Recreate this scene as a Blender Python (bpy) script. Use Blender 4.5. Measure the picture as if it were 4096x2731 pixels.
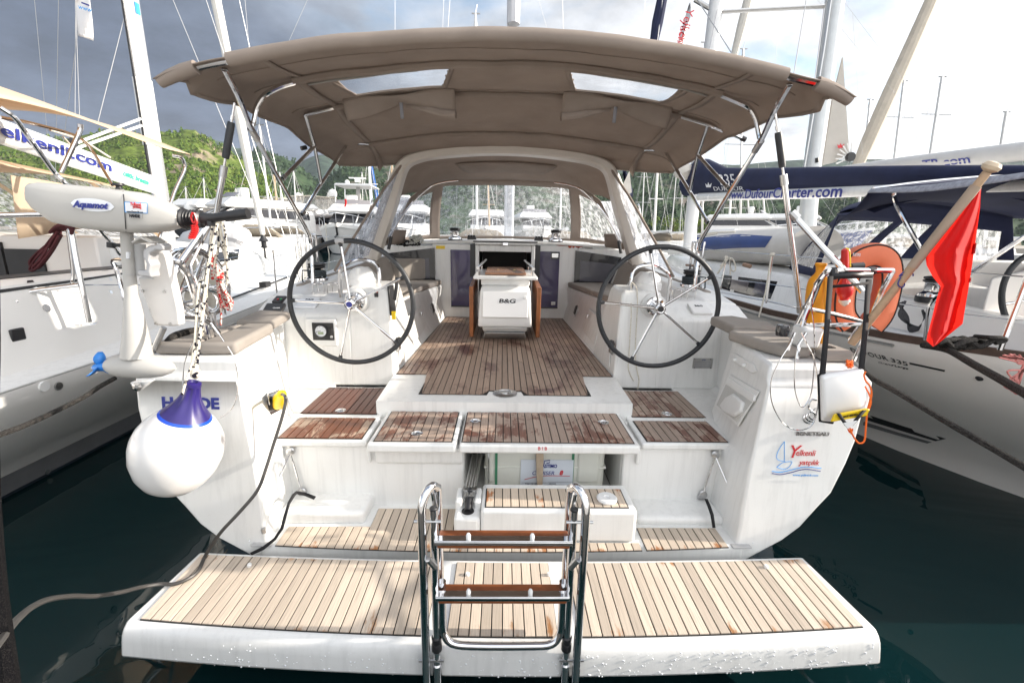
import bpy, math, random
from mathutils import Vector, Matrix, noise
R = math.radians
rnd = random.Random(7)
sc = bpy.context.scene
for o in list(bpy.data.objects):
    bpy.data.objects.remove(o)

# ------------------------------------------------------------------ camera
W_, H_, F_ = 4096.0, 2731.0, 1820.0
CAM = Vector((-0.03, 0.0, 2.10))
yaw, pit, rol = R(1.32), R(13.5), R(-1.10)
fwd = Vector((math.sin(yaw)*math.cos(pit), math.cos(yaw)*math.cos(pit), -math.sin(pit)))
rgt = Vector((math.cos(yaw), -math.sin(yaw), 0))
dwn = fwd.cross(rgt)
rg2 = rgt*math.cos(rol) + dwn*math.sin(rol)
dw2 = -rgt*math.sin(rol) + dwn*math.cos(rol)
cd = bpy.data.cameras.new('camera'); cam = bpy.data.objects.new('camera', cd)
sc.collection.objects.link(cam)
cd.sensor_width = 36; cd.lens = F_/W_*36; cd.clip_start = 0.05; cd.clip_end = 6000
mw = Matrix.Identity(4)
for i in range(3):
    mw[i][0] = rg2[i]; mw[i][1] = -dw2[i]; mw[i][2] = -fwd[i]; mw[i][3] = CAM[i]
cam.matrix_world = mw
sc.camera = cam

# ------------------------------------------------------------------ sun, sky, exposure
SUN_EL, SUN_AZ = R(21), R(91)           # azimuth clockwise from +Y (ahead): sun low on the right, straight abeam
sund = Vector((math.sin(SUN_AZ)*math.cos(SUN_EL), math.cos(SUN_AZ)*math.cos(SUN_EL), math.sin(SUN_EL)))
sl = bpy.data.lights.new('sun', 'SUN'); sl.energy = 5.0; sl.angle = R(0.6); sl.color = (1.0, 0.915, 0.80)
so = bpy.data.objects.new('sun', sl); sc.collection.objects.link(so)
so.rotation_euler = sund.to_track_quat('Z', 'Y').to_euler()
so.location = (30, 10, 30)

world = bpy.data.worlds.new('World'); sc.world = world; world.use_nodes = True
nt = world.node_tree; nt.nodes.clear()
def N(t, **kw):
    n = nt.nodes.new(t)
    for k, v in kw.items(): setattr(n, k, v)
    return n
def L(a, b): nt.links.new(a, b)
def MATH(op, a, b=None, clamp=False):
    n = N('ShaderNodeMath', operation=op); n.use_clamp = clamp
    for i, x in enumerate((a, b)):
        if x is None: continue
        if isinstance(x, (int, float)): n.inputs[i].default_value = x
        else: L(x, n.inputs[i])
    return n.outputs[0]
wo = N('ShaderNodeOutputWorld'); bg = N('ShaderNodeBackground'); L(bg.outputs[0], wo.inputs[0])
sky = N('ShaderNodeTexSky'); sky.sky_type = 'NISHITA'; sky.sun_disc = False
sky.sun_elevation = SUN_EL; sky.sun_rotation = SUN_AZ; sky.dust_density = 1.2; sky.air_density = 1.1
tc = N('ShaderNodeTexCoord')
sep = N('ShaderNodeSeparateXYZ'); L(tc.outputs['Generated'], sep.inputs[0])
zz = MATH('ADD', MATH('ABSOLUTE', sep.outputs[2]), 0.22)
comb = N('ShaderNodeCombineXYZ')
L(MATH('DIVIDE', sep.outputs[0], zz), comb.inputs[0]); L(MATH('DIVIDE', sep.outputs[1], zz), comb.inputs[1])
n1 = N('ShaderNodeTexNoise'); n1.inputs['Scale'].default_value = 1.55; n1.inputs['Detail'].default_value = 9; n1.inputs['Roughness'].default_value = 0.56; n1.inputs['Distortion'].default_value = 0.25
mp = N('ShaderNodeMapping'); mp.inputs['Location'].default_value = (3.1, 7.45, 0)
L(comb.outputs[0], mp.inputs[0]); L(mp.outputs[0], n1.inputs['Vector'])
cov = N('ShaderNodeMapRange'); cov.interpolation_type = 'SMOOTHSTEP'
cov.inputs['From Min'].default_value = 0.33; cov.inputs['From Max'].default_value = 0.55
L(n1.outputs[0], cov.inputs[0])
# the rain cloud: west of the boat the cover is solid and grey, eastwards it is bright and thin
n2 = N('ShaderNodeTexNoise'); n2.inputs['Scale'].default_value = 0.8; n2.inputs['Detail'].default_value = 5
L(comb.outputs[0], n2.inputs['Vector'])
# clouds brightened to the east and behind the camera as added fill, rain cloud towards the north-west
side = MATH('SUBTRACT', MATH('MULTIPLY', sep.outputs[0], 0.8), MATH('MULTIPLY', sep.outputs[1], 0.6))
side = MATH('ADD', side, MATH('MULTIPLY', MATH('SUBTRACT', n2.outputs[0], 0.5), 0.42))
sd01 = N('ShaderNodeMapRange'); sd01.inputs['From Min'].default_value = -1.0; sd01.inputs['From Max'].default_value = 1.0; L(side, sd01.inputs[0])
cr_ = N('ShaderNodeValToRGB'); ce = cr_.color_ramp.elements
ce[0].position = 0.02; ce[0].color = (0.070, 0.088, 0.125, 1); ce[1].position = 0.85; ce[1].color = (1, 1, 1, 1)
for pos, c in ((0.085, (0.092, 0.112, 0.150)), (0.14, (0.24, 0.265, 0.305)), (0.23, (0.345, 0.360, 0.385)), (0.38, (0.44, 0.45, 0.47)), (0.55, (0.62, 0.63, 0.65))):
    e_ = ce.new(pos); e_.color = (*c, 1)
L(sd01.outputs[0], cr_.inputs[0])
dk = N('ShaderNodeMapRange'); dk.interpolation_type = 'SMOOTHSTEP'; dk.inputs['From Min'].default_value = 0.17; dk.inputs['From Max'].default_value = 0.09; L(sd01.outputs[0], dk.inputs[0])
n3 = N('ShaderNodeTexNoise'); n3.inputs['Scale'].default_value = 2.6; n3.inputs['Detail'].default_value = 7; n3.inputs['Roughness'].default_value = 0.6
L(comb.outputs[0], n3.inputs['Vector'])
br = N('ShaderNodeMapRange'); br.inputs['From Min'].default_value = 0.3; br.inputs['From Max'].default_value = 0.7
br.inputs['To Min'].default_value = 0.66; br.inputs['To Max'].default_value = 1.32; L(n3.outputs[0], br.inputs[0])
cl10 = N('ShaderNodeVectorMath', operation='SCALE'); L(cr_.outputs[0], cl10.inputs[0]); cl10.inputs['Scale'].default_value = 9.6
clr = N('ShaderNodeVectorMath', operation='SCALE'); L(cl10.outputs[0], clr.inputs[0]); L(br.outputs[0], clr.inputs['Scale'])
low = N('ShaderNodeMapRange'); low.interpolation_type = 'SMOOTHSTEP'; low.inputs['From Min'].default_value = 0.04; low.inputs['From Max'].default_value = 0.30; low.inputs['To Min'].default_value = 0.95; low.inputs['To Max'].default_value = 0.0; L(MATH('ABSOLUTE', sep.outputs[2]), low.inputs[0])
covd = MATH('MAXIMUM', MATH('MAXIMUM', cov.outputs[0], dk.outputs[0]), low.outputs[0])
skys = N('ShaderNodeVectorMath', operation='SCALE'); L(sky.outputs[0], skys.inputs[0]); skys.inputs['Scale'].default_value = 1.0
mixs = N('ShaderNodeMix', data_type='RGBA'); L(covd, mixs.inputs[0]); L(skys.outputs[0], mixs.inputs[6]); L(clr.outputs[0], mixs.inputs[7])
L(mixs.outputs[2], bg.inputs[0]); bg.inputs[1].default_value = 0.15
sc.view_settings.view_transform = 'Standard'; sc.view_settings.look = 'None'
sc.view_settings.exposure = 0.74; sc.view_settings.gamma = 1.0
sc.cycles.max_bounces = 10; sc.cycles.diffuse_bounces = 6; sc.cycles.transparent_max_bounces = 24; sc.cycles.caustics_reflective = False; sc.cycles.caustics_refractive = False
sc.cycles.sample_clamp_indirect = 6.0
try:
    sc.cycles.use_denoising = True
except Exception: pass

# ------------------------------------------------------------------ helpers
HAZE = 0.00013
def P(u, v, x=None, y=None, z=None):
    """world point seen at photo pixel (u, v) on the plane x, y or z = const"""
    d = rg2*((u-W_/2)/F_) + dw2*((v-H_/2)/F_) + fwd
    t = (x-CAM.x)/d.x if x is not None else (y-CAM.y)/d.y if y is not None else (z-CAM.z)/d.z
    return CAM + d*t

class MB:
    def __init__(s): s.v = []; s.f = []
    def add(s, vs, fs):
        b = len(s.v); s.v += [tuple(p) for p in vs]; s.f += [tuple(b+i for i in f) for f in fs]; return s
    def box(s, x0, x1, y0, y1, z0, z1):
        return s.add([(x0,y0,z0),(x1,y0,z0),(x1,y1,z0),(x0,y1,z0),(x0,y0,z1),(x1,y0,z1),(x1,y1,z1),(x0,y1,z1)],
                     [(3,2,1,0),(4,5,6,7),(0,1,5,4),(1,2,6,5),(2,3,7,6),(3,0,4,7)])
    def obox(s, m, sx, sy, sz):
        b = MB().box(-sx/2, sx/2, -sy/2, sy/2, -sz/2, sz/2)
        return s.add([m @ Vector(p) for p in b.v], b.f)
    def tube(s, pts, r, n=8, closed=False, caps=True):
        pts = [Vector(p) for p in pts]; m = len(pts)
        rs = r if isinstance(r, (list, tuple)) else [r]*m
        rings = []; up = None
        for i in range(m):
            a = pts[(i-1) % m] if (closed or i) else pts[0]; b = pts[(i+1) % m] if (closed or i < m-1) else pts[-1]
            t = (b-a)
            if t.length < 1e-9: t = Vector((0,0,1))
            t.normalize()
            if up is None:
                up = Vector((0,0,1)) if abs(t.z) < 0.9 else Vector((1,0,0))
            u = up - t*up.dot(t)
            if u.length < 1e-6: u = t.orthogonal()
            u.normalize(); w = t.cross(u); up = u
            rings.append([pts[i] + (u*math.cos(2*math.pi*k/n) + w*math.sin(2*math.pi*k/n))*rs[i] for k in range(n)])
        return s.loft(rings, closed=closed, caps=caps and not closed)
    def loft(s, rings, closed=False, caps=True, ring_closed=True):
        n = len(rings[0]); b = len(s.v)
        for r in rings: s.v += [tuple(p) for p in r]
        m = len(rings); q = n if ring_closed else n-1
        for i in range(m if closed else m-1):
            j = (i+1) % m
            for k in range(q):
                l = (k+1) % n
                s.f.append((b+i*n+k, b+i*n+l, b+j*n+l, b+j*n+k))
        if caps and not closed and ring_closed:
            s.f.append(tuple(b+k for k in reversed(range(n)))); s.f.append(tuple(b+(m-1)*n+k for k in range(n)))
        return s
    def lathe(s, prof, n=24, m=None, caps=True):
        m = m or Matrix.Identity(4)
        return s.loft([[m @ Vector((r*math.cos(2*math.pi*k/n), r*math.sin(2*math.pi*k/n), z)) for k in range(n)] for r, z in prof], caps=caps)
    def prism(s, poly, d):
        """poly: 3-D points (planar outline), d: thickness vector"""
        d = Vector(d); a = [Vector(p) for p in poly]
        return s.loft([a, [p+d for p in a]])
    def grid(s, fn, nu, nv):
        b = len(s.v)
        for i in range(nu+1):
            for j in range(nv+1): s.v.append(tuple(fn(i/nu, j/nv)))
        for i in range(nu):
            for j in range(nv):
                s.f.append((b+i*(nv+1)+j, b+(i+1)*(nv+1)+j, b+(i+1)*(nv+1)+j+1, b+i*(nv+1)+j+1))
        return s
    def mesh(s, name, angle=35, smooth=True):
        me = bpy.data.meshes.new(name); me.from_pydata(s.v, [], s.f); me.validate(); me.update()
        if smooth:
            me.shade_smooth(); me.set_sharp_from_angle(angle=R(angle))
        return me

def fixn(me):
    import bmesh
    bm = bmesh.new(); bm.from_mesh(me); bmesh.ops.recalc_face_normals(bm, faces=bm.faces); bm.to_mesh(me); bm.free()

def setp(o, p):
    if p is None: return
    o.parent = p
    if p.type == 'EMPTY': o.matrix_parent_inverse = Matrix.Translation(-p.location)

def obj(name, mb, mat, parent=None, bevel=0, angle=35, seg=2, solid=0, sub=0, kind=None, smooth=True, label=None):
    me = mb.mesh(name, angle, smooth) if isinstance(mb, MB) else mb
    if isinstance(mb, MB):
        fixn(me)
        for m in (mat if isinstance(mat, (list, tuple)) else [mat]): me.materials.append(m)
        if smooth: me.set_sharp_from_angle(angle=R(angle))
    o = bpy.data.objects.new(name, me); sc.collection.objects.link(o)
    setp(o, parent)
    if solid:
        md = o.modifiers.new('Solid', 'SOLIDIFY'); md.thickness = solid; md.offset = 0
    if sub:
        md = o.modifiers.new('Sub', 'SUBSURF'); md.levels = sub; md.render_levels = sub
    if bevel:
        md = o.modifiers.new('Bevel', 'BEVEL'); md.width = bevel; md.segments = seg; md.limit_method = 'ANGLE'; md.angle_limit = R(38)
    if kind: o['kind'] = kind
    if label: o['label'] = label
    return o

def tag(o, label, cat, group=None):
    o['label'] = label; o['category'] = cat
    if group: o['group'] = group
    return o
def thing(name, label, cat, group=None, loc=(0, 0, 0)):
    o = bpy.data.objects.new(name, None); sc.collection.objects.link(o); o.empty_display_size = 0.1; o.location = loc
    return tag(o, label, cat, group)

def spline(pts, k=6, closed=False):
    pts = [Vector(p) for p in pts]; n = len(pts); out = []
    for i in range(n if closed else n-1):
        p0 = pts[(i-1) % n] if (closed or i > 0) else pts[0]*2-pts[1]
        p1 = pts[i]; p2 = pts[(i+1) % n]
        p3 = pts[(i+2) % n] if (closed or i < n-2) else pts[-1]*2-pts[-2]
        for j in range(k):
            t = j/k
            out.append(0.5*((2*p1)+(p2-p0)*t+(2*p0-5*p1+4*p2-p3)*t*t+(3*p1-p0-3*p2+p3)*t**3))
    if not closed: out.append(pts[-1].copy())
    return out
def frame(origin, xdir, ydir):
    x = Vector(xdir).normalized(); z = x.cross(Vector(ydir)).normalized(); y = z.cross(x)
    m = Matrix.Identity(4)
    for i in range(3): m[i][0] = x[i]; m[i][1] = y[i]; m[i][2] = z[i]; m[i][3] = origin[i]
    return m
def text(name, s, m, size, mat, parent, shear=0, space=1.0, ext=0.001, width=None, bold=0.0, align='CENTER'):
    c = bpy.data.curves.new(name, 'FONT'); c.body = s; c.size = size; c.shear = shear; c.space_character = space
    c.extrude = ext; c.align_x = align; c.align_y = 'CENTER'; c.offset = bold; c.resolution_u = 3
    o = bpy.data.objects.new(name, c); sc.collection.objects.link(o)
    dg = bpy.context.evaluated_depsgraph_get(); me = bpy.data.meshes.new_from_object(o.evaluated_get(dg))
    bpy.data.objects.remove(o); bpy.data.curves.remove(c)
    if width and len(me.vertices):
        xs = [v.co.x for v in me.vertices]; k = width/max(1e-6, max(xs)-min(xs))
        for v in me.vertices: v.co.x *= k
    me.transform(m); me.materials.clear(); me.materials.append(mat)
    o = bpy.data.objects.new(name, me); sc.collection.objects.link(o)
    setp(o, parent)
    return o

# ------------------------------------------------------------------ materials
def newmat(name):
    m = bpy.data.materials.new(name); m.use_nodes = True
    t = m.node_tree; b = t.nodes['Principled BSDF']; return m, t, b
def nz(t, scale, detail=4, rough=0.5, coord='Object', vec=None, dist=0.0):
    n = t.nodes.new('ShaderNodeTexNoise'); n.inputs['Scale'].default_value = scale; n.inputs['Detail'].default_value = detail
    n.inputs['Roughness'].default_value = rough; n.inputs['Distortion'].default_value = dist
    if vec is None:
        c = t.nodes.new('ShaderNodeTexCoord'); vec = c.outputs[coord]
    t.links.new(vec, n.inputs['Vector']); return n
def ramp(t, src, stops):
    r = t.nodes.new('ShaderNodeValToRGB'); e = r.color_ramp.elements
    e[0].position = stops[0][0]; e[0].color = (*stops[0][1], 1)
    e[1].position = stops[-1][0]; e[1].color = (*stops[-1][1], 1)
    for p, c in stops[1:-1]:
        x = e.new(p); x.color = (*c, 1)
    t.links.new(src, r.inputs[0]); return r
def bump(t, b, src, strength, dist=0.002):
    n = t.nodes.new('ShaderNodeBump'); n.inputs['Strength'].default_value = strength; n.inputs['Distance'].default_value = dist
    t.links.new(src, n.inputs['Height']); t.links.new(n.outputs[0], b.inputs['Normal']); return n
MAT = {}
def pm(name, col=(), rough=0.5, metal=0.0, var=0.08, vs=6.0, bmp=0.0, bs=80.0, coat=0.0, spec=0.5, bd=0.002, sheen=0):
    """plain painted / moulded surface with slight mottling"""
    if name in MAT: return MAT[name]
    if not col: raise KeyError(name)
    m, t, b = newmat(name); b.inputs['Roughness'].default_value = rough; b.inputs['Metallic'].default_value = metal
    b.inputs['Coat Weight'].default_value = coat; b.inputs['Specular IOR Level'].default_value = spec
    if var:
        n = nz(t, vs, 5, 0.6)
        lo = tuple(max(0, c*(1-var)) for c in col); hi = tuple(min(1, c*(1+var)) for c in col)
        r = ramp(t, n.outputs[0], [(0.3, lo), (0.7, hi)]); t.links.new(r.outputs[0], b.inputs['Base Color'])
    else: b.inputs['Base Color'].default_value = (*col, 1)
    if bmp:
        n2 = nz(t, bs, 3); bump(t, b, n2.outputs[0], bmp, bd)
    MAT[name] = m; return m
def gelmat(name, col, rough, coat):
    m, t, b = newmat(name); b.inputs['Roughness'].default_value = rough; b.inputs['Coat Weight'].default_value = coat
    g = t.nodes.new('ShaderNodeNewGeometry'); mp = t.nodes.new('ShaderNodeMapping'); mp.inputs['Scale'].default_value = (22, 22, 1.6); t.links.new(g.outputs['Position'], mp.inputs[0])
    st = nz(t, 1.0, 5, .6, vec=mp.outputs[0], dist=.3); bl = nz(t, 2.2, 6, .62, vec=g.outputs['Position']); fs = nz(t, 260, 2, .5, vec=g.outputs['Position'])
    r1 = ramp(t, st.outputs[0], [(.30, tuple(c*.90 for c in col)), (.52, col), (.75, col)])
    r2 = ramp(t, bl.outputs[0], [(.33, (.965, .96, .95)), (.55, (1, 1, 1))]); r3 = ramp(t, fs.outputs[0], [(.22, (.72, .69, .64)), (.30, (1, 1, 1))])
    m1 = t.nodes.new('ShaderNodeMix'); m1.data_type = 'RGBA'; m1.blend_type = 'MULTIPLY'; m1.inputs[0].default_value = 1; t.links.new(r1.outputs[0], m1.inputs[6]); t.links.new(r2.outputs[0], m1.inputs[7])
    m2 = t.nodes.new('ShaderNodeMix'); m2.data_type = 'RGBA'; m2.blend_type = 'MULTIPLY'; m2.inputs[0].default_value = 1; t.links.new(m1.outputs[2], m2.inputs[6]); t.links.new(r3.outputs[0], m2.inputs[7])
    t.links.new(m2.outputs[2], b.inputs['Base Color']); rr = t.nodes.new('ShaderNodeMapRange'); rr.inputs['To Min'].default_value = rough*.7; rr.inputs['To Max'].default_value = rough*1.7; t.links.new(bl.outputs[0], rr.inputs[0]); t.links.new(rr.outputs[0], b.inputs['Roughness'])
    MAT[name] = m; return m
gel = gelmat('gelcoat', (0.80, 0.80, 0.79), 0.20, 0.35)
gelm = gelmat('moulded_deck', (0.79, 0.79, 0.775), 0.28, 0.2)
steel = pm('polished_steel', (0.72, 0.72, 0.73), 0.09, 1.0, var=0.05, vs=15)
steeld = pm('brushed_steel', (0.5, 0.5, 0.5), 0.28, 1.0, var=0.1, vs=30)
blk = pm('black_plastic', (0.018, 0.018, 0.02), 0.4, var=0.2)
leather = pm('black_leather', (0.022, 0.024, 0.028), 0.45, var=0.2, vs=20, bmp=0.25, bs=260)
blkf = pm('black_webbing', (0.012, 0.012, 0.014), 0.85, var=0.2, bmp=0.3, bs=300)
caulk = pm('black_caulk', (0.02, 0.019, 0.018), 0.7, var=0.2)
cush = pm('taupe_cushion', (0.29, 0.262, 0.235), 0.9, var=0.07, vs=5, bmp=0.25, bs=420)
taupe = pm('taupe_canvas', (0.325, 0.272, 0.235), 0.9, var=0.12, vs=3.5, bmp=0.3, bs=350)
def translucent(m, col, fac):
    t = m.node_tree; b = t.nodes['Principled BSDF']; out = [n for n in t.nodes if n.type == 'OUTPUT_MATERIAL'][0]
    tr = t.nodes.new('ShaderNodeBsdfTranslucent'); tr.inputs[0].default_value = (*col, 1)
    mx = t.nodes.new('ShaderNodeMixShader'); mx.inputs[0].default_value = fac
    t.links.new(b.outputs[0], mx.inputs[1]); t.links.new(tr.outputs[0], mx.inputs[2]); t.links.new(mx.outputs[0], out.inputs[0])
translucent(taupe, (0.38, 0.30, 0.245), 0.22)
white = pm('white_plastic', (0.78, 0.78, 0.77), 0.35, var=0.03)
archm = pm('arch_grey', (0.62, 0.58, 0.53), 0.35, var=0.04)
greyp = pm('grey_plastic', (0.42, 0.42, 0.42), 0.4, var=0.05)
navy = pm('navy_canvas', (0.013, 0.018, 0.055), 0.9, var=0.2, vs=3, bmp=0.3, bs=200)
wglass = pm('dark_window', (0.012, 0.013, 0.018), 0.06, var=0, spec=0.8)
purple = pm('tinted_door', (0.058, 0.047, 0.115), 0.07, var=0.2, vs=1.5, spec=0.7)
orangew = pm('varnished_teak', (0.36, 0.115, 0.03), 0.3, var=0.25, vs=14)
redp = pm('red_plastic', (0.62, 0.02, 0.02), 0.35, var=0.1)
yellow = pm('yellow_plastic', (0.80, 0.55, 0.01), 0.35, var=0.05)
rubberg = pm('grey_rubber', (0.10, 0.10, 0.10), 0.6, var=0.15, bmp=0.2)
blueink = pm('blue_lettering', (0.02, 0.03, 0.22), 0.4, var=0)
skyink = pm('sky_blue_lettering', (0.05, 0.33, 0.75), 0.4, var=0)
redink = pm('red_lettering', (0.55, 0.02, 0.03), 0.4, var=0)
blkink = pm('black_lettering', (0.015, 0.015, 0.018), 0.4, var=0)
grnink = pm('green_lettering', (0.05, 0.62, 0.3), 0.4, var=0)
paper = pm('white_label', (0.75, 0.77, 0.80), 0.4, var=0.02)
ropew = pm('white_rope', (0.62, 0.58, 0.50), 0.85, var=0.2, vs=60, bmp=0.5, bs=160)

def rope_mat(name, base, fleck, thr, scale=70):
    m, t, b = newmat(name); b.inputs['Roughness'].default_value = 0.85
    v = t.nodes.new('ShaderNodeTexVoronoi'); v.inputs['Scale'].default_value = scale
    c = t.nodes.new('ShaderNodeTexCoord'); t.links.new(c.outputs['Object'], v.inputs['Vector'])
    s = t.nodes.new('ShaderNodeSeparateColor'); t.links.new(v.outputs['Color'], s.inputs[0])
    r = ramp(t, s.outputs[0], [(thr-0.01, base), (thr+0.01, fleck)]); t.links.new(r.outputs[0], b.inputs['Base Color'])
    b.inputs['Specular IOR Level'].default_value = 0.08
    bump(t, b, v.outputs['Distance'], 0.6, 0.003)
    return m
rope_red = rope_mat('red_flecked_rope', (0.68, 0.62, 0.55), (0.5, 0.03, 0.03), 0.55, 130)
rope_blk = rope_mat('black_flecked_rope', (0.62, 0.57, 0.48), (0.02, 0.02, 0.03), 0.80, 85)
rope_dark = rope_mat('dark_mooring_rope', (0.024, 0.022, 0.021), (0.055, 0.052, 0.049), 0.55, 260)
rope_near = rope_mat('near_black_rope', (0.004, 0.004, 0.005), (0.014, 0.013, 0.013), 0.7, 420)

def teak(name, dry, wet, amount, edge=None, rough=0.6, sscale=5.0, pv=.10, soft=.08):
    """teak plank: grain along y, per-plank tone, wet patches; edge=(y0,y1) lets the ends of the planks soak"""
    m, t, b = newmat(name)
    g = t.nodes.new('ShaderNodeNewGeometry')
    mp = t.nodes.new('ShaderNodeMapping'); mp.inputs['Scale'].default_value = (190, 5, 5); t.links.new(g.outputs['Position'], mp.inputs[0])
    gr = nz(t, 1.0, 5, 0.65, vec=mp.outputs[0])
    oi = t.nodes.new('ShaderNodeObjectInfo')
    base = ramp(t, gr.outputs[0], [(0.30, tuple(c*0.74 for c in dry)), (0.50, dry), (0.72, tuple(min(1, c*1.10) for c in dry))])
    hv = t.nodes.new('ShaderNodeHueSaturation'); t.links.new(base.outputs[0], hv.inputs['Color'])
    mr = t.nodes.new('ShaderNodeMapRange'); mr.inputs['To Min'].default_value = 0.78; mr.inputs['To Max'].default_value = 1.14
    t.links.new(oi.outputs['Random'], mr.inputs[0]); t.links.new(mr.outputs[0], hv.inputs['Value'])
    ms_ = t.nodes.new('ShaderNodeMapping'); ms_.inputs['Scale'].default_value = (1.9, .62, 1) if edge else (1.25, .8, 1); t.links.new(g.outputs['Position'], ms_.inputs[0])
    st = nz(t, sscale, 8, 0.66, vec=ms_.outputs[0], dist=0.5)
    mf_ = t.nodes.new('ShaderNodeMapping'); mf_.inputs['Scale'].default_value = (75, 9, 1); t.links.new(g.outputs['Position'], mf_.inputs[0])
    sf_ = nz(t, 1.0, 4, 0.6, vec=mf_.outputs[0])
    val = st.outputs[0]
    # each plank soaks differently
    a = t.nodes.new('ShaderNodeMath'); a.operation = 'MULTIPLY_ADD'; a.inputs[1].default_value = pv; t.links.new(oi.outputs['Random'], a.inputs[0]); t.links.new(val, a.inputs[2]); val = a.outputs[0]
    a2 = t.nodes.new('ShaderNodeMath'); a2.operation = 'MULTIPLY_ADD'; a2.inputs[1].default_value = .22; t.links.new(sf_.outputs[0], a2.inputs[0]); t.links.new(val, a2.inputs[2])
    a3 = t.nodes.new('ShaderNodeMath'); a3.operation = 'SUBTRACT'; a3.inputs[1].default_value = .11; t.links.new(a2.outputs[0], a3.inputs[0]); val = a3.outputs[0]
    if edge:
        sp = t.nodes.new('ShaderNodeSeparateXYZ'); t.links.new(g.outputs['Position'], sp.inputs[0])
        for y0, wd, amp in edge:
            d = t.nodes.new('ShaderNodeMath'); d.operation = 'SUBTRACT'; t.links.new(sp.outputs[1], d.inputs[0]); d.inputs[1].default_value = y0
            d2 = t.nodes.new('ShaderNodeMath'); d2.operation = 'ABSOLUTE'; t.links.new(d.outputs[0], d2.inputs[0])
            e = t.nodes.new('ShaderNodeMapRange'); e.inputs['From Max'].default_value = wd; e.inputs['To Min'].default_value = amp; e.inputs['To Max'].default_value = 0; t.links.new(d2.outputs[0], e.inputs[0])
            s = t.nodes.new('ShaderNodeMath'); s.operation = 'ADD'; t.links.new(val, s.inputs[0]); t.links.new(e.outputs[0], s.inputs[1]); val = s.outputs[0]
    mk = t.nodes.new('ShaderNodeMapRange'); mk.interpolation_type = 'SMOOTHSTEP'
    mk.inputs['From Min'].default_value = 0.73-amount; mk.inputs['From Max'].default_value = 0.73+soft-amount; t.links.new(val, mk.inputs[0])
    wr = ramp(t, gr.outputs[0], [(0.3, tuple(c*0.65 for c in wet)), (0.7, tuple(c*1.2 for c in wet))])
    mx = t.nodes.new('ShaderNodeMix'); mx.data_type = 'RGBA'; t.links.new(mk.outputs[0], mx.inputs[0]); t.links.new(hv.outputs[0], mx.inputs[6]); t.links.new(wr.outputs[0], mx.inputs[7])
    t.links.new(mx.outputs[2], b.inputs['Base Color'])
    rr = t.nodes.new('ShaderNodeMapRange'); rr.inputs['To Min'].default_value = rough; rr.inputs['To Max'].default_value = 0.3; t.links.new(mk.outputs[0], rr.inputs[0]); t.links.new(rr.outputs[0], b.inputs['Roughness'])
    bump(t, b, gr.outputs[0], 0.35, 0.0012)
    return m
teak_dry = teak('dry_teak', (0.585, 0.495, 0.405), (0.40, 0.19, 0.075), 0.0, edge=((1.66, 0.12, 0.17), (2.12, 0.06, 0.19)), soft=.14)
teak_mid = teak('dry_teak_step', (0.575, 0.48, 0.385), (0.40, 0.18, 0.075), 0.03, edge=((2.15, 0.10, 0.16),))
teak_box = teak('dry_teak_box', (0.585, 0.485, 0.385), (0.42, 0.17, 0.07), 0.07)
teak_damp = teak('damp_teak', (0.37, 0.28, 0.225), (0.17, 0.070, 0.043), 0.18, rough=0.5)
teak_wet = teak('wet_teak', (0.40, 0.29, 0.22), (0.125, 0.042, 0.024), 0.44, rough=0.45)
teak_half = teak('half_wet_teak', (0.44, 0.33, 0.25), (0.17, 0.062, 0.03), 0.25, rough=0.45)
teak_sole = teak('sole_teak', (0.36, 0.262, 0.20), (0.125, 0.052, 0.036), 0.235, rough=0.45, sscale=2.4, pv=.04, soft=.16)

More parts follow.
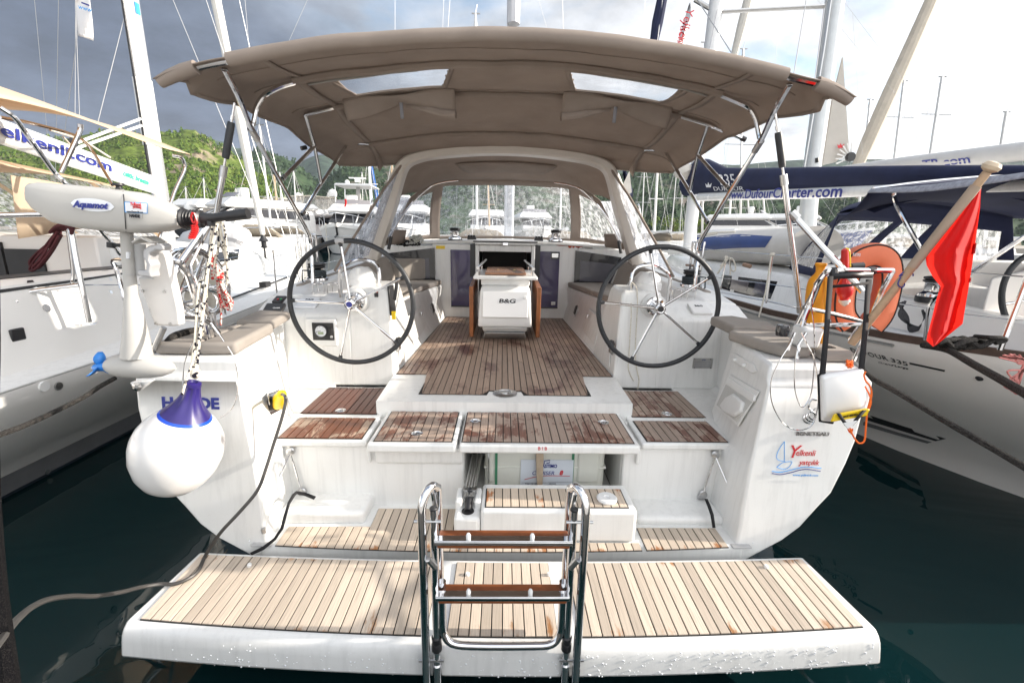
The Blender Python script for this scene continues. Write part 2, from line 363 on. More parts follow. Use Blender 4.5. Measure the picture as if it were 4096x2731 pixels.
def vinyl_mat(name, tint, haze, drops, streak=True):
    """clear vinyl: mostly see-through, glossy, with rain drops and milky streaks"""
    m, t, b = newmat(name); t.nodes.remove(b)
    out = [n for n in t.nodes if n.type == 'OUTPUT_MATERIAL'][0]
    tr = t.nodes.new('ShaderNodeBsdfTransparent'); tr.inputs[0].default_value = (*tint, 1)
    gl = t.nodes.new('ShaderNodeBsdfGlossy'); gl.inputs['Roughness'].default_value = 0.08
    df = t.nodes.new('ShaderNodeBsdfTranslucent'); df.inputs[0].default_value = (0.85, 0.86, 0.88, 1)
    d2 = t.nodes.new('ShaderNodeBsdfDiffuse'); d2.inputs[0].default_value = (0.85, 0.86, 0.88, 1)
    ms = t.nodes.new('ShaderNodeMixShader'); ms.inputs[0].default_value = 0.12; t.links.new(df.outputs[0], ms.inputs[1]); t.links.new(d2.outputs[0], ms.inputs[2])
    g = t.nodes.new('ShaderNodeNewGeometry')
    v = t.nodes.new('ShaderNodeTexVoronoi'); v.inputs['Scale'].default_value = drops; t.links.new(g.outputs['Position'], v.inputs['Vector'])
    dr = t.nodes.new('ShaderNodeMapRange'); dr.inputs['From Min'].default_value = 0.12; dr.inputs['From Max'].default_value = 0.22; dr.inputs['To Min'].default_value = 0.75; dr.inputs['To Max'].default_value = 0; t.links.new(v.outputs['Distance'], dr.inputs[0])
    nn = nz(t, 3.0, 4, 0.6, vec=g.outputs['Position'])
    dm = t.nodes.new('ShaderNodeMapRange'); dm.inputs['From Min'].default_value = 0.4; dm.inputs['From Max'].default_value = 0.6; t.links.new(nn.outputs[0], dm.inputs[0])
    mu = t.nodes.new('ShaderNodeMath'); mu.operation = 'MULTIPLY'; t.links.new(dr.outputs[0], mu.inputs[0]); t.links.new(dm.outputs[0], mu.inputs[1])
    mp = t.nodes.new('ShaderNodeMapping'); mp.inputs['Scale'].default_value = (16, 16, .7); t.links.new(g.outputs['Position'], mp.inputs[0])
    s = nz(t, 1.3, 3, 0.55, vec=mp.outputs[0], dist=0.25)
    sr = t.nodes.new('ShaderNodeMapRange'); sr.inputs['From Min'].default_value = 0.42; sr.inputs['From Max'].default_value = 0.72; sr.inputs['To Min'].default_value = haze*0.35; sr.inputs['To Max'].default_value = haze*2.0; t.links.new(s.outputs[0], sr.inputs[0])
    ad = t.nodes.new('ShaderNodeMath'); ad.operation = 'ADD'; ad.use_clamp = True; t.links.new(mu.outputs[0], ad.inputs[0]) if streak else ad.inputs[0].__setattr__('default_value', 0); t.links.new(sr.outputs[0], ad.inputs[1])
    lw = t.nodes.new('ShaderNodeLayerWeight'); lw.inputs[0].default_value = 0.5
    fp = t.nodes.new('ShaderNodeMath'); fp.operation = 'POWER'; fp.inputs[1].default_value = 4.0; t.links.new(lw.outputs['Facing'], fp.inputs[0])
    fr = t.nodes.new('ShaderNodeMath'); fr.operation = 'MULTIPLY_ADD'; fr.inputs[1].default_value = 0.5; fr.inputs[2].default_value = 0.04; t.links.new(fp.outputs[0], fr.inputs[0])
    m1 = t.nodes.new('ShaderNodeMixShader'); t.links.new(fr.outputs[0], m1.inputs[0]); t.links.new(tr.outputs[0], m1.inputs[1]); t.links.new(gl.outputs[0], m1.inputs[2])
    m2 = t.nodes.new('ShaderNodeMixShader'); t.links.new(ad.outputs[0], m2.inputs[0]); t.links.new(m1.outputs[0], m2.inputs[1]); t.links.new(ms.outputs[0], m2.inputs[2])
    bn = t.nodes.new('ShaderNodeBump'); bn.inputs['Strength'].default_value = 0.35; bn.inputs['Distance'].default_value = 0.01
    t.links.new(s.outputs[0], bn.inputs['Height']); t.links.new(bn.outputs[0], gl.inputs['Normal'])
    t.links.new(m2.outputs[0], out.inputs[0]); return m
vinyl = vinyl_mat('clear_vinyl', (0.88, 0.90, 0.94), 0.20, 75)
vinyl_clean = vinyl_mat('clean_vinyl', (0.97, 0.975, 0.98), 0.012, 60, False)
vinyl_side = vinyl_mat('scratched_vinyl', (0.82, 0.84, 0.88), 0.28, 60)
vinyl_old = vinyl_mat('cloudy_vinyl', (0.75, 0.72, 0.68), 0.45, 30)
# ================================================================== WATER
m, t, b = newmat('harbour_water')
b.inputs['Base Color'].default_value = (0.003, 0.016, 0.018, 1); b.inputs['Roughness'].default_value = 0.02; b.inputs['IOR'].default_value = 1.333
g = t.nodes.new('ShaderNodeNewGeometry')
mp = t.nodes.new('ShaderNodeMapping'); mp.inputs['Scale'].default_value = (0.55, 1.0, 1); t.links.new(g.outputs['Position'], mp.inputs[0])
w1 = nz(t, 1.1, 3, 0.5, vec=mp.outputs[0], dist=0.5); bn = bump(t, b, w1.outputs[0], 0.30, 0.05)
water_m = m
obj('water', MB().add([(-3000,-60,0),(3000,-60,0),(3000,4000,0),(-3000,4000,0)], [(0,1,2,3)]), water_m, kind='structure', smooth=False)

# the quay the boats lie stern-to, just behind the camera
quay_m = pm('quay_concrete', (0.42, 0.40, 0.37), 0.85, var=0.12, vs=1.5, bmp=0.3, bs=30)
obj('quay', MB().box(-60, 60, -30, 0.42, -3, 0.72), quay_m, None, kind='structure', smooth=False)
# ================================================================== OUR YACHT
Y = thing('sailing_yacht', 'white sailing yacht seen from astern with twin black wheels and brown bimini', 'sailing yacht', loc=(0, 6, 0))
# ---- hull: stations from the transom to the bow; half profile (x, z)
prof = [(1.30,.24),(1.42,.31),(1.505,.366),(1.60,.42),(1.69,.494),(1.76,.588),(1.85,.70),(1.926,.90),(1.975,1.08),(1.985,1.35),(1.93,1.44)]
def hw(y):   # beam factor along the boat
    if y < 7: return 1.0 + 0.03*math.sin((y-2.2)/4.8*math.pi/2)
    return max(0.02, 1.03*(1-((y-7)/7.5)**2.0))
rings = []
for y in (2.25, 2.6, 3.2, 4.0, 5.0, 6.0, 7.0, 8.5, 10, 11.5, 13, 14.0, 14.45):
    k = hw(y); low = max(0, min(1, (y-2.25)/2.0))
    ring = []
    for x, z in prof:
        yy = y + (0.11*(z-.3) if y < 2.3 else 0)
        ring.append((x*k, yy, z + (0.0 if z > .7 else -0.55*low*(0.7-z))+0.10*max(0,(y-7)/7)))
    c = [(0, y, -0.3-0.2*low)]
    rings.append([(-a, bb, cc) for a, bb, cc in reversed(ring)] + c + ring)
hull = MB().loft(rings, ring_closed=False, caps=False)
obj('hull', hull, gel, Y, angle=50)
# ---- quarter blocks with transom wings
def quarter(s):
    def xo(z): 
        for (xa, za), (xb, zb) in zip(prof, prof[1:]):
            if za <= z <= zb: return xa+(xb-xa)*(z-za)/(zb-za)
        return prof[-1][0]
    mb = MB(); low = []
    for z, xi in ((.27, 1.28), (.34, 1.31), (.42, 1.325), (.5, 1.335), (.6, 1.34), (.7, 1.35), (.8, 1.36)):
        yr = 2.22+.11*(z-.3); x1 = max(xo(z), xi+.02)-.004
        low.append([(s*xi, yr, z), (s*x1, yr, z), (s*(x1+.01), 3.72, z), (s*max(xi+.01, x1-.3), 3.72, z), (s*max(xi+.01, x1-.3), 2.74, z), (s*(xi+.005), 2.66, z)])
    up = low
    for z, xi, xf in ((.87, 1.367, 1.50), (1.0, 1.385, 1.53), (1.15, 1.405, 1.55), (1.3, 1.425, 1.575), (1.315, 1.426, 1.577), (1.335, 1.43, 1.58), (1.395, 1.437, 1.585), (1.42, 1.46, 1.60)):
        yr = 2.22+.11*(z-.3) + (0.022 if z > 1.32 else 0) + (0.02 if z > 1.4 else 0); x1 = min(xo(z), 1.975)-.004
        up.append([(s*xi, yr, z), (s*x1, yr, z), (s*(x1+.02), 3.72, z), (s*1.79, 3.72, z), (s*1.77, 3.10, z), (s*xf, 3.07, z)])
    mb.loft(up)
    return mb
for s in (-1, 1): obj('transom_quarter', quarter(s), gelm, Y, bevel=0.018, seg=3)
# raised coaming ledge along the wing top (the step line under the name)
# ---- swim platform
plat = MB()
def plat_ring(y, zt, zb, hw_):
    n = 24; pts = []
    for i in range(n+1):
        x = -hw_ + 2*hw_*i/n; yy = y
        pts.append((x, yy, zt))
    return pts
def PR(x): return 1.7125-.075*(1-(x/1.66)**2)-.0123*x
def PF(x): return 2.1375-.047*(1-(x/1.66)**2)-.007*x
rr = []
for i in range(29):
    f = -1+2*i/28; row = []
    for dy, z, hb in ((None, .30, 1.665), (None, .352, 1.665), (-.015, .370, 1.665), (.0, .373, 1.70), (-.014, .369, 1.70), (-.034, .352, 1.702), (-.047, .325, 1.705), (-.052, .295, 1.708), (-.060, .222, 1.715), (-.02, .205, 1.70)):
        x = f*hb
        if dy is None: row.append((x, PF(x)+.045, z))
        elif dy == -.015: row.append((x, PF(x)+.030, z))
        else: row.append((x, PR(x)+dy, z))
    rr.append(row)
plat = MB().loft(rr, caps=True)
plat_o = obj('swim_platform', plat, gel, Y, bevel=0.012, angle=50)
PITCH = 0.0476
def planks(parent, mat, x0, x1, y0f, y1f, z, pitch=PITCH, th=0.010, gap=0.0055, butts=0, cut=None, seedv=1):
    """parallel teak planks laid along y between y0f(x) and y1f(x), each an object of its own"""
    rr_ = random.Random(seedv); n = max(1, round((x1-x0)/pitch)); p = (x1-x0)/n
    for i in range(n):
        a = x0+i*p+gap/2; c = x0+(i+1)*p-gap/2
        ya0, ya1, yb0, yb1 = y0f(a), y0f(c), y1f(a), y1f(c)
        if min(yb0-ya0, yb1-ya1) < 0.03:
            if max(yb0-ya0, yb1-ya1) < 0.05: continue
            yb0 = max(yb0, ya0+0.01); yb1 = max(yb1, ya1+0.01)
        segs = [(0, 1)]
        if butts and (yb0-ya0) > 1.0:
            f = [0]
            k = rr_.uniform(0.15, 0.9)
            while k < 1: f.append(k); k += rr_.uniform(0.35, 0.6)
            f = [q for q in f if q < 0.94]+[1]
            segs = list(zip(f, f[1:]))
        for s0, s1 in segs:
            g0 = 0.003 if s0 > 0 else 0; g1 = 0.003 if s1 < 1 else 0
            q = [(a, ya0+(yb0-ya0)*s0+g0), (c, ya1+(yb1-ya1)*s0+g0), (c, ya1+(yb1-ya1)*s1-g1), (a, ya0+(yb0-ya0)*s1-g1)]
            dz = rr_.uniform(-0.0006, 0.0006); zt = z+dz; e = 0.0012
            cx = (a+c)/2
            def ins(pt): return (pt[0]+(e if pt[0] < cx else -e), pt[1], zt)
            vs = [(*pt, zt-th) for pt in q]+[(*pt, zt-e) for pt in q]+[ins(pt) for pt in q]
            fs = [(0,1,5,4),(1,2,6,5),(2,3,7,6),(3,0,4,7),(4,5,9,8),(5,6,10,9),(6,7,11,10),(7,4,8,11),(8,9,10,11)]
            mb = MB().add(vs, fs)
            obj('plank', mb, mat, parent, smooth=False)
def sheet(parent, name, mat, poly, z, th=0.004):
    return obj(name, MB().prism([(x, y, z) for x, y in poly], (0, 0, th)), mat, parent, smooth=False)
def platp(x0, x1, seed):
    n = 10; xs = [x0+(x1-x0)*i/n for i in range(n+1)]
    sheet(plat_o, 'caulking', caulk, [(x, PR(x)-.004) for x in xs]+[(x, PF(x)+.004) for x in reversed(xs)], .3735, .0035)
    planks(plat_o, teak_dry, x0, x1, PR, PF, .3815, seedv=seed)
platp(-1.640, -.345, 1); platp(-.255, .235, 2); platp(.335, 1.640, 3)
# small white screw caps on the platform
for x, y in ((-1.33, 2.06), (-.19, 2.0), (.23, 2.0), (1.40, 2.06)):
    obj('screw_cap', MB().lathe([(.011, 0), (.012, .010), (.008, .016), (.003, .016)], 12, Matrix.Translation((x, y, .381))), white, plat_o)
# water drops on the white edge
dm_, dt_, db_ = newmat('water_drop'); db_.inputs['Base Color'].default_value = (.85,.87,.9,1); db_.inputs['Roughness'].default_value = .05; db_.inputs['Coat Weight'].default_value = 1
dr = MB(); rd = random.Random(5)
for i in range(420):
    cx = rd.choice((-1.2, -.6, -.1, .3, .75, 1.15, 1.45)); x = max(-1.66, min(1.66, rd.gauss(cx, .16))); z = rd.uniform(.225, .335); r = rd.choice((.0015, .002, .0025, .0035, .0045))
    if rd.random() < .35 and x < 0: continue
    y = PR(x)-.060+(z-.222)*.11
    dr.lathe([(r*1.0, 0), (r*.8, r*.5), (r*.3, r*.8)], 6, Matrix.Translation((x, y-.0005, z)) @ Matrix.Rotation(R(90), 4, 'X'))
obj('water_drops', dr, dm_, plat_o, kind='stuff')

# ---- lower transom step with teak
st = MB().box(-1.36, 1.36, 2.21, 2.64, .24, .392)
st_o = obj('transom_step', st, gelm, Y, bevel=0.02, seg=3)
def cst(v): return lambda x: v
YR = lambda x: 2.265-0.05*(1-(abs(x)/1.3)**2)-.06
def p1panel(x0, x1, y1, seed):
    xs = [x0, (x0+x1)/2, x1]
    sheet(st_o, 'caulking', caulk, [(x, YR(x)-.004) for x in xs]+[(x1, y1+.004), (x0, y1+.004)], .393, .0035)
    planks(st_o, teak_mid, x0, x1, YR, cst(y1), .4015, seedv=seed)
p1panel(-1.265, -.79, 2.365, 4); p1panel(-.79, -.25, 2.545, 5); p1panel(-.25, .765, 2.228, 6); p1panel(.79, 1.265, 2.365, 7)
obj('moulded_ledge', MB().box(-1.34, -.83, 2.40, 2.64, .38, .475), gelm, st_o, bevel=0.03, seg=4)
obj('moulded_ledge', MB().box(.80, 1.34, 2.40, 2.64, .38, .445), gelm, st_o, bevel=0.03, seg=4)
for s in (-1, 1):   # grey anti slip strip and hinge slot at the ends of the step
    obj('hinge_strap', MB().box(min(s*1.29, s*1.40), max(s*1.29, s*1.40), 2.20, 2.235, .386, .396), greyp, st_o, bevel=.004)

# ---- raised box step with teak top and gangway slot
bx = MB().loft([[(-.135, 2.235, z), (.745, 2.235, z), (.745, 2.52, z), (-.135, 2.52, z)] for z in (.395, .598)])
bx_o = obj('box_step', bx, gelm, Y, bevel=0.022, seg=4)
sheet(bx_o, 'caulking', caulk, [(-.112, 2.262), (.700, 2.262), (.700, 2.455), (-.112, 2.455)], .5985, .0035)
planks(bx_o, teak_box, -.108, .696, cst(2.266), cst(2.451), .606, seedv=8)
obj('side_step', MB().loft([[(-.285, 2.235, z), (-.137, 2.235, z), (-.137, 2.40, z), (-.285, 2.40, z)] for z in (.395, .55)]), gelm, bx_o, bevel=0.02, seg=3)
for x0, x1 in ((-.285, -.245), (-.175, -.137)):
    obj('slot_cheek', MB().box(x0, x1, 2.32, 2.47, .54, .60), gelm, bx_o, bevel=.012, seg=3)
obj('slot', MB().lathe([(.036, 0), (.036, .003)], 20, Matrix.Translation((-.21, 2.30, .5505))), blk, bx_o)
obj('shower_cap', MB().lathe([(.057, 0), (.060, .010), (.052, .018), (.02, .019), (.018, .012), (.001, .012)], 28, Matrix.Translation((.59, 2.335, .6075))), white, bx_o)
# gangway ram in the slot
ram = MB()
for dx in (-.024, -.008, .008, .024): ram.tube([(-.21+dx, 2.36, .60), (-.17+dx, 2.85, .72)], .0095, 8)
ram.box(-.245, -.165, 2.40, 2.44, .585, .625)
ram_o = obj('gangway_ram', ram, steeld, Y)
obj('ram_bracket', MB().box(-.245, -.10, 2.68, 2.72, .745, .757).box(-.108, -.10, 2.68, 2.72, .50, .745), steel, ram_o)
obj('ram_piston', MB().tube([(-.21, 2.30, .55), (-.205, 2.42, .61)], .022, 12), blk, ram_o)

# ---- locker body: pulley walls, locker opening, side wings
lk = MB()
lk.box(-1.46, -.255, 2.60, 2.64, .38, .80)          # port wall, thickness kept real
lk.box(.745, 1.46, 2.60, 2.64, .38, .80)
lk.box(-.30, -.255, 2.641, 3.30, .38, .80); lk.box(.745, .79, 2.641, 3.30, .38, .80)
lk.box(-.254, .744, 3.26, 3.30, .38, .80)           # back of the raft locker
lk.box(-.254, .744, 2.56, 3.258, .36, .398)
lk_o = obj('transom_wall', lk, gelm, Y, bevel=.012)
obj('deck_moulding', MB().box(-1.40, -.845, 2.595, 3.60, .801, .815).box(.845, 1.40, 2.595, 3.60, .801, .815).box(-1.80, -1.40, 2.66, 3.64, .80, .848).box(1.40, 1.80, 2.66, 3.64, .80, .848)
    .box(-.845, .845, 3.03, 3.30, .801, .815), gelm, Y, bevel=.01)
def lid(name, x0, x1, y0, y1, z0, z1, tx0, tx1, ty0, ty1, mat, pitch, seed, taper=0):
    o = obj(name, MB().box(x0, x1, y0, y1, z0, z1), gelm, Y, bevel=.014, seg=3)
    sheet(o, 'caulking', caulk, [(tx0-.005, ty0-.005), (tx1+.005, ty0-.005), (tx1+.005, ty1+.005), (tx0-.005, ty1+.005)], z1+.0005, .003)
    planks(o, mat, tx0, tx1, cst(ty0), cst(ty1), z1+.0085, pitch, seedv=seed)
    return o
def latch(parent, x, y, z, r=.036):
    m_ = Matrix.Translation((x, y, z))
    o = obj('flush_latch', MB().lathe([(r, 0), (r, .003), (r*.78, .0045), (r*.74, .001), (r*.45, .001), (r*.43, .005), (r*.15, .006)], 24, m_), steel, parent)
    return o
for s, mats in ((-1, (teak_wet, teak_half)), (1, (teak_damp, teak_damp))):
    q = lambda a, b_: (min(s*a, s*b_), max(s*a, s*b_))
    a0, a1 = q(.86, 1.43); b0, b1 = q(.90, 1.42)
    o = lid('locker_hatch', a0, a1, 2.95, 3.56, .817, .846, b0, b1, 2.985, 3.515, mats[0], .050, 20+s)
    latch(o, s*1.16, 3.03, .8545)
    for k in (1.0, 1.32): obj('hinge', MB().box(s*k-.035, s*k+.035, 3.535, 3.55, .846, .849), steeld, o)
    a0, a1 = q(.85, 1.43); b0, b1 = q(.885, 1.39)
    o = lid('step_tread', a0, a1, 2.575, 2.935, .80, .846, b0, b1, 2.597, 2.905, teak_half if s < 0 else teak_damp, .050, 30+s)
o = lid('seat_lid', -.825, -.295, 2.50, 3.03, .805, .862, -.79, -.325, 2.535, 2.99, teak_damp, .050, 40)
latch(o, -.55, 2.63, .871)
o = lid('seat_lid', -.275, .815, 2.50, 3.03, .805, .862, -.262, .782, 2.535, 2.99, teak_damp, .050, 41)
latch(o, -.20, 2.83, .871); latch(o, .66, 2.83, .871)
text('lettering', 'BIB', frame(P(2170, 1794, y=2.498), (1, 0, 0), (0, 0, 1)), .030, redink, o, space=1.5)
# ledge under the port seat lid and soft pads beside the lids
obj('wall_ledge', MB().loft([[(-.80, 2.575, .70), (-.26, 2.575, .70), (-.26, 2.60, .68), (-.80, 2.60, .68)], [(-.80, 2.56, .80), (-.26, 2.56, .80), (-.26, 2.60, .803), (-.80, 2.60, .803)]]), gelm, Y, bevel=.01)
for x in (-.84, .83): obj('rubber_stop', MB().box(x-.012, x+.012, 2.57, 2.60, .70, .80), gelm, Y, bevel=.01, seg=3)

# ---- sole, side ledges, cockpit
def edge(y): return .895 if y <= 3.62 else .895-.037*(y-3.62)
so_ = obj('cockpit_sole', MB().prism([(-.90, 3.0, .80), (.90, 3.0, .80), (.92, 3.62, .80), (.84, 6.27, .80), (-.84, 6.27, .80), (-.92, 3.62, .80)], (0, 0, .138)), gelm, Y)
sheet(so_, 'caulking', caulk, [(-.632, 3.145), (-.135, 3.145), (-.12, 3.225), (.12, 3.225), (.135, 3.145), (.632, 3.145), (.632, 3.612), (.900, 3.612), (.812, 6.235), (-.812, 6.235), (-.900, 3.612), (-.632, 3.612)], .9385, .0035)
def s0(x):
    if abs(x) < .125: return 3.235
    return 3.15 if abs(x) < .628 else 3.617
def s1(x):
    a = abs(x)
    return 6.23 if a < .797 else 3.62+(.892-a)/.037
planks(so_, teak_sole, -.8925, .8925, s0, s1, .9475, PITCH, butts=1, seedv=50)
obj('drain_plate', MB().lathe([(.088, 0), (.09, .006), (.055, .012), (.05, .006), (.03, .006), (.028, .012), (.005, .012)], 32, Matrix.Translation((0, 3.185, .939))), steeld, so_)
# riser between hatches and sole: sloped sill
ris = MB().loft([[(-.86, 3.035, .81), (.84, 3.035, .81), (.84, 3.60, .81), (-.86, 3.60, .81)], [(-.62, 3.075, .925), (.61, 3.075, .925), (.61, 3.6, .925), (-.62, 3.6, .925)], [(-.63, 3.11, .9375), (.62, 3.11, .9375), (.62, 3.60, .9375), (-.63, 3.60, .9375)]])
obj('cockpit_sill', ris, gelm, Y, bevel=.008)
for s in (-1, 1):
    obj('side_ledge', MB().loft([[(s*.66, 3.10, .90), (s*.89, 3.22, .86), (s*.895, 3.605, .90), (s*.66, 3.605, .90)], [(s*.66, 3.13, .932), (s*.85, 3.25, .932), (s*.885, 3.60, .934), (s*.66, 3.60, .934)]]), gelm, Y, bevel=.01)
# ---- helm consoles
def console(s):
    mb = MB()
    A = lambda x, y, z: (s*x, y, z)
    side = [(3.60, .84), (3.63, 1.40), (3.645, 1.435), (3.90, 1.535), (4.12, 1.545), (4.20, 1.50), (4.20, .9)]
    mb.loft([[A(1.245, y, z) for y, z in side], [A(1.73, y, z) for y, z in side], [A(1.80, y+.02, z-.01) for y, z in side], [A(2.05, y+.02, z-.03) for y, z in side]])
    return mb
def column(s):
    A = lambda x, y, z: (s*x, y, z)
    return MB().loft([[A(.905, 3.61, .84), A(1.275, 3.60, .84), A(1.275, 4.40, .84), A(.875, 4.40, .84)],
                      [A(.918, 3.628, 1.2), A(1.268, 3.62, 1.2), A(1.268, 4.3, 1.2), A(.90, 4.3, 1.2)],
                      [A(.935, 3.645, 1.62), A(1.262, 3.64, 1.62), A(1.262, 4.06, 1.62), A(.935, 4.06, 1.62)],
                      [A(.955, 3.66, 1.655), A(1.25, 3.655, 1.655), A(1.25, 4.04, 1.665), A(.955, 4.04, 1.665)]])
for s in (-1, 1):
    co = obj('helm_console', console(s), gelm, Y, bevel=.02, seg=3)
    obj('pedestal', column(s), gelm, co, bevel=.02, seg=3)
    # guard arch
    pts = spline([(s*1.075, 3.88, 1.62), (s*1.072, 3.89, 1.74), (s*1.095, 3.90, 1.81), (s*1.17, 3.90, 1.845), (s*1.25, 3.90, 1.85), (s*1.36, 3.90, 1.80), (s*1.40, 3.90, 1.755), (s*1.41, 3.90, 1.70), (s*1.41, 3.90, 1.53)], 5)
    obj('grab_arch', MB().tube(pts, .0165, 10), steel, co)
    # compass dome with hood
    dome = MB().lathe([(.104, 0), (.106, .02), (.106, .05), (.100, .055), (.097, .075), (.086, .105), (.066, .128), (.04, .142), (.012, .148)], 28, Matrix.Translation((s*1.195, 3.80, 1.655)))
    dm = obj('compass_hood', dome, white, co)
    obj('hood_band', MB().box(s*1.195-.016, s*1.195+.016, 3.705, 3.80, 1.70, 1.80), white, dm, bevel=.012)
    # cup rings
    for k in range(2):
        cx = s*(1.52+.125*k); cy = 4.02
        ring = [(cx+.048*math.cos(a*math.pi/8), cy+.048*math.sin(a*math.pi/8), 1.63) for a in range(16)]
        mb = MB().tube(ring, .004, 6, closed=True)
        for a in (0, 5, 10): mb.tube([ring[a], (ring[a][0], ring[a][1], 1.545)], .0035, 6)
        obj('cup_ring', mb, steel, co)
    # wheel
    wc = Vector((s*1.174, 3.45, 1.552)); Rw = .478
    wh = MB().tube([(wc.x+(Rw-.014)*math.cos(a*math.pi/40), wc.y, wc.z+(Rw-.014)*math.sin(a*math.pi/40)) for a in range(80)], .0188, 12, closed=True)
    wo_ = obj('steering_wheel', wh, leather, Y)
    # five spokes
    offs = {-1: 16, 1: 12}[s]
    a0s = [97, 27, -43, 255-0, 178] if s < 0 else [103, 33, -39, 247, 175]
    hubc = wc+Vector((0, -.02, 0))
    for a in a0s:
        d = Vector((math.cos(R(a)), 0, math.sin(R(a))))
        obj('spoke', MB().tube([hubc+d*.035, wc+d*(Rw-.05)], .0095, 10), steel, wo_)
        obj('spoke_boot', MB().tube([wc+d*(Rw-.055), wc+d*(Rw-.025)], [.012, .019], 10), leather, wo_)
    hm = Matrix.Translation(wc+Vector((0, -.055, 0))) @ Matrix.Rotation(R(-90), 4, 'X')
    hb = obj('hub', MB().lathe([(.012, -.002), (.030, -.004), (.040, .004), (.043, .015), (.043, .035), (.036, .05), (.03, .06), (.03, .20)], 28, hm), steel, wo_)
    obj('hub_cap', MB().lathe([(.001, -.004), (.022, -.0045), (.022, 0)], 20, hm), blueink if s < 0 else blk, hb)
    obj('hub_flange', MB().lathe([(.075, .14), (.072, .125), (.055, .12), (.04, .15)], 28, hm), steel, hb)
    if s < 0:   # grey king-spoke tape
        aa = [R(93+i*2) for i in range(5)]
        obj('king_spoke_tape', MB().tube([(wc.x+(Rw-.014)*math.cos(a), wc.y, wc.z+(Rw-.014)*math.sin(a)) for a in aa], .020, 12), greyp, wo_)
    obj('shaft_boss', MB().lathe([(.10, 0), (.095, .02), (.08, .03), (.05, .035)], 28, Matrix.Translation((s*1.19, 3.635, 1.545)) @ Matrix.Rotation(R(90), 4, 'X')), gelm, co)
    # B&G cover plate on the sloping top
    tm = frame((s*1.64, 3.775, 1.497), (1, 0, 0), (0, .93, .36))
    o = obj('plotter_cover', MB().obox(tm, .17, .155, .022), paper if s < 0 else white, co, bevel=.008, seg=2)
    text('lettering', 'B&G', tm @ Matrix.Translation((0.0, .035, .0115)), .036, blkink, o, bold=.0012)
    # engine/trim lever with ball
    lv = Vector((s*.905, 3.70, 1.20))
    obj('throttle_lever', MB().tube([(s*.93, 3.72, 1.10), (s*.885, 3.70, 1.14), (s*.875, 3.66, 1.20)], .014, 8), steeld, co)
    obj('lever_knob', MB().lathe([(.002, -.034), (.022, -.028), (.034, 0), (.024, .026), (.004, .034)], 16, Matrix.Translation((s*.875, 3.65, 1.215))), blk, co)
    # small locker door and bracket beside the pedestal
    obj('pedestal_trim', MB().box(min(s*.895, s*.905), max(s*.895, s*.905), 3.75, 3.9, .98, 1.13), white, co, bevel=.004)
# port console instruments
def flat(name, u0, v0, u1, v1, y, mat, parent, th=.01, bevel=.004):
    a = P(u0, v0, y=y); c = P(u1, v1, y=y)
    return obj(name, MB().box(min(a.x, c.x), max(a.x, c.x), y-th, y+.02, min(a.z, c.z), max(a.z, c.z)), mat, parent, bevel=bevel)
yc = 3.612
fr = flat('engine_panel', 1218, 1272, 1352, 1385, yc, white, Y, .006, .012)
flat('panel_plate', 1247, 1290, 1338, 1361, yc-.007, blk, fr, .006)
gc = P(1284, 1324, y=yc-.016)
gm = Matrix.Translation(gc) @ Matrix.Rotation(R(90), 4, 'X')
obj('gauge_bezel', MB().lathe([(.052, 0), (.052, .010), (.046, .013), (.045, .004)], 32, gm), blk, fr)
gf = obj('gauge_face', MB().lathe([(.045, .0), (.045, .005), (.001, .0052)], 32, gm), paper, fr)
obj('gauge_screen', MB().box(gc.x-.022, gc.x+.020, gc.y-.007, gc.y-.004, gc.z-.026, gc.z-.006), pm('lcd', (.33, .4, .27), .3), gf)
obj('gauge_needle', MB().tube([(gc.x, gc.y-.007, gc.z+.004), (gc.x-.033, gc.y-.007, gc.z-.004)], .0018, 5), blkink, gf)
for i, d in enumerate('01234'):
    a = R(190-i*45)
    text('numeral', d, frame((gc.x+.034*math.cos(a), gc.y-.0055, gc.z+.034*math.sin(a)), (1,0,0), (0,0,1)), .013, blkink, gf, ext=.0003)
pw = flat('start_switch', 1318, 1312, 1332, 1338, yc-.013, blk, fr, .006)
flat('stop_button', 1320, 1342, 1331, 1352, yc-.013, greyp, fr, .004)
# thruster pad, remote and warning sticker on the port console and column
o = obj('thruster_pad', MB().obox(frame(P(1118, 1198, y=3.78), (1, 0, 0), (0, .93, .36)), .085, .10, .022), blk, Y, bevel=.006)
for u, mt in ((1112, redp), (1124, pm('green_button', (.02, .4, .1), .4))):
    c = P(u, 1197, y=3.755); obj('button', MB().lathe([(.008, 0), (.007, .006), (.001, .007)], 12, Matrix.Translation(c)), mt, o)
o = obj('remote_control', MB().obox(frame(P(1098, 1234, y=3.64), (1, .1, 0), (0, .9, .42)), .15, .12, .035), blk, Y, bevel=.012)
text('lettering', 'Quick', frame(P(1105, 1231, y=3.605), (1, .1, 0), (0, .9, .42)), .022, paper, o, ext=.0006)
o = flat('engine_switch', 1497, 1159, 1514, 1188, 3.645, blk, Y, .01)
flat('rocker', 1500, 1163, 1511, 1171, 3.632, redp, o, .005)
obj('throttle_plate', MB().obox(frame(P(1567, 1200, y=3.68), (.2, 1, 0), (-.05, 0, 1)), .10, .24, .016), blk, Y, bevel=.01)
obj('gear_lever', MB().tube(spline([P(1578, 1200, y=3.62), P(1585, 1150, y=3.62), P(1588, 1110, y=3.64)], 4), [.014]*8+[.016], 8), blk, Y)
flat('caution_sticker', 1566, 1246, 1581, 1278, 3.622, yellow, Y, .002, 0)
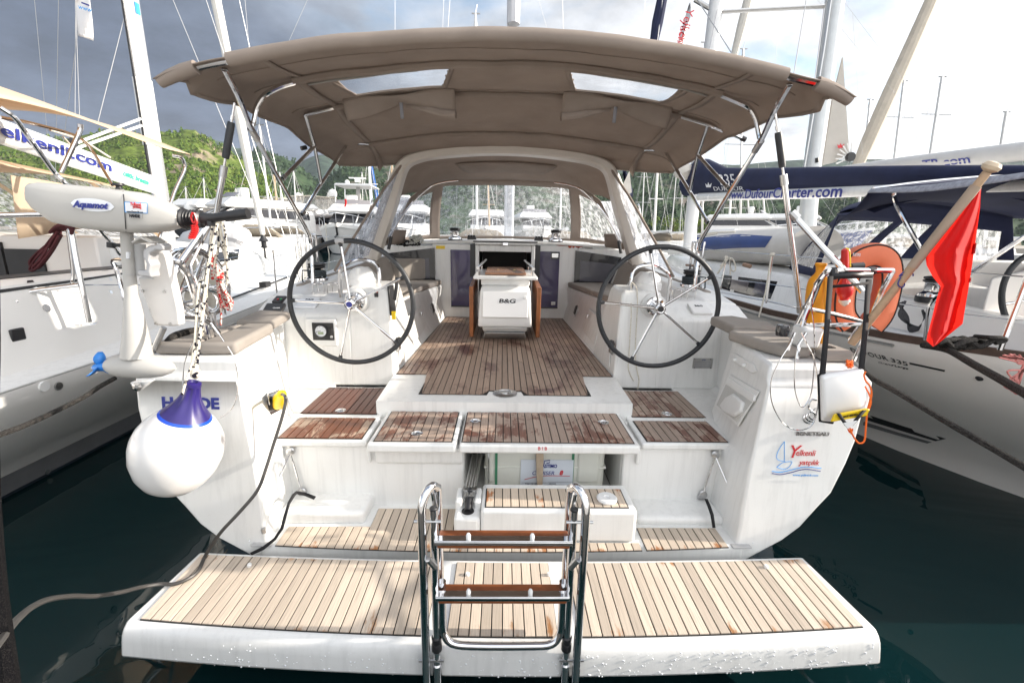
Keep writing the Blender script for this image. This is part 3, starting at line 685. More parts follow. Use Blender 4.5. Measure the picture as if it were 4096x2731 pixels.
# builder's plate on the starboard console
pl = flat('rating_plate', 2773, 1432, 2848, 1474, yc, steeld, Y, .003, .002)
for i, vv in enumerate((1448, 1455, 1462, 1469)):
    a = P(2777, vv, y=yc-.0035); c = P(2843, vv, y=yc-.0035); obj('ruled_line', MB().tube([a, c], .0006, 4), blueink, pl)
text('lettering', 'SPBI', frame(P(2815, 1440, y=yc-.0035), (1,0,0), (0,0,1)), .018, blueink, pl, ext=.0003)
for u, v in ((2779, 1436), (2843, 1437), (2777, 1470), (2842, 1471)):
    obj('rivet', MB().lathe([(.004, 0), (.003, .003), (.0005, .0035)], 8, Matrix.Translation(P(u, v, y=yc-.003)) @ Matrix.Rotation(R(90), 4, 'X')), blk, pl)
# loose white lanyards over the starboard pedestal
ln = MB()
for pts in ([(2527, 1128), (2524, 1160), (2525, 1260), (2521, 1330), (2516, 1420), (2513, 1470), (2522, 1500), (2535, 1522)],
            [(2527, 1128), (2545, 1150), (2550, 1200), (2548, 1260), (2541, 1400), (2546, 1470), (2556, 1520), (2550, 1558)]):
    ln.tube(spline([P(u, v, y=3.60 if v > 1170 else 3.70) for u, v in pts], 5), .0045, 6)
LANYARD = ln
# ---- benches, coamings
for s in (-1, 1):
    A = lambda x, y, z: (s*x, y, z)
    bench = MB().loft([[A(.905-.037*(y-3.62)+.0, y, .90), A(.5*(.87+.19*(6.15-y))+.45, y, 1.15), A(.87+.19*(6.15-y), y, 1.385), A(1.75, y, 1.385), A(1.75, y, .90)] for y in (4.38, 5.2, 6.26)])
    bo = obj('cockpit_bench', bench, gelm, Y, bevel=.02, seg=3)
    coam = MB().loft([[A(1.46-dx, y, 1.37), A(1.60-dx, y, zt-.02), A(1.66-dx, y, zt), A(1.93-dx, y, zt-.03), A(2.02, y, 1.46), A(2.02, y, 1.2)] for y, zt, dx in ((3.95, 1.545, -.12), (4.4, 1.60, -.14), (5.2, 1.68, -.03), (6.1, 1.77, .06), (6.5, 1.80, .10))])
    obj('coaming', coam, gelm, Y, bevel=.015)
    # locker vent with grey frame
    yv = 5.75; xv = .955
    obj('vent_frame', MB().obox(frame((s*.925, yv, 1.17), (0, 1, 0), (s*.25, 0, 1)), .20, .24, .02), greyp, bo, bevel=.02, seg=3)
    obj('vent_opening', MB().obox(frame((s*.915, yv, 1.17), (0, 1, 0), (s*.25, 0, 1)), .12, .16, .012), blk, bo, bevel=.015)
    obj('bench_door', MB().obox(frame((s*.945, 4.85, 1.13), (0, 1, 0), (s*.25, 0, 1)), .75, .26, .012), gelm, bo, bevel=.008)
    obj('door_catch', MB().obox(frame((s*.925, 5.0, 1.20), (0, 1, 0), (s*.25, 0, 1)), .03, .045, .02), steel, bo, bevel=.004)
    # grab slot, shower niche and speaker on the inside of the quarter
# starboard niche (no recess cut: frame, back panel greyed as recess shade, bag)
qn = lambda u, v, d=0: None
xw = 1.41
def wallpt(u, v, s=1): 
    # inner face of the starboard quarter: x rises from 1.40 (y 2.33) to 1.55 (y 3.07)
    d = rg2*((u-W_/2)/F_) + dw2*((v-H_/2)/F_) + fwd
    # plane through (1.437,2.35,1.395),(1.585,3.07,1.395),(1.50,3.07,.87)
    a = Vector((1.437, 2.35, 1.395)); n = (Vector((1.585, 3.07, 1.395))-a).cross(Vector((1.50, 3.07, .87))-a)
    return CAM + d*((a-CAM).dot(n)/d.dot(n))
def wallquad(pts, th, mat, name, parent, bevel=.004, s=1):
    a = [wallpt(u, v) for u, v in pts]; n = (a[1]-a[0]).cross(a[2]-a[0]).normalized()
    if n.x > 0: n = -n
    return obj(name, MB().prism([p-n*.004 for p in a], n*th), mat, parent, bevel=bevel)
niche = wallquad([(2921, 1496), (3038, 1566), (2952, 1704), (2858, 1622)], .008, white, 'niche_frame', Y, .01)
wallquad([(2919, 1508), (3026, 1580), (3020, 1606), (2908, 1530)], .016, white, 'niche_flap', niche)
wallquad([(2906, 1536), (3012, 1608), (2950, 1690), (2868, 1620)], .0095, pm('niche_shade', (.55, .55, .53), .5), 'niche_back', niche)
wallquad([(2915, 1590), (2945, 1575), (2985, 1610), (2975, 1650), (2948, 1670), (2905, 1650), (2890, 1625)], .03, white, 'shower_bag', niche, .012)
gslot = wallquad([(2925, 1412), (2945, 1414), (3020, 1458), (3030, 1486), (3010, 1494), (2935, 1445)], .012, gelm, 'shower_moulding', Y, .01)
for u, v in ((2948, 1440), (2985, 1463)):
    obj('shower_knob', MB().lathe([(.013, 0), (.013, .02), (.006, .028)], 12, Matrix.Translation(wallpt(u, v)) @ Matrix.Rotation(R(-80), 4, 'Y')), white, gslot)
# ---- bulkhead, coachroof, companionway
bh = MB()
bh.box(-.98, -.385, 6.25, 6.30, .93, 1.93); bh.box(.385, .98, 6.25, 6.30, .93, 1.93)
bh.box(-.385, .385, 6.25, 6.30, .93, 1.30)
for s in (-1, 1):
    bh.loft([[(s*.98, 6.25, z), (s*1.62, 6.13, z), (s*1.62, 6.2, z), (s*.98, 6.32, z)] for z in (1.37, 1.93-.03)])
bo = obj('bulkhead', bh, gelm, Y, bevel=.008)
rings = []
for y, hwid, zt in ((6.20, 1.60, 1.955), (6.6, 1.58, 1.97), (8, 1.45, 1.96), (10, 1.0, 1.80), (12, .5, 1.5)):
    rings.append([(-hwid-.12, y+.0, 1.45), (-hwid, y, zt-.10), (-hwid*.9, y, zt-.03), (-hwid*.5, y, zt), (0, y, zt+.015), (hwid*.5, y, zt), (hwid*.9, y, zt-.03), (hwid, y, zt-.10), (hwid+.12, y, 1.45)])
roof = MB()
for sgn in (-1, 1): pass
ro = obj('coachroof', MB().loft([rings[0][1:-1]]+[r[1:-1] for r in rings[1:]], ring_closed=False, caps=False), gelm, Y, solid=.03, angle=60)
obj('side_deck', MB().prism([(-2.02, 3.7, 1.40), (2.02, 3.7, 1.40), (2.02, 7, 1.42), (1.4, 11, 1.5), (.2, 14.3, 1.55), (-.2, 14.3, 1.55), (-1.4, 11, 1.5), (-2.02, 7, 1.42)], (0, 0, .012)) if False else
    MB().loft([[(s_*2.02, 4.2, 1.40), (s_*2.05, 7, 1.42), (s_*1.4, 11, 1.5), (s_*.1, 14.3, 1.55)] for s_ in (-1, 1)], ring_closed=False, caps=False).add([(0,0,-5)]*0, []), gelm, Y, solid=.02) if False else None
sd = MB()
for s in (-1, 1):
    sd.loft([[(s*1.5, y, 1.43), (s*xx, y, 1.43)] for y, xx in ((4.1, 2.0), (6.5, 2.03), (8.5, 1.93), (10.5, 1.55), (12.5, .9), (13.2, .6))], ring_closed=False, caps=False)
obj('side_deck', sd, gelm, Y, solid=.02)
obj('foredeck', MB().prism([(-1.5, 8.5, 1.44), (1.5, 8.5, 1.44), (1.0, 11.8, 1.48), (.1, 14.2, 1.52), (-.1, 14.2, 1.52), (-1.0, 11.8, 1.48)], (0, 0, .02)), gelm, Y)
for s in (-1, 1):
    # purple tinted swing doors fixed to the bulkhead
    xs = sorted((s*.735, s*.42))
    dr_ = obj('companionway_door', MB().box(xs[0], xs[1], 6.225, 6.243, 1.085, 1.855), purple, Y, bevel=.003)
    xb = sorted((s*.47, s*.37)); obj('door_edge', MB().box(xb[0], xb[1], 6.210, 6.222, 1.50, 1.93), blk, dr_)
    obj('bottom_rail', MB().box(xs[0], xs[1], 6.215, 6.224, 1.085, 1.10), blk, dr_)
    # dark side portlights
    a = Vector((s*.945, 6.232, 1.40)); d1 = Vector((s*.60, -.105, 0))
    po = obj('portlight', MB().prism([a+Vector((0, 0, .015)), a+d1+Vector((0, 0, .03)), a+d1+Vector((0, 0, .40)), a+Vector((0, 0, .475))], (0, -.012, 0)), wglass, Y)
    obj('portlight_pane', MB().prism([a+d1*.12+Vector((0, 0, .07)), a+d1*.95+Vector((0, 0, .07)), a+d1*.95+Vector((0, 0, .30)), a+d1*.12+Vector((0, 0, .345))], (0, -.016, 0)), pm('grey_pane', (.10, .10, .12), .08), po)
obj('door_lock', MB().box(.615, .725, 6.205, 6.222, 1.755, 1.85), blk, Y)
obj('lock_plate', MB().box(.625, .715, 6.198, 6.204, 1.775, 1.835), steel, Y, bevel=.003)
obj('door_hasp', MB().box(.64, .70, 6.205, 6.222, 1.13, 1.18), steel, Y, bevel=.004)
obj('bow_thruster_sticker', MB().box(-.93, -.81, 6.243, 6.248, 1.862, 1.905), yellow, Y)
o = obj('companionway_hatch', MB().box(-.40, .40, 6.10, 6.35, 1.935, 1.965), gelm, Y, bevel=.006)
obj('hatch_edge', MB().box(-.42, .42, 6.085, 6.12, 1.965, 1.983), blk, o)
obj('hatch_catch', MB().box(-.035, .035, 6.07, 6.10, 1.93, 1.965), steel, o, bevel=.004)
obj('companionway_frame', MB().box(-.40, -.35, 6.20, 6.25, 1.25, 1.93).box(.35, .40, 6.20, 6.25, 1.25, 1.93).box(-.35, .35, 6.21, 6.25, 1.84, 1.93), gelm, Y, bevel=.01)
# cabin interior: dark brown back wall, sides and floor
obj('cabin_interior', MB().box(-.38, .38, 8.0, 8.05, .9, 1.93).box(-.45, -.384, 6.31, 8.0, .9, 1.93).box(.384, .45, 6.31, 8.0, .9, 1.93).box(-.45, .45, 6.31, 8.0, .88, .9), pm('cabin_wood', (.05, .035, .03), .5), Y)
# coachroof winches
def winch(parent, x, y, z, k=1.0, name='winch'):
    T = Matrix.Translation((x, y, z)) @ Matrix.Scale(k, 4)
    o = obj(name, MB().lathe([(.088, 0), (.088, .035), (.084, .04)], 28, T), blk, parent)
    obj('winch_drum', MB().lathe([(.084, .036), (.082, .058), (.06, .066), (.052, .075), (.050, .125), (.056, .135)], 28, T), steel, o)
    obj('winch_top', MB().lathe([(.056, .133), (.066, .14), (.066, .148), (.052, .152), (.066, .158), (.064, .17), (.03, .176), (.028, .168), (.002, .168)], 28, T), blk, o)
    return o
winch(Y, -.69, 6.40, 1.945, 1.15); winch(Y, .69, 6.40, 1.945, 1.15)
for s in (-1, 1):
    o = obj('rope_clutch', MB().box(s*.47-.06, s*.47+.06, 6.50, 6.66, 1.97, 2.03), blk, Y, bevel=.01)
    for k in range(3): obj('clutch_lever', MB().box(s*.47-.05+.036*k, s*.47-.025+.036*k, 6.46, 6.60, 2.03, 2.05), blk, o, bevel=.006)
# coaming winches with wraps of line
for s in (-1, 1):
    o = winch(Y, s*1.86, 4.55, 1.555, 1.25)
    pts = []
    for i in range(60):
        a = i*.42; pts.append((s*1.86+.083*math.cos(a), 4.55+.083*math.sin(a), 1.635+.0011*i))
    pts += [(s*1.98, 4.50, 1.70), (s*1.97, 4.46, 1.60), (s*1.90, 4.40, 1.57), (s*1.80, 4.45, 1.565), (s*1.74, 4.8, 1.60)]
    obj('sheet', MB().tube(pts, .0075, 6), pm('slate_rope', (.05, .065, .075), .85, var=.2, bmp=.4, bs=200), o)
# ---- cockpit table
tb = obj('cockpit_table', MB().loft([[(-.245, 4.93, .945), (.245, 4.93, .945), (.245, 5.5, .945), (-.245, 5.5, .945)], [(-.215, 4.75, 1.05), (.215, 4.75, 1.05), (.215, 5.5, 1.05), (-.215, 5.5, 1.05)]]), greyp, Y, bevel=.01)
obj('table_plinth', MB().loft([[(-.235, 4.80, 1.06), (.235, 4.80, 1.06), (.235, 5.5, 1.06), (-.235, 5.5, 1.06)], [(-.24, 4.73, 1.11), (.24, 4.73, 1.11), (.24, 5.5, 1.11), (-.24, 5.5, 1.11)]]), white, tb, bevel=.01)
obj('table_case', MB().loft([[(-.285, 4.73, 1.115), (.285, 4.73, 1.115), (.285, 5.55, 1.115), (-.285, 5.55, 1.115)], [(-.28, 4.70, 1.20), (.28, 4.70, 1.20), (.28, 5.55, 1.20), (-.28, 5.55, 1.20)], [(-.262, 4.745, 1.50), (.262, 4.745, 1.50), (.262, 5.5, 1.50), (-.262, 5.5, 1.50)], [(-.25, 4.80, 1.545), (.25, 4.80, 1.545), (.25, 5.5, 1.545), (-.25, 5.5, 1.545)]]), white, tb, bevel=.02, seg=3)
pm_ = frame((0, 4.705, 1.365), (1, 0, 0), (0, .15, 1))
o = obj('plotter_lid', MB().obox(pm_, .475, .275, .028), pm('bright_cover', (.82, .82, .82), .3, var=.01), tb, bevel=.008)
text('lettering', 'B&G', pm_ @ Matrix.Translation((.02, .035, .0145)), .058, blkink, o, shear=.12, bold=.0018, width=.175)
obj('lid_latch', MB().obox(pm_ @ Matrix.Translation((.205, .075, .02)), .035, .03, .015), white, o, bevel=.004)
obj('table_neck', MB().box(-.26, .26, 4.86, 5.5, 1.545, 1.615), white, tb, bevel=.01)
tt = obj('table_tray', MB().box(-.335, .335, 4.74, 5.62, 1.615, 1.655), white, tb, bevel=.015, seg=3)
for s in (-1, 1):
    x0, x1 = sorted((s*.338, s*.382))
    obj('table_leaf', MB().loft([[(x0, 4.83, .985), (x1, 4.83, .985), (x1, 5.7, 1.0), (x0, 5.7, 1.0)], [(x0, 4.80, 1.535), (x1, 4.80, 1.535), (x1, 5.7, 1.58), (x0, 5.7, 1.58)]]), pm('leaf_teak', (.25, .09, .032), .35, var=.25, vs=14), tb, bevel=.006)
    obj('table_rail', MB().tube([(s*.285, 4.72, 1.735), (s*.235, 5.55, 1.765)], .017, 10), steel, tt)
    for yy in (4.78, 5.48): obj('rail_post', MB().tube([(s*.277, yy, 1.65), (s*.277, yy, 1.74)], .010, 8), steel, tt)
for k, (y0, y1) in enumerate(((4.80, 5.18), (5.185, 5.60))):
    obj('top_board', MB().box(-.215, .215, y0, y1, 1.662, 1.686), pm('table_teak', (.30, .15, .085), .25, var=.2, vs=9), tt, bevel=.004)
for x in (-.08, .10): obj('brass_hinge', MB().box(x-.012, x+.012, 5.15, 5.20, 1.6865, 1.690), pm('brass', (.5, .38, .15), .3, 1.0), tt)
# ================================================================== BIMINI, ARCH, SPRAYHOOD
def lerp(tab, y):
    if y <= tab[0][0]: return tab[0][1]
    for (a, p), (b_, q) in zip(tab, tab[1:]):
        if y <= b_:
            k = (y-a)/(b_-a); return p+(q-p)*k
    return tab[-1][1]
ZC = [(2.70, 3.118), (2.75, 3.127), (3.3, 3.185), (4.0, 3.194), (4.9, 3.075), (5.45, 2.995)]
HW = [(2.70, 1.895), (2.80, 1.82), (3.4, 1.80), (4.4, 1.80), (5.10, 1.76), (5.3, 1.5), (5.46, 1.12)]
HOOPS = (2.75, 3.3, 4.0, 4.9, 5.46)
def canopy_z(x, y):
    hwid = lerp(HW, y); u = abs(x)/hwid
    z = lerp(ZC, y) - .068*x*x*1.0
    e = max(0, (u-.90)/.10); z -= .085*e*e*(.25 if y < 2.85 else 1)
    for a, b_ in zip(HOOPS, HOOPS[1:]):
        if a <= y <= b_: z -= .016*math.sin(math.pi*(y-a)/(b_-a))*(1-.3*u)
    z += .009*noise.noise(Vector((x*1.7, y*2.4, 3.0))) + .006*noise.noise(Vector((x*5+y*4, y*1.3-x, 9))) + .0035*noise.noise(Vector((x*2.2, y*14, 5)))
    return z
NU, NV = 150, 96
ys = [2.70+(5.46-2.70)*j/NV for j in range(NV+1)]
cv = []; cf = []; wf = []
def inwin(x, y):
    a = abs(x)
    return .40+.25*(y-3.40) < a < 1.20-.1*(y-3.4)-max(0, .12*(3.55-y)) and 3.42+.06*max(0, a-.6) < y < 3.80
for i in range(NU+1):
    for j in range(NV+1):
        x = (-1+2*i/NU)*lerp(HW, ys[j]); cv.append((x, ys[j], canopy_z(x, ys[j])))
for i in range(NU):
    for j in range(NV):
        q = (i*(NV+1)+j, (i+1)*(NV+1)+j, (i+1)*(NV+1)+j+1, i*(NV+1)+j+1)
        c = sum((Vector(cv[k]) for k in q), Vector())/4
        (wf if inwin(c.x, c.y) else cf).append(q)
def sub(vs, fs):
    ids = sorted({i for f in fs for i in f}); mp_ = {k: n for n, k in enumerate(ids)}
    return MB().add([vs[k] for k in ids], [tuple(mp_[k] for k in f) for f in fs])
bim = obj('bimini', sub(cv, cf), taupe, Y, solid=.006, angle=60)
for s in (-1, 1):
    obj('bimini_window', sub(cv, [f for f in wf if (cv[f[0]][0] > 0) == (s > 0)]), vinyl_clean, bim, angle=60)
for s in (-1, 1):
    C4 = [(.405, 3.42), (.50, 3.80), (1.15, 3.80), (1.21, 3.45), (.8, 3.425)]
    loop = []
    for (xa, ya), (xb, yb) in zip(C4, C4[1:]+C4[:1]):
        for k in range(10): loop.append((s*(xa+(xb-xa)*k/10), ya+(yb-ya)*k/10))
    cx_ = sum(a for a, b_ in loop)/len(loop); cy_ = sum(b_ for a, b_ in loop)/len(loop)
    rows = [[(a+(a-cx_)*q, b_+(b_-cy_)*q*1.6, canopy_z(a+(a-cx_)*q, b_+(b_-cy_)*q*1.6)-.007) for q in (-.02, .03, .085)] for a, b_ in loop]
    obj('window_hem', MB().loft(rows, closed=True, ring_closed=False, caps=False), taupe, bim, solid=.004)
def on(x, y, d=.012): return (x, y, canopy_z(x, y)-d)
# aft hoop: steel with canvas sleeves
hoopx = [(-1.88+3.76*i/60) for i in range(61)]
obj('aft_hoop', MB().tube([on(x, 2.735, .01) for x in hoopx if abs(x) < 1.72], .020, 10), steel, bim)
obj('aft_sleeve', MB().tube([on(x, 2.73, .008) for x in hoopx if abs(x) < 1.54], .036, 12), taupe, bim)
for s in (-1, 1):
    obj('tip_sleeve', MB().tube([on(s*x, 2.735, .012) for x in (1.68, 1.75, 1.82, 1.885)], [.036, .037, .034, .030], 12), taupe, bim)
# hoop pockets, seams and webbing
for y, r, xm in ((3.3, .030, 1.41), (4.0, .024, 1.40), (4.9, .020, 1.38)):
    obj('hoop_pocket', MB().tube([on(-xm+2*xm*i/40, y, .02) for i in range(41)], r, 8), taupe, bim)
for y in (2.95, 3.36, 3.92, 4.06, 4.98):
    obj('seam', MB().tube([on(-1.7+3.4*i/60, y, .0055) for i in range(61)], .0035, 5), taupe, bim)
zipm = pm('zip_tape', (.32, .31, .29), .7, var=.1)
for s in (-1, 1):
    obj('zip', MB().tube([on(s*x, 3.40+.03*(x-.6), .012) for x in (.62, .8, 1.0, 1.2, 1.38)], .008, 6), zipm, bim)
    obj('long_webbing', MB().loft([[on(s*(1.36+w), 3.30+2.05*k/14, .014+.01*math.sin(k)) for w in (0, .05)] for k in range(15)], ring_closed=False, caps=False), taupe, bim, solid=.004)
    obj('long_webbing', MB().loft([[on(s*(1.34-.0*k+w), 2.80+.5*k/6, .012) for w in (0, .035)] for k in range(7)], ring_closed=False, caps=False), taupe, bim, solid=.004)
    obj('edge_hem', MB().tube([on(s*lerp(HW, y)*.995, y, .004) for y in ys[2::3]], .011, 6), taupe, bim)
    # steel: bent main hoop, cross tubes, poles, struts
    B = lambda x, y, z: (s*x, y, z)
    h2 = spline([on(s*1.38, 3.3, .03), on(s*1.50, 3.3, .045), B(1.60, 3.3, 2.94), B(1.655, 3.29, 2.87), B(1.68, 3.28, 2.79), B(1.69, 3.27, 2.745)], 5)
    bow = obj('bimini_frame', MB().tube(h2, .0175, 10), steel, bim)
    obj('cross_tube', MB().tube([on(s*1.37, 4.0, .02), B(1.63, 4.0, 2.985), B(1.93, 4.0, 2.885)] if s > 0 else [on(s*1.37, 4.0, .02), B(1.63, 4.0, 2.985)], .0165, 10), steel, bow)
    obj('cross_tube', MB().tube([on(s*1.36, 4.9, .02), B(1.60, 4.9, 2.94)], .0165, 10), steel, bow)
    pole = obj('support_pole', MB().tube(spline([B(1.55, 2.765, 2.925), B(1.60, 2.98, 2.83), B(1.69, 3.28, 2.70), B(1.74, 3.75, 2.40), B(1.795, 4.25, 2.075), B(1.81, 4.33, 2.0), B(1.812, 4.345, 1.92), B(1.80, 4.31, 1.78), B(1.80, 4.29, 1.60)], 4), .0165, 10), steel, bim)
    obj('pole_clamp', MB().tube([B(1.686, 3.24, 2.725), B(1.692, 3.32, 2.67)], .022, 10), steeld, pole)
    top3 = Vector(B(1.63, 4.0, 2.985)); j1 = P(1258, 585, x=-1.67); j1.x *= -s; j2 = P(1285, 735, x=-1.70); j2.x *= -s
    a4 = Vector(B(1.585, 4.9, 2.94)); q1 = P(1130, 715, x=-1.735); q1.x *= -s; q2 = P(1208, 858, x=-1.775); q2.x *= -s
    obj('strut', MB().tube([top3, j1, j2], .0145, 10), steel, bow)
    obj('strut', MB().tube([a4, j2, q2], .0155, 10), steel, bow)
    obj('strut', MB().tube([j1+(j1-q1).normalized()*.02, q1], .0155, 10), steel, bow)
    for c, d in ((q1, j1), (q2, j2)):
        obj('strut_fork', MB().tube([c, c+(d-c).normalized()*.035], .021, 8), steeld, bow)
    # telescopic backstay prop with foam sleeve
    if s < 0: tp = P(938, 412, x=-1.585); ft = P(803, 1238, y=2.9)
    else: tp = P(3103, 455, x=1.585); ft = P(3202, 1250, y=2.95)
    d = ft-tp
    kk = [(0.0, .007), (.055, .007), (.056, .012), (.075, .012), (.076, .007), (.30, .007), (.305, .0165), (.985, .0165), (1.0, .012)]
    pr = obj('backstay_prop', MB().tube([tp+d*k for k, r in kk], [r for k, r in kk], 12), steel, Y)
    obj('foam_sleeve', MB().tube([tp+d*.085, tp+d*.10, tp+d*.235, tp+d*.25], [.018, .0205, .0205, .018], 12), leather, pr)
    obj('prop_collar', MB().tube([tp+d*.285, tp+d*.335], .021, 12), steeld, pr)
    obj('prop_socket', MB().tube([tp+d*.965, tp+d*1.0], .021, 12), steeld, pr)
obj('tube_plug', MB().tube([(1.92, 4.0, 2.888), (1.955, 4.0, 2.876)], .021, 10), blk, bim)
obj('tube_plug', MB().tube([P(1225, 590, x=-1.75), P(1205, 594, x=-1.78)], .018, 10), blk, bim)
# window flaps tied up in the middle
for s in (-1, 1):
    def flap(u, v, s=s):
        x = .42+.86*u; pinch = abs(u-.5)*2
        hang = .135*(.35+.65*pinch) if v > 0 else 0
        y = 3.86+.10*v*(1-.5*pinch)+.05*v
        b_ = .05*math.sin(math.pi*min(1, v))*(.4+.6*math.exp(-((pinch)/.5)**2))
        return (s*x, y, canopy_z(s*x, 3.86)-.012-hang*v-b_*.4+.012*math.sin(9*u+4*v))
    fl = obj('window_flap', MB().grid(flap, 28, 8), taupe, bim, solid=.006, angle=70)
    obj('flap_roll', MB().tube(spline([Vector(flap(u, 1.0))+Vector((0, .0, -.01)) for u in ((.0, .12, .25, .38, .47) if s < 0 else (.0, .12, .25, .38, .47))], 4), [.034]*9+[.028]*4+[.018]*4, 10, caps=False), taupe, fl)
    c = Vector(flap(.5, .6))
    obj('flap_tie', MB().loft([[(c.x+w, c.y-.03+.01*k, c.z+.06-.035*k) for w in (-.014, .014)] for k in range(6)], ring_closed=False, caps=False), pm('grey_webbing', (.22, .22, .24), .8), fl, solid=.003)
# moulded arch
arc = [(1.66, 5.72, 1.72), (1.56, 5.65, 1.95), (1.44, 5.58, 2.22), (1.30, 5.51, 2.53), (1.20, 5.46, 2.74), (1.12, 5.435, 2.835), (1.0, 5.42, 2.885), (.8, 5.41, 2.925), (.4, 5.40, 2.965), (0, 5.40, 2.98)]
cl = spline([(-a, b_, c) for a, b_, c in arc]+[(a, b_, c) for a, b_, c in reversed(arc[:-1])], 4)
rings = []
for i, p in enumerate(cl):
    t_ = (cl[min(i+1, len(cl)-1)]-cl[max(i-1, 0)]).normalized(); nrm = Vector((t_.z, 0, -t_.x)).normalized()
    h = .045+.040*max(0, min(1, (2.9-p.z)/.5)); d = .10
    f = Vector((0, 1, 0))
    rings.append([p+nrm*h-f*d*.8, p+nrm*h*.6-f*d, p-nrm*h*.6-f*d, p-nrm*h-f*d*.8, p-nrm*h+f*d, p+nrm*h+f*d])
ar = obj('arch', MB().loft(rings), archm, Y, angle=40)
for s in (-1, 1):
    h = spline([(s*1.54, 5.50, 2.44), (s*1.535, 5.44, 2.40), (s*1.60, 5.46, 2.18), (s*1.665, 5.54, 2.06), (s*1.655, 5.60, 2.03)], 5)
    obj('arch_handle', MB().tube(h, .011, 8), steel, ar)
    obj('arch_hinge', MB().box(min(s*1.50, s*1.58), max(s*1.50, s*1.58), 5.60, 5.64, 1.98, 2.06), steel, ar, bevel=.006)
# sprayhood
bot = [(-1.52, 5.92, 1.90), (-1.46, 6.25, 1.945), (-1.33, 6.65, 1.965), (-1.02, 7.03, 1.985), (-.5, 7.20, 2.0), (0, 7.24, 2.005)]
topc = [(-1.50, 5.94, 2.02), (-1.38, 6.0, 2.26), (-1.18, 6.06, 2.53), (-.84, 6.22, 2.72), (-.45, 6.36, 2.765), (0, 6.40, 2.78)]
def full(c): return spline(c+[(-a, b_, z) for a, b_, z in reversed(c[:-1])], 12)
bl, tl = full(bot), full(topc); M = len(bl)-1
gv = []; NT = 24
for i in range(M+1):
    for j in range(NT+1):
        k = j/NT; p = bl[i].lerp(tl[i], k); o_ = .05*math.sin(math.pi*k); gv.append(tuple(p+Vector((o_*.6*(1 if p.x > 0 else -1)*min(1, abs(p.x)), o_*.6, .0))))
ff = []; pf = {-1: [], 0: [], 1: []}
for i in range(M):
    for j in range(NT):
        q = (i*(NT+1)+j, (i+1)*(NT+1)+j, (i+1)*(NT+1)+j+1, i*(NT+1)+j+1)
        sx = -1+2*(i+.5)/M; k = (j+.5)/NT; a = abs(sx)
        front = a < .388 and .05 < k < .92
        side = .445 < a < .90 and .09 < k < (.86-.2*max(0, (a-.6)/.3))
        if front: pf[0].append(q)
        elif side: pf[1 if sx > 0 else -1].append(q)
        else: ff.append(q)
hood = obj('sprayhood', sub(gv, ff), taupe, Y, solid=.008, angle=70)
obj('front_window', sub(gv, pf[0]), vinyl, hood, angle=70)
for s in (-1, 1): obj('side_window', sub(gv, pf[s]), vinyl_side, hood, angle=70)
# roof between arch and front bow
ac = [p for p in cl if p.z > 2.45]
def roofp(u, v):
    i = u*(len(ac)-1); i0 = int(min(i, len(ac)-2)); a = ac[i0].lerp(ac[i0+1], i-i0)+Vector((0, .07, -.03))
    lo, hi = int(M*.22), int(M*.78); j = lo+u*(hi-lo); j0 = int(min(j, hi-1)); b_ = tl[j0].lerp(tl[j0+1], j-j0)
    p = a.lerp(b_, v); return p+Vector((0, 0, .03*math.sin(math.pi*v)))
obj('hood_roof', MB().grid(roofp, 40, 10), taupe, hood, solid=.006, angle=70)
obj('roof_pocket', MB().grid(lambda u, v: Vector(roofp(.36+.28*u, .30+.40*v))+Vector((0, 0, -.02-.018*math.sin(math.pi*v))), 16, 6), taupe, hood, solid=.006)
for s in (-1, 1):
    B = lambda x, y, z: (s*x, y, z)
    obj('hood_bow', MB().tube(spline([B(.62, 6.17, 2.735), B(.82, 6.12, 2.70), B(.98, 6.08, 2.63), B(1.20, 6.02, 2.42), B(1.36, 5.96, 2.19), B(1.45, 5.92, 2.0), B(1.48, 5.91, 1.86)], 5), .0125, 8), steel, hood)
    obj('bow_boot', MB().tube([B(1.435, 5.89, 2.02), B(1.475, 5.88, 1.86)], .021, 8), blk, hood)
    obj('canvas_pocket', MB().loft([[B(1.34, 6.22, 1.93), B(1.50, 5.98, 1.91)], [B(1.33, 6.20, 2.02), B(1.49, 5.95, 2.0)], [B(1.31, 6.18, 2.10), B(1.46, 5.97, 2.10)]], ring_closed=False, caps=False), taupe, hood, solid=.02)
    # clear side curtain aft of the arch
    c = [B(1.16, 5.36, 2.80), B(1.64, 5.58, 1.80), B(1.83, 4.95, 1.66), B(1.70, 5.18, 1.98), B(1.36, 5.28, 2.52)]
    cu = obj('side_curtain', MB().prism(c, (s*.004, 0, 0)), vinyl_side, hood, smooth=False)
    obj('curtain_hem', MB().tube([c[0], c[4], c[3], c[2]], .014, 6), taupe, cu)
    obj('inner_curtain', MB().prism([B(1.30, 5.60, 2.48), B(1.20, 6.0, 2.50), B(1.46, 5.92, 2.02), B(1.56, 5.72, 1.92)], (s*.004, 0, 0)), vinyl_side, hood, smooth=False)
# own mast, gooseneck cover and boom end
ms = obj('mast', MB().loft([[(.0, 8.05, z), (.13, 8.05, z), (.15, 8.15, z), (.13, 8.32, z), (.0, 8.32, z), (-.02, 8.15, z)] for z in (1.95, 14.0)]), pm('mast_white', (.62, .63, .65), .35, var=.04), Y, bevel=.015)
obj('mast_track', MB().box(.045, .085, 8.02, 8.049, 2.2, 14), steeld, ms)
obj('sail_stack', MB().loft([[(.08+.10*math.cos(a*math.pi/5), 7.93+.11*math.sin(a*math.pi/5), z) for a in range(10)] for z in (5.2, 5.35, 14)]), pm('mast_grey', (.50, .51, .54), .45, var=.05), ms)
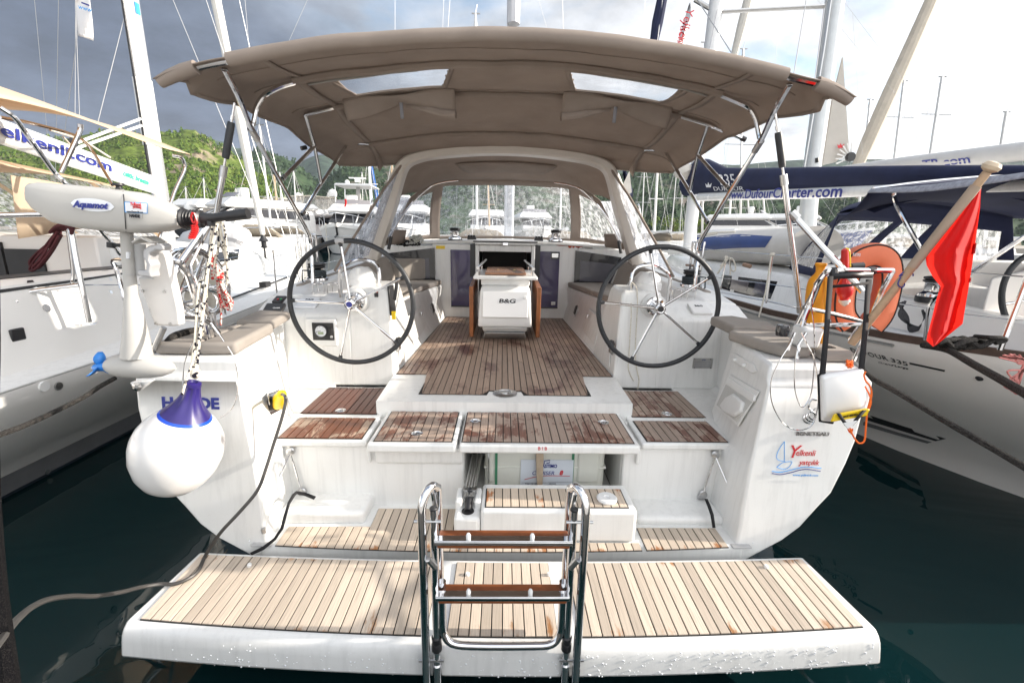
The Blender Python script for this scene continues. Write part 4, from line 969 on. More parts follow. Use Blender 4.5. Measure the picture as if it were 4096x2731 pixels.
# ---- ladder
lad = obj('boarding_ladder', MB(), steel, Y) if False else None
yl = 1.565
def lrail(s):
    x = s*.318-.012
    up = [(x, yl-.01, .12), (x, yl-.01, .98), (x-s*.0, yl, 1.06), (x-s*.012, yl+.02, 1.105), (x-s*.03, yl+.05, 1.12), (x-s*.045, yl+.075, 1.10), (x-s*.05, yl+.085, 1.03), (x-s*.05, yl+.085, .45)]
    return MB().tube(spline(up[:2], 1)+spline(up[1:], 4)[1:], .0175, 12)
LA = obj('boarding_ladder', lrail(-1).add(*(lambda m_: (m_.v, m_.f))(lrail(1))), steel, Y)
for s in (-1, 1):
    x = s*.275-.012
    obj('inner_leg', MB().tube([(x, yl+.012, .30), (x, yl+.012, 1.045)], .0165, 12), steel, LA)
    obj('leg_cap', MB().lathe([(.0165, 0), (.0165, .006), (.013, .010), (.001, .0105)], 14, Matrix.Translation((x, yl+.012, 1.044))), blk, LA)
    obj('leg_sleeve', MB().tube([(x, yl+.012, .375), (x, yl+.012, .405), (x, yl+.012, .41), (x, yl+.012, .44)], [.022, .022, .019, .022], 12), blk, LA)
    obj('hinge_plate', MB().tube([(x-s*.006, yl-.012, .80), (x+s*.02, yl-.02, .845)], .013, 8), steeld, LA)
    for z in (.33, 1.0): obj('hinge_bolt', MB().tube([(x-s*.03, yl, z), (x+s*.075, yl, z)], .006, 8), steeld, LA)
    obj('link_arm', MB().tube([(x+s*.008, yl+.055, 1.09), (x-s*.005, yl+.05, 1.00)], .010, 8), steel, LA)
    obj('lower_leg', MB().tube([(x, yl+.01, .05), (x, yl+.01, .30)], .020, 12), steel, LA)
    obj('eye', MB().tube([(x+s*.05+.010*math.cos(a*.7), yl+.01, .655+.012*math.sin(a*.7)) for a in range(9)], .003, 5, closed=True), steel, LA)
for z in (.925, .668):
    tr = obj('tread_plate', MB().box(-.282, .258, yl-.030, yl+.005, z+.004, z+.010).box(-.282, .258, yl-.030, yl-.026, z-.012, z+.004), steel, LA, bevel=.002)
    obj('tread', MB().box(-.272, .248, yl-.026, yl+.05, z-.028, z+.003), pm('tread_teak', (.20, .062, .022), .35, var=.2, vs=14), LA, bevel=.005)
    for x in (-.15, .10): obj('tread_stud', MB().lathe([(.009, 0), (.010, .014), (.006, .022), (.001, .024)], 10, Matrix.Translation((x, yl-.014, z+.010))), white, tr)
uu = spline([(-.262, yl+.03, .70), (-.262, yl+.02, .50), (-.25, yl+.01, .445), (-.21, yl, .415), (-.1, yl, .405), (.1, yl, .405), (.19, yl, .412), (.225, yl+.01, .44), (.238, yl+.02, .50), (.238, yl+.03, .70)], 5)
obj('bottom_rung', MB().tube(uu, .0165, 12), steel, LA)
obj('base_bar', MB().tube([(-.30, yl, .135), (.28, yl, .135)], .016, 10), steel, LA)
# ---- pushpit, starboard then port (port mirrored, plus the outboard mount)
def pt(u, v, y): return P(u, v, y=y)
rail = [pt(3185, 1434, 2.505), pt(3213, 1287, 2.53), pt(3245, 1207, 2.53), pt(3277, 1127, 2.49), pt(3300, 1095, 2.45), pt(3335, 1083, 2.40), pt(3572, 1083, 2.38)]
pp = obj('pushpit', MB().tube(spline(rail, 4), .0145, 10), steel, Y, label='starboard pushpit rail carrying the rescue bag')
obj('rail_leg', MB().tube([pt(3572, 1083, 2.38), pt(3528, 1160, 2.38), pt(3498, 1235, 2.4), pt(3455, 1355, 2.42), pt(3400, 1490, 2.45)], .0125, 10), steel, pp)
obj('mid_rail', MB().tube([pt(3226, 1301, 2.53), pt(3443, 1298, 2.42)], .0125, 10), steel, pp)
obj('inner_rail', MB().tube([pt(3213, 1230, 2.60), pt(3330, 1254, 2.62), pt(3443, 1284, 2.7)], .0125, 10), steel, pp)
obj('rail_leg', MB().tube([pt(3277, 1130, 2.52), pt(3215, 1240, 2.75), pt(3168, 1335, 2.95)], .0125, 10), steel, pp)
obj('flag_socket', MB().tube([pt(3408, 1362, 2.28), pt(3440, 1315, 2.32)], .019, 12), steel, pp)
obj('diagonal_strut', MB().tube([pt(3178, 866, 2.92), pt(3285, 985, 2.80), pt(3370, 1075, 2.70), pt(3452, 1166, 2.62)], .0185, 10), steel, pp)
obj('strut_clamp', MB().tube([pt(3165, 850, 2.93), pt(3190, 875, 2.91)], .026, 10), steeld, pp)
for a, c, r in (((3300, 1090), (3262, 1140), .012), ((3262, 1140), (3255, 1165), .008), ((3225, 1330), (3190, 1385), .009), ((3180, 1330), (3150, 1400), .009)):
    obj('turnbuckle', MB().tube([pt(*a, 2.44), pt(*c, 2.44)], r, 8), steel, pp)
sl = obj('stern_light', MB().loft([[Vector(p) for p in ((1.86, 2.50, 1.44), (1.98, 2.50, 1.44), (1.98, 2.62, 1.44), (1.86, 2.62, 1.44))], [Vector(p) for p in ((1.865, 2.48, 1.56), (1.985, 2.48, 1.56), (1.98, 2.60, 1.57), (1.87, 2.60, 1.57))]]), white, pp, bevel=.02, seg=3)
lc = P(3255, 1352, y=2.47)
obj('light_lens', MB().lathe([(.001, -.035), (.032, -.03), (.036, 0), (.032, .03), (.001, .035)], 16, Matrix.Translation(lc)), wglass, sl)
sl.location = Vector((lc.x-1.925, lc.y+.045-2.53, lc.z-1.505))
# loose stainless lifeline wires hanging off the rails
w_ = MB()
for pts, y in (([(3158, 1380), (3120, 1440), (3088, 1510), (3082, 1570), (3095, 1630), (3130, 1690), (3180, 1718), (3230, 1712), (3258, 1680), (3272, 1610), (3270, 1520), (3255, 1430), (3230, 1380), (3205, 1330)], 2.19),
               ([(3185, 1400), (3178, 1480), (3180, 1560), (3195, 1610), (3208, 1628), (3225, 1615), (3245, 1570), (3255, 1480), (3258, 1400), (3255, 1300), (3247, 1230), (3255, 1150)], 2.19)):
    w_.tube(spline([P(u, v, y=y) for u, v in pts], 5), .0028, 5)
obj('hanging_wire', w_, steel, pp)
# port pushpit: read from its own pixels
lrl = [P(930, 1412, z=1.42), pt(895, 1290, 2.5), pt(860, 1200, 2.46), pt(818, 1120, 2.42)]
lp = obj('pushpit', MB().tube([P(737, 1372, y=2.35), pt(780, 1290, 2.42), pt(835, 1225, 2.5), pt(848, 1252, 2.55), pt(868, 1340, 2.56), pt(877, 1412, 2.56)][3:], .0145, 10), steel, Y, label='port pushpit rail with the outboard bracket')
obj('rail_loop', MB().tube(spline([pt(658, 1047, 2.30), pt(700, 1045, 2.31), pt(728, 1058, 2.33), pt(750, 1095, 2.36), pt(768, 1150, 2.38), pt(790, 1230, 2.42), pt(818, 1300, 2.45)], 5), .0155, 10), steel, lp)
obj('mid_rail', MB().tube([pt(702, 1270, 2.33), pt(800, 1276, 2.42)], .0155, 10), steel, lp)
obj('rail_leg', MB().tube([pt(752, 1095, 2.38), pt(772, 1130, 2.42), pt(800, 1215, 2.5), pt(822, 1290, 2.52), pt(845, 1395, 2.52)], .0125, 10), steel, lp)
obj('rail_leg', MB().tube([pt(655, 1310, 2.4), pt(640, 1345, 2.4), pt(618, 1395, 2.4)], .0145, 10), steeld, lp)
obj('cross_brace', MB().tube([pt(690, 1098, 2.42), pt(826, 905, 2.62)], .0185, 10), steel, lp)
obj('cross_brace', MB().tube([pt(706, 1224, 2.38), pt(776, 1208, 2.42)], .013, 10), steel, lp)
obj('cross_brace', MB().tube([pt(840, 905, 2.66), pt(770, 1045, 2.5), pt(706, 1200, 2.4)], .008, 8), steel, lp)
obj('rail_leg', MB().tube([pt(815, 1215, 2.5), pt(838, 1260, 2.56), pt(858, 1300, 2.6)], .012, 10), steel, lp)
for a, c, r in (((757, 1060), (765, 1100), .014), ((775, 1105), (792, 1160), .009), ((825, 1282), (850, 1300), .012), ((845, 1290), (878, 1335), .010), ((870, 1325), (910, 1385), .004)):
    obj('turnbuckle', MB().tube([pt(*a, 2.44), pt(*c, 2.44)], r, 8), steel, lp)
w_ = MB()
for pts in ([(910, 1385), (935, 1430), (950, 1500), (950, 1560), (935, 1620), (905, 1655), (880, 1670)], [(770, 1370), (745, 1430), (735, 1480), (730, 1545)]):
    w_.tube(spline([P(u, v, y=2.19) for u, v in pts], 5), .0028, 5)
obj('hanging_wire', w_, steel, lp)
# stanchions and lifelines along the deck
for s in (-1, 1):
    xs_ = []
    for y, base, x in ((4.75, 1.46, 2.02), (6.6, 1.45, 2.05), (8.6, 1.47, 1.92)):
        so_l = obj('stanchion', MB().tube([(s*x, y, base), (s*(x+.02), y, base+.58)], .0125, 8), steel, Y)
        xs_.append((s*(x+.02), y, base+.56))
    obj('gate_rail', MB().tube(spline([(s*2.02, 4.9, 1.46), (s*2.03, 4.9, 1.98), (s*2.03, 4.94, 2.03), (s*2.03, 4.99, 2.03), (s*2.03, 5.02, 1.98), (s*2.03, 5.02, 1.46)], 3), .0125, 8), steel, Y)
    ll = MB().tube([(s*2.03, 4.97, 2.01)]+xs_[1:]+[(s*1.2, 11.5, 2.08)], .0035, 5).tube([(s*2.03, 4.97, 1.72)]+[(a, b_, c-.28) for a, b_, c in xs_[1:]]+[(s*1.2, 11.5, 1.8)], .003, 5)
    obj('lifeline', ll, steel, Y)
# ---- transom hardware
for s in (-1, 1):
    a = Vector((s*1.317, 2.59, .775)); c = Vector((s*1.272, 2.59, .487))
    for p, k in ((a, 1), (c, -1)):
        T = Matrix.Translation(p) @ Matrix.Rotation(R(90), 4, 'X')
        fo = obj('pad_eye', MB().obox(Matrix.Translation(p+Vector((0, .005, k*.022))), .05, .012, .034), steeld, Y, bevel=.004)
        obj('sheave', MB().lathe([(.022, 0), (.024, .005), (.018, .012), (.024, .02), (.012, .024), (.001, .024)], 14, Matrix.Translation(p+Vector((0, 0, -k*.006))) @ Matrix.Rotation(R(90), 4, 'X')), steeld, fo)
    obj('platform_wire', MB().tube([a+Vector((0, -.02, -.02)), (s*1.42, 2.23, .40)], .004, 6), steel, Y)
    obj('tension_rod', MB().tube([a+Vector((-s*.005, -.015, -.03)), c.lerp(a, .5)+Vector((0, -.012, 0)), c+Vector((0, -.015, .02))], [.003, .006, .005], 6), steel, Y)
obj('deck_cleat', MB().tube([P(1052, 2112, y=2.21), P(1056, 2130, y=2.21)], .012, 8), steeld, Y)
# towing eye plate on the port corner
obj('corner_plate', MB().prism([P(u, v, y=2.24) for u, v in ((517, 1530), (610, 1522), (560, 1562), (540, 1567))], (0, .03, 0)), white, Y, bevel=.006)
obj('corner_eye', MB().lathe([(.010, .004), (.022, .0), (.024, .008), (.010, .010)], 18, Matrix.Translation(P(552, 1545, y=2.232)) @ Matrix.Rotation(R(90), 4, 'X'), caps=False), steel, Y)
# ---- names and logos on the wings
def yr_(z): return 2.22+.11*(z-.3)
def wtext(s, u, v, size, mat, **kw):
    p = P(u, v, y=2.31); p = P(u, v, y=yr_(p.z)-.004)
    return text('lettering', s, frame(p, (1, 0, -.012), (0, .11, 1)), size, mat, Y, **kw)
wtext('HANDE', 761, 1614, .082, blueink, bold=.0035, width=.30)
wtext('BENETEAU', 3250, 1735, .030, steel, bold=.0008, width=.185, ext=.002)
wtext('Y', 3172, 1808, .105, redink, shear=.25)
wtext('elkenli', 3222, 1812, .048, redink, shear=.2, width=.11)
wtext('yatçılık', 3236, 1850, .042, redink, shear=.2, width=.115)
wtext('www.yelkenli.com', 3222, 1900, .016, skyink, width=.145)
def wcurve(pts, r, mat):
    q = []
    for u, v in pts:
        p = P(u, v, y=2.28); q.append(P(u, v, y=yr_(p.z)-.003))
    obj('logo_line', MB().tube(q, r, 5), mat, Y)
def sp2(pts, k=5): return [(p.x, p.y) for p in spline([(a, b_, 0) for a, b_ in pts], k)]
wcurve(sp2([(3138, 1765), (3120, 1790), (3107, 1820), (3112, 1838), (3138, 1845)])+[(3138, 1765)], .0016, skyink)
wcurve(sp2([(3107, 1868), (3130, 1850), (3160, 1845), (3168, 1848), (3155, 1868), (3135, 1876), (3107, 1868)]), .0016, skyink)
wcurve(sp2([(3088, 1884), (3120, 1888), (3160, 1880), (3220, 1867), (3285, 1872)]), .0022, skyink)
wcurve(sp2([(3088, 1892), (3120, 1897), (3160, 1890), (3220, 1876), (3282, 1884)]), .0022, blueink)
# seahorse emblem, raised chrome
for pts in (sp2([(3268, 1600), (3250, 1595), (3238, 1610), (3236, 1630), (3250, 1640), (3264, 1632)]), sp2([(3218, 1660), (3214, 1675), (3222, 1688), (3240, 1693)]), sp2([(3228, 1655), (3224, 1670), (3234, 1682), (3250, 1686)]), sp2([(3238, 1652), (3236, 1665), (3246, 1676), (3258, 1676)]), sp2([(3240, 1645), (3256, 1650), (3262, 1665), (3254, 1680)])):
    wcurve(pts, .0045, steel)
# ---- cushions (loose, laid on)
def cushion(name, plan, z0, z1, label, group, mat=cush, bev=.022):
    mb = MB().loft([[(x, y, z0) for x, y in plan], [(x, y, z1) for x, y in plan]])
    o = obj(name, mb, mat, None, bevel=bev, seg=4); tag(o, label, 'cushion', group); return o
HG = 'cushions on the helm seats'
cushion('seat_cushion', [(-1.47, 2.42), (-1.665, 2.40), (-1.70, 2.96), (-1.53, 2.96)], 1.423, 1.492, 'taupe cushion inboard on the port quarter behind the fender', HG)
cushion('seat_cushion', [(-1.68, 2.40), (-1.90, 2.40), (-1.90, 2.62), (-1.715, 2.98)], 1.423, 1.488, 'taupe cushion outboard on the port quarter beside the outboard motor', HG)
cushion('seat_cushion', [(-1.545, 2.985), (-1.80, 3.0), (-1.86, 3.42), (-1.60, 3.36)], 1.435, 1.50, 'taupe cushion on the port quarter nearest the port wheel', HG)
cushion('seat_cushion', [(1.475, 2.93), (1.55, 2.60), (1.60, 2.50), (1.76, 2.50), (1.80, 2.96), (1.55, 3.0)], 1.423, 1.492, 'taupe cushion with a sunlit patch on the starboard quarter', HG)
cushion('seat_cushion', [(1.775, 2.42), (1.95, 2.42), (1.95, 2.62), (1.80, 2.62)], 1.423, 1.488, 'short taupe cushion behind the stern light on the starboard quarter', HG)
cushion('seat_cushion', [(1.55, 3.02), (1.86, 2.98), (1.90, 3.2), (1.75, 3.45), (1.56, 3.40)], 1.435, 1.505, 'taupe cushion on the starboard quarter nearest the starboard wheel', HG)
BG = 'cockpit bench cushions'
ix = lambda y: .865+.19*(6.15-y)
for s, side in ((-1, 'port'), (1, 'starboard')):
    cushion('bench_cushion', [(s*ix(5.36), 5.36), (s*ix(6.2), 6.2), (s*1.50, 6.2), (s*1.60, 5.36)], 1.388, 1.455, f'taupe {side} bench cushion beside the dark portlight', BG)
    cushion('bench_cushion', [(s*ix(4.42), 4.42), (s*ix(5.345), 5.345), (s*1.62, 5.345), (s*1.76, 4.42)], 1.388, 1.455, f'taupe {side} bench cushion behind the pedestal', BG)
    for y0, y1, nm in ((4.30, 5.14, 'low aft end of the'), (5.155, 5.93, 'tall forward end of the')):
        rr = []
        for k in range(5):
            y = y0+(y1-y0)*k/4; q = (y-4.4)/1.5; xb = 1.80-.40*q; xt = 1.885-.385*q; zt = 1.605+.175*q
            rr.append([(s*xb, y, 1.455), (s*(xb+.10), y, 1.455), (s*(xt+.07), y, zt-.01), (s*xt, y, zt)])
        o = obj('backrest_cushion', MB().loft(rr), cush, None, bevel=.022, seg=4)
        tag(o, f'taupe backrest cushion at the {nm} {side} bench', 'cushion', 'cockpit backrests')
    cushion('bolster', [(s*1.06, 6.20), (s*1.50, 6.13), (s*1.50, 6.03), (s*1.38, 5.97)], 1.456, 1.74, f'taupe end cushion standing under the {side} portlight', 'cockpit backrests') if s < 0 else None
tag(obj('lanyard', LANYARD, ropew), 'two thin white lines hanging from the starboard pedestal', 'rope')
# ================================================================== NEIGHBOURS
from mathutils.bvhtree import BVHTree
def bvh(mb): return BVHTree.FromPolygons([Vector(v) for v in mb.v], mb.f)
def ray(u, v): return (rg2*((u-W_/2)/F_) + dw2*((v-H_/2)/F_) + fwd).normalized()
def hit(tree, u, v, off=.004):
    d = ray(u, v); h = tree.ray_cast(CAM, d)
    return (h[0]-d*off, h[1]) if h[0] else (None, None)
def decal(tree, pts, mat, name, parent, n=10, off=.004, m=6):
    """patch between two edge lines of photo points, laid on a curved surface"""
    a, c = pts; rows = []
    for i in range(n+1):
        k = i/n
        def at_(line):
            q = k*(len(line)-1); j = int(min(q, len(line)-2)); f = q-j
            return line[j][0]*(1-f)+line[j+1][0]*f, line[j][1]*(1-f)+line[j+1][1]*f
        (u0, v0), (u1, v1) = at_(a), at_(c)
        row = [hit(tree, u0+(u1-u0)*j/m, v0+(v1-v0)*j/m, off)[0] for j in range(m+1)]
        if None not in row: rows.append(row)
    if len(rows) > 1: return obj(name, MB().loft(rows, ring_closed=False, caps=False), mat, parent)
def surftext(tree, s, u0, v0, u1, v1, size, mat, parent, name='lettering', **kw):
    p0, n0 = hit(tree, u0, v0); p1, n1 = hit(tree, u1, v1)
    if p0 is None or p1 is None: return
    c = (p0+p1)/2; x = (p1-p0); n = ((n0+n1)/2).normalized()
    if n.dot(CAM-c) < 0: n = -n
    y = n.cross(x.normalized())
    return text(name, s, frame(c+n*.006, x, y), size, mat, parent, width=x.length, **kw)

# ------------------------------------------------------------------ port neighbour
cream = pm('cream_canvas', (0.68, 0.56, 0.42), 0.9, var=.08, vs=4, bmp=.2, bs=200); translucent(cream, (0.78, 0.56, 0.34), .35)
gelb = pm('neighbour_gelcoat', (0.82, 0.805, 0.78), 0.28, var=.03, vs=1.2)
boot = pm('grey_boot_stripe', (0.16, 0.165, 0.175), 0.4, var=.1)
antif = pm('dark_antifouling', (0.02, 0.03, 0.045), 0.5, var=.2)
LY = thing('sailing_yacht', 'white yacht moored to port with cream bimini and celtic breeze on its boom', 'sailing yacht', loc=(-5.3, 6, 0))
XC = -5.3
def hull_rings(xc, side, stations):
    """stations: (y, half-beam at deck, deck z, half-beam at waterline)"""
    out = []
    for y, hb, zd, wb in stations:
        half = [(hb, zd), (hb*.998+.0, zd-.12), (hb*.6+wb*.4+.05, zd*.62), (hb*.3+wb*.7+.06, zd*.38), (wb+.03, .20), (wb, .02), (wb*.9, -.25)]
        out.append([(xc-a, y, z) for a, z in half]+[(xc, y, -.5)]+[(xc+a, y, z) for a, z in reversed(half)])
    return out
lst = [(.8, 1.90, 1.02, 1.15), (1.6, 2.02, 1.03, 1.28), (2.8, 2.10, 1.05, 1.39), (4.5, 2.16, 1.08, 1.42), (6, 2.10, 1.13, 1.38), (7.5, 1.88, 1.20, 1.15), (9, 1.40, 1.28, .75), (10.3, .80, 1.35, .32), (11.2, .30, 1.42, .08), (11.55, .06, 1.46, .02)]
lh = MB().loft(hull_rings(XC, 1, lst), ring_closed=False, caps=False)
lho = obj('hull', lh, gelb, LY, angle=50)
lt = bvh(lh)
# painted grey band and blue-black antifouling
def band(stn, xc, z0, z1, mat, name, parent, side, off=.006):
    rows = []
    for y, hb, zd, wb in stn:
        def xa(z):
            half = [(hb, zd), (hb*.998, zd-.12), (hb*.6+wb*.4+.05, zd*.62), (hb*.3+wb*.7+.06, zd*.38), (wb+.03, .20), (wb, .02), (wb*.9, -.25)]
            for (a, p), (b_, q) in zip(half, half[1:]):
                if q <= z <= p: return b_+(a-b_)*(z-q)/(p-q)
            return wb
        rows.append([(xc+side*(xa(z0)+off), y, z0), (xc+side*(xa((z0+z1)/2)+off), y, (z0+z1)/2), (xc+side*(xa(z1)+off), y, z1)])
    return obj(name, MB().loft(rows, ring_closed=False, caps=False), mat, parent)
band(lst, XC, .03, .19, boot, 'boot_stripe', LY, 1); band(lst, XC, -.2, .03, antif, 'antifouling', LY, 1)
# deck, coaming and trunk
dk_ = MB().loft([[(XC-hb, y, zd), (XC, y, zd+.06), (XC+hb, y, zd)] for y, hb, zd, wb in lst], ring_closed=False, caps=False)
obj('deck', dk_, gel, LY, solid=.02)
co = MB()
cst_ = [(1.0, -3.50), (2.5, -3.44), (4.0, -3.44), (5.0, -3.50), (5.8, -3.66)]
co.loft([[(x, y, 1.04), (x-.06, y, 1.40), (x-.13, y, 1.66), (x-.18, y, 1.70), (x-.45, y, 1.70), (x-.5, y, 1.2)] for y, x in cst_])
coo = obj('coaming', co, gelb, LY, bevel=.02, seg=3)
ct = bvh(co)
decal(ct, ([(0, 1158), (300, 1118), (630, 1070)], [(0, 1172), (300, 1128), (630, 1076)]), blk, 'lid_gap', coo)
for pts in ([(108, 1122), (130, 1120), (138, 1128), (108, 1132)], [(408, 1077), (425, 1074), (433, 1081), (408, 1084)]):
    q = [hit(ct, *p)[0] for p in pts]
    if None not in q: obj('lid_notch', MB().add(q, [(0, 1, 2, 3)]), blk, coo)
for u, v, r in ((187, 1232, .030), (445, 1168, .016), (68, 1205, .008)):
    p, n = hit(ct, u, v)
    if p: obj('flush_latch', MB().lathe([(r, 0), (r, .006), (r*.7, .009), (r*.6, .002), (r*.3, .004), (r*.1, .008)], 20, Matrix.Translation(p) @ n.to_track_quat('Z', 'Y').to_matrix().to_4x4()), steel, coo)
for pts in ([(132, 1150), (148, 1147), (166, 1182), (150, 1186)], [(428, 1097), (438, 1094), (452, 1122), (442, 1124)]):
    q = [hit(ct, *p)[0] for p in pts]
    if None not in q: obj('hinge_plate', MB().add(q, [(0, 1, 2, 3)]), paper, coo)
p, n = hit(ct, 70, 1338)
if p: obj('side_light', MB().obox(Matrix.Translation(p), .02, .10, .09), blk, coo, bevel=.01)
# trunk cabin
tst = [(4.6, -3.86, 1.62, 1.98), (5.5, -3.86, 1.60, 1.96), (6.8, -3.98, 1.55, 1.86), (8.2, -4.25, 1.48, 1.72), (9.3, -4.65, 1.42, 1.55)]
tr_ = MB().loft([[(x+.03, y, 1.05), (x, y, z0), (x-.05, y, z1-.10), (x-.16, y, z1-.02), (XC, y, z1+.05), (2*XC-x+.16, y, z1-.02), (2*XC-x, y, z0), (2*XC-x-.03, y, 1.05)] for y, x, z0, z1 in tst])
tro = obj('cabin_trunk', tr_, gel, LY, bevel=.02, seg=3)
tt_ = bvh(tr_)
decal(tt_, ([(865, 1010), (930, 1000), (1000, 990)], [(870, 1050), (930, 1042), (985, 1030)]), wglass, 'cabin_window', tro)
decal(tt_, ([(640, 1035), (760, 1018), (850, 1008)], [(640, 1075), (760, 1062), (852, 1050)]), pm('smoked_window', (.22, .22, .23), .15, var=.1), 'cabin_window', tro)
# cockpit block in the shade: bulkhead with instruments and companionway
cb = obj('cockpit_bulkhead', MB().box(-7.0, -3.86, 4.45, 4.6, 1.0, 1.99), gelb, LY, bevel=.02)
obj('companionway', MB().box(-5.7, -4.72, 4.42, 4.448, 1.1, 1.92), blk, cb)
obj('cockpit_seat', MB().box(-4.4, -3.95, 1.6, 4.44, 1.0, 1.32), gelb, LY, bevel=.02)
obj('helm_pedestal', MB().box(-4.55, -4.25, 2.4, 2.7, 1.0, 1.75), blk, LY, bevel=.02)
obj('portlight', MB().box(-4.70, -4.36, 4.425, 4.447, 1.62, 1.86), blk, cb)
# black strip laid on the coaming in place of recess shade
obj('recess_shade_strip', MB().box(-3.87, -3.64, 3.3, 5.0, 1.66, 1.705), blk, coo)
# bimini
def lb(u, v):
    x = -7.2+3.85*u; y = 2.2+3.0*v; k = (x+5.3)/1.95
    return (x, y-.25*(1-k*k)*(1-v), 2.83+.40*(1-abs(k)**2.2)+.06*math.sin(math.pi*v)-.02*math.sin(3*math.pi*v)+.006*noise.noise(Vector((x*3, y*3, 0))))
lbo = obj('bimini', MB().grid(lb, 30, 20), cream, LY, solid=.006, angle=70)
pl_ = lambda u, v, y: P(u, v, y=y)
for pts, r in (([(0, 431, 3.35), (57, 470, 3.4), (96, 523, 3.45), (144, 588, 3.5), (218, 690, 3.6), (270, 745, 3.65), (380, 890, 3.85), (492, 1030, 4.0), (505, 1060, 4.0)], .0165),
               ([(322, 498, 3.75), (321, 520, 3.75), (300, 570, 3.72), (244, 690, 3.66)], .0165),
               ([(690, 622, 5.05), (720, 628, 5.1), (736, 648, 5.15), (737, 683, 5.15), (697, 770, 5.0), (644, 930, 4.8), (605, 1040, 4.7)], .016),
               ([(0, 470, 3.9), (150, 500, 4.2), (330, 560, 4.6), (420, 690, 4.6), (450, 740, 4.5)], .013)):
    obj('bimini_tube', MB().tube(spline([P(a, b_, y=c) for a, b_, c in pts], 4), r, 10), steel, lbo)
# sprayhood: window and canvas
def lh_(u, v):
    a = -1+2*u; x = XC+1.62*a*(1-.10*v); y = 5.35+.55*(1-a*a)+(-.75)*v*(.4+.6*(1-a*a))
    return (x, y-.2*v, 1.97+.62*v*(1-.22*abs(a)**3))
sp_ = obj('sprayhood_window', MB().grid(lh_, 30, 8), vinyl_old, LY, angle=70)
def lr_(u, v):
    a = -1+2*u; q = Vector(lh_(u, 1)); q2 = Vector((XC+1.65*a, 3.6, 2.50+.22*(1-abs(a)**2.4)))
    return q.lerp(q2, v)
obj('sprayhood_roof', MB().grid(lr_, 30, 6), cream, LY, solid=.006, angle=70)
for a in (.12, .5, .88):
    obj('window_strap', MB().loft([[Vector(lh_(a+w, v/6))+Vector((0, -.012, 0)) for w in (-.012, .012)] for v in range(7)], ring_closed=False, caps=False), cream, sp_)
def side_(u, v):
    y = 3.65+1.75*u; zt = 2.44-.35*u*u; return (-3.70-.05*v, y, zt*(1-v)+(1.98+.25*u)*v)
obj('sprayhood_side', MB().grid(side_, 10, 4), cream, LY, solid=.006)
# mast, boom, vang, furled jib, rigging
mm = pm('silver_mast', (.62, .63, .64), .25, .6, var=.05)
lm = obj('mast', MB().loft([[(XC+.09*math.cos(a*math.pi/6), 7.42-.004*(z-2)+.14*math.sin(a*math.pi/6), z) for a in range(12)] for z in (1.85, 9, 17)]), mm, LY)
obj('mast_track', MB().box(XC-.012, XC+.012, 7.25, 7.285, 2.7, 9.0), blk, lm)
obj('mast_collar', MB().loft([[(XC+.10*math.cos(a*math.pi/6), 7.41+.15*math.sin(a*math.pi/6), z) for a in range(12)] for z in (3.25, 4.15)]), white, lm)
obj('mast_sticker', MB().box(XC+.088, XC+.094, 7.36, 7.44, 4.98, 5.12), skyink, lm)
bm = MB().loft([[(XC+.085*math.cos(a*math.pi/6)*1.0, y, zc+.135*math.sin(a*math.pi/6)) for a in range(12)] for y, zc in ((7.30, 2.69), (4.0, 3.22), (3.2, 3.35))])
bmo = obj('boom', bm, gel, LY); bt = bvh(bm)
surftext(bt, 'yelkenli.com', -60, 497, 448, 672, .165, blueink, bmo, bold=.004)
surftext(bt, 'celtic breeze', 492, 692, 594, 732, .10, grnink, bmo, bold=.003)
for dy in (0, .09): obj('vang', MB().tube([(XC, 7.25, 3.50+dy), (XC, 6.05, 2.98+dy*.6)], .018, 8), white, bmo)
bk = obj('block', MB().lathe([(.05, -.02), (.06, 0), (.05, .02)], 14, Matrix.Translation((XC+.02, 6.05, 3.06)) @ Matrix.Rotation(R(90), 4, 'Y')), blk, bmo)
obj('lazy_line', MB().tube([P(200, 520, y=5.2), P(330, 560, y=5.8), P(440, 630, y=6.3)], .012, 6).tube([P(250, 545, y=5.2), P(300, 600, y=5.3), P(460, 660, y=6.2)], .009, 6), ropew, bmo)
fs0, fs1 = Vector((XC, 10.35, 1.95)), Vector((XC, 7.75, 15.8))
jib = [fs0.lerp(fs1, k/16) for k in range(17)]
obj('furled_jib', MB().tube(jib, [.05, .075]+[.088-.003*k+.006*(k % 2) for k in range(15)], 10), pm('sail_cloth', (.70, .68, .64), .8, var=.06, vs=9, bmp=.4, bs=30), LY)
fd = obj('furler_drum', MB().lathe([(.02, -.55), (.02, -.30), (.09, -.28), (.05, -.26), (.05, -.16), (.10, -.14), (.04, -.05), (.03, .02)], 14, Matrix.Translation(fs0)), blk, LY)
rig = MB()
for a, c in (((1.98, 7.5, 1.16), (.55, 7.45, 7.2)), ((1.93, 7.3, 1.16), (.08, 7.4, 6.8)), ((1.95, 7.6, 1.16), (.1, 7.45, 16))):
    for s in (-1, 1): rig.tube([(XC+s*a[0], a[1], a[2]), (XC+s*c[0], c[1], c[2])], .0038, 5)
rig.tube([P(300, 455, y=5.5), P(302, 60, y=6.2)], .0035, 5).tube([P(318, 470, y=5.5), P(303, 45, y=6.2)], .0035, 5)
rig.tube([P(390, 495, y=6.5), P(470, 180, y=7.2), P(507, 30, y=7.3)], .005, 5)
obj('rigging', rig, pm('wire', (.42, .42, .42), .4, .6, var=0), LY)
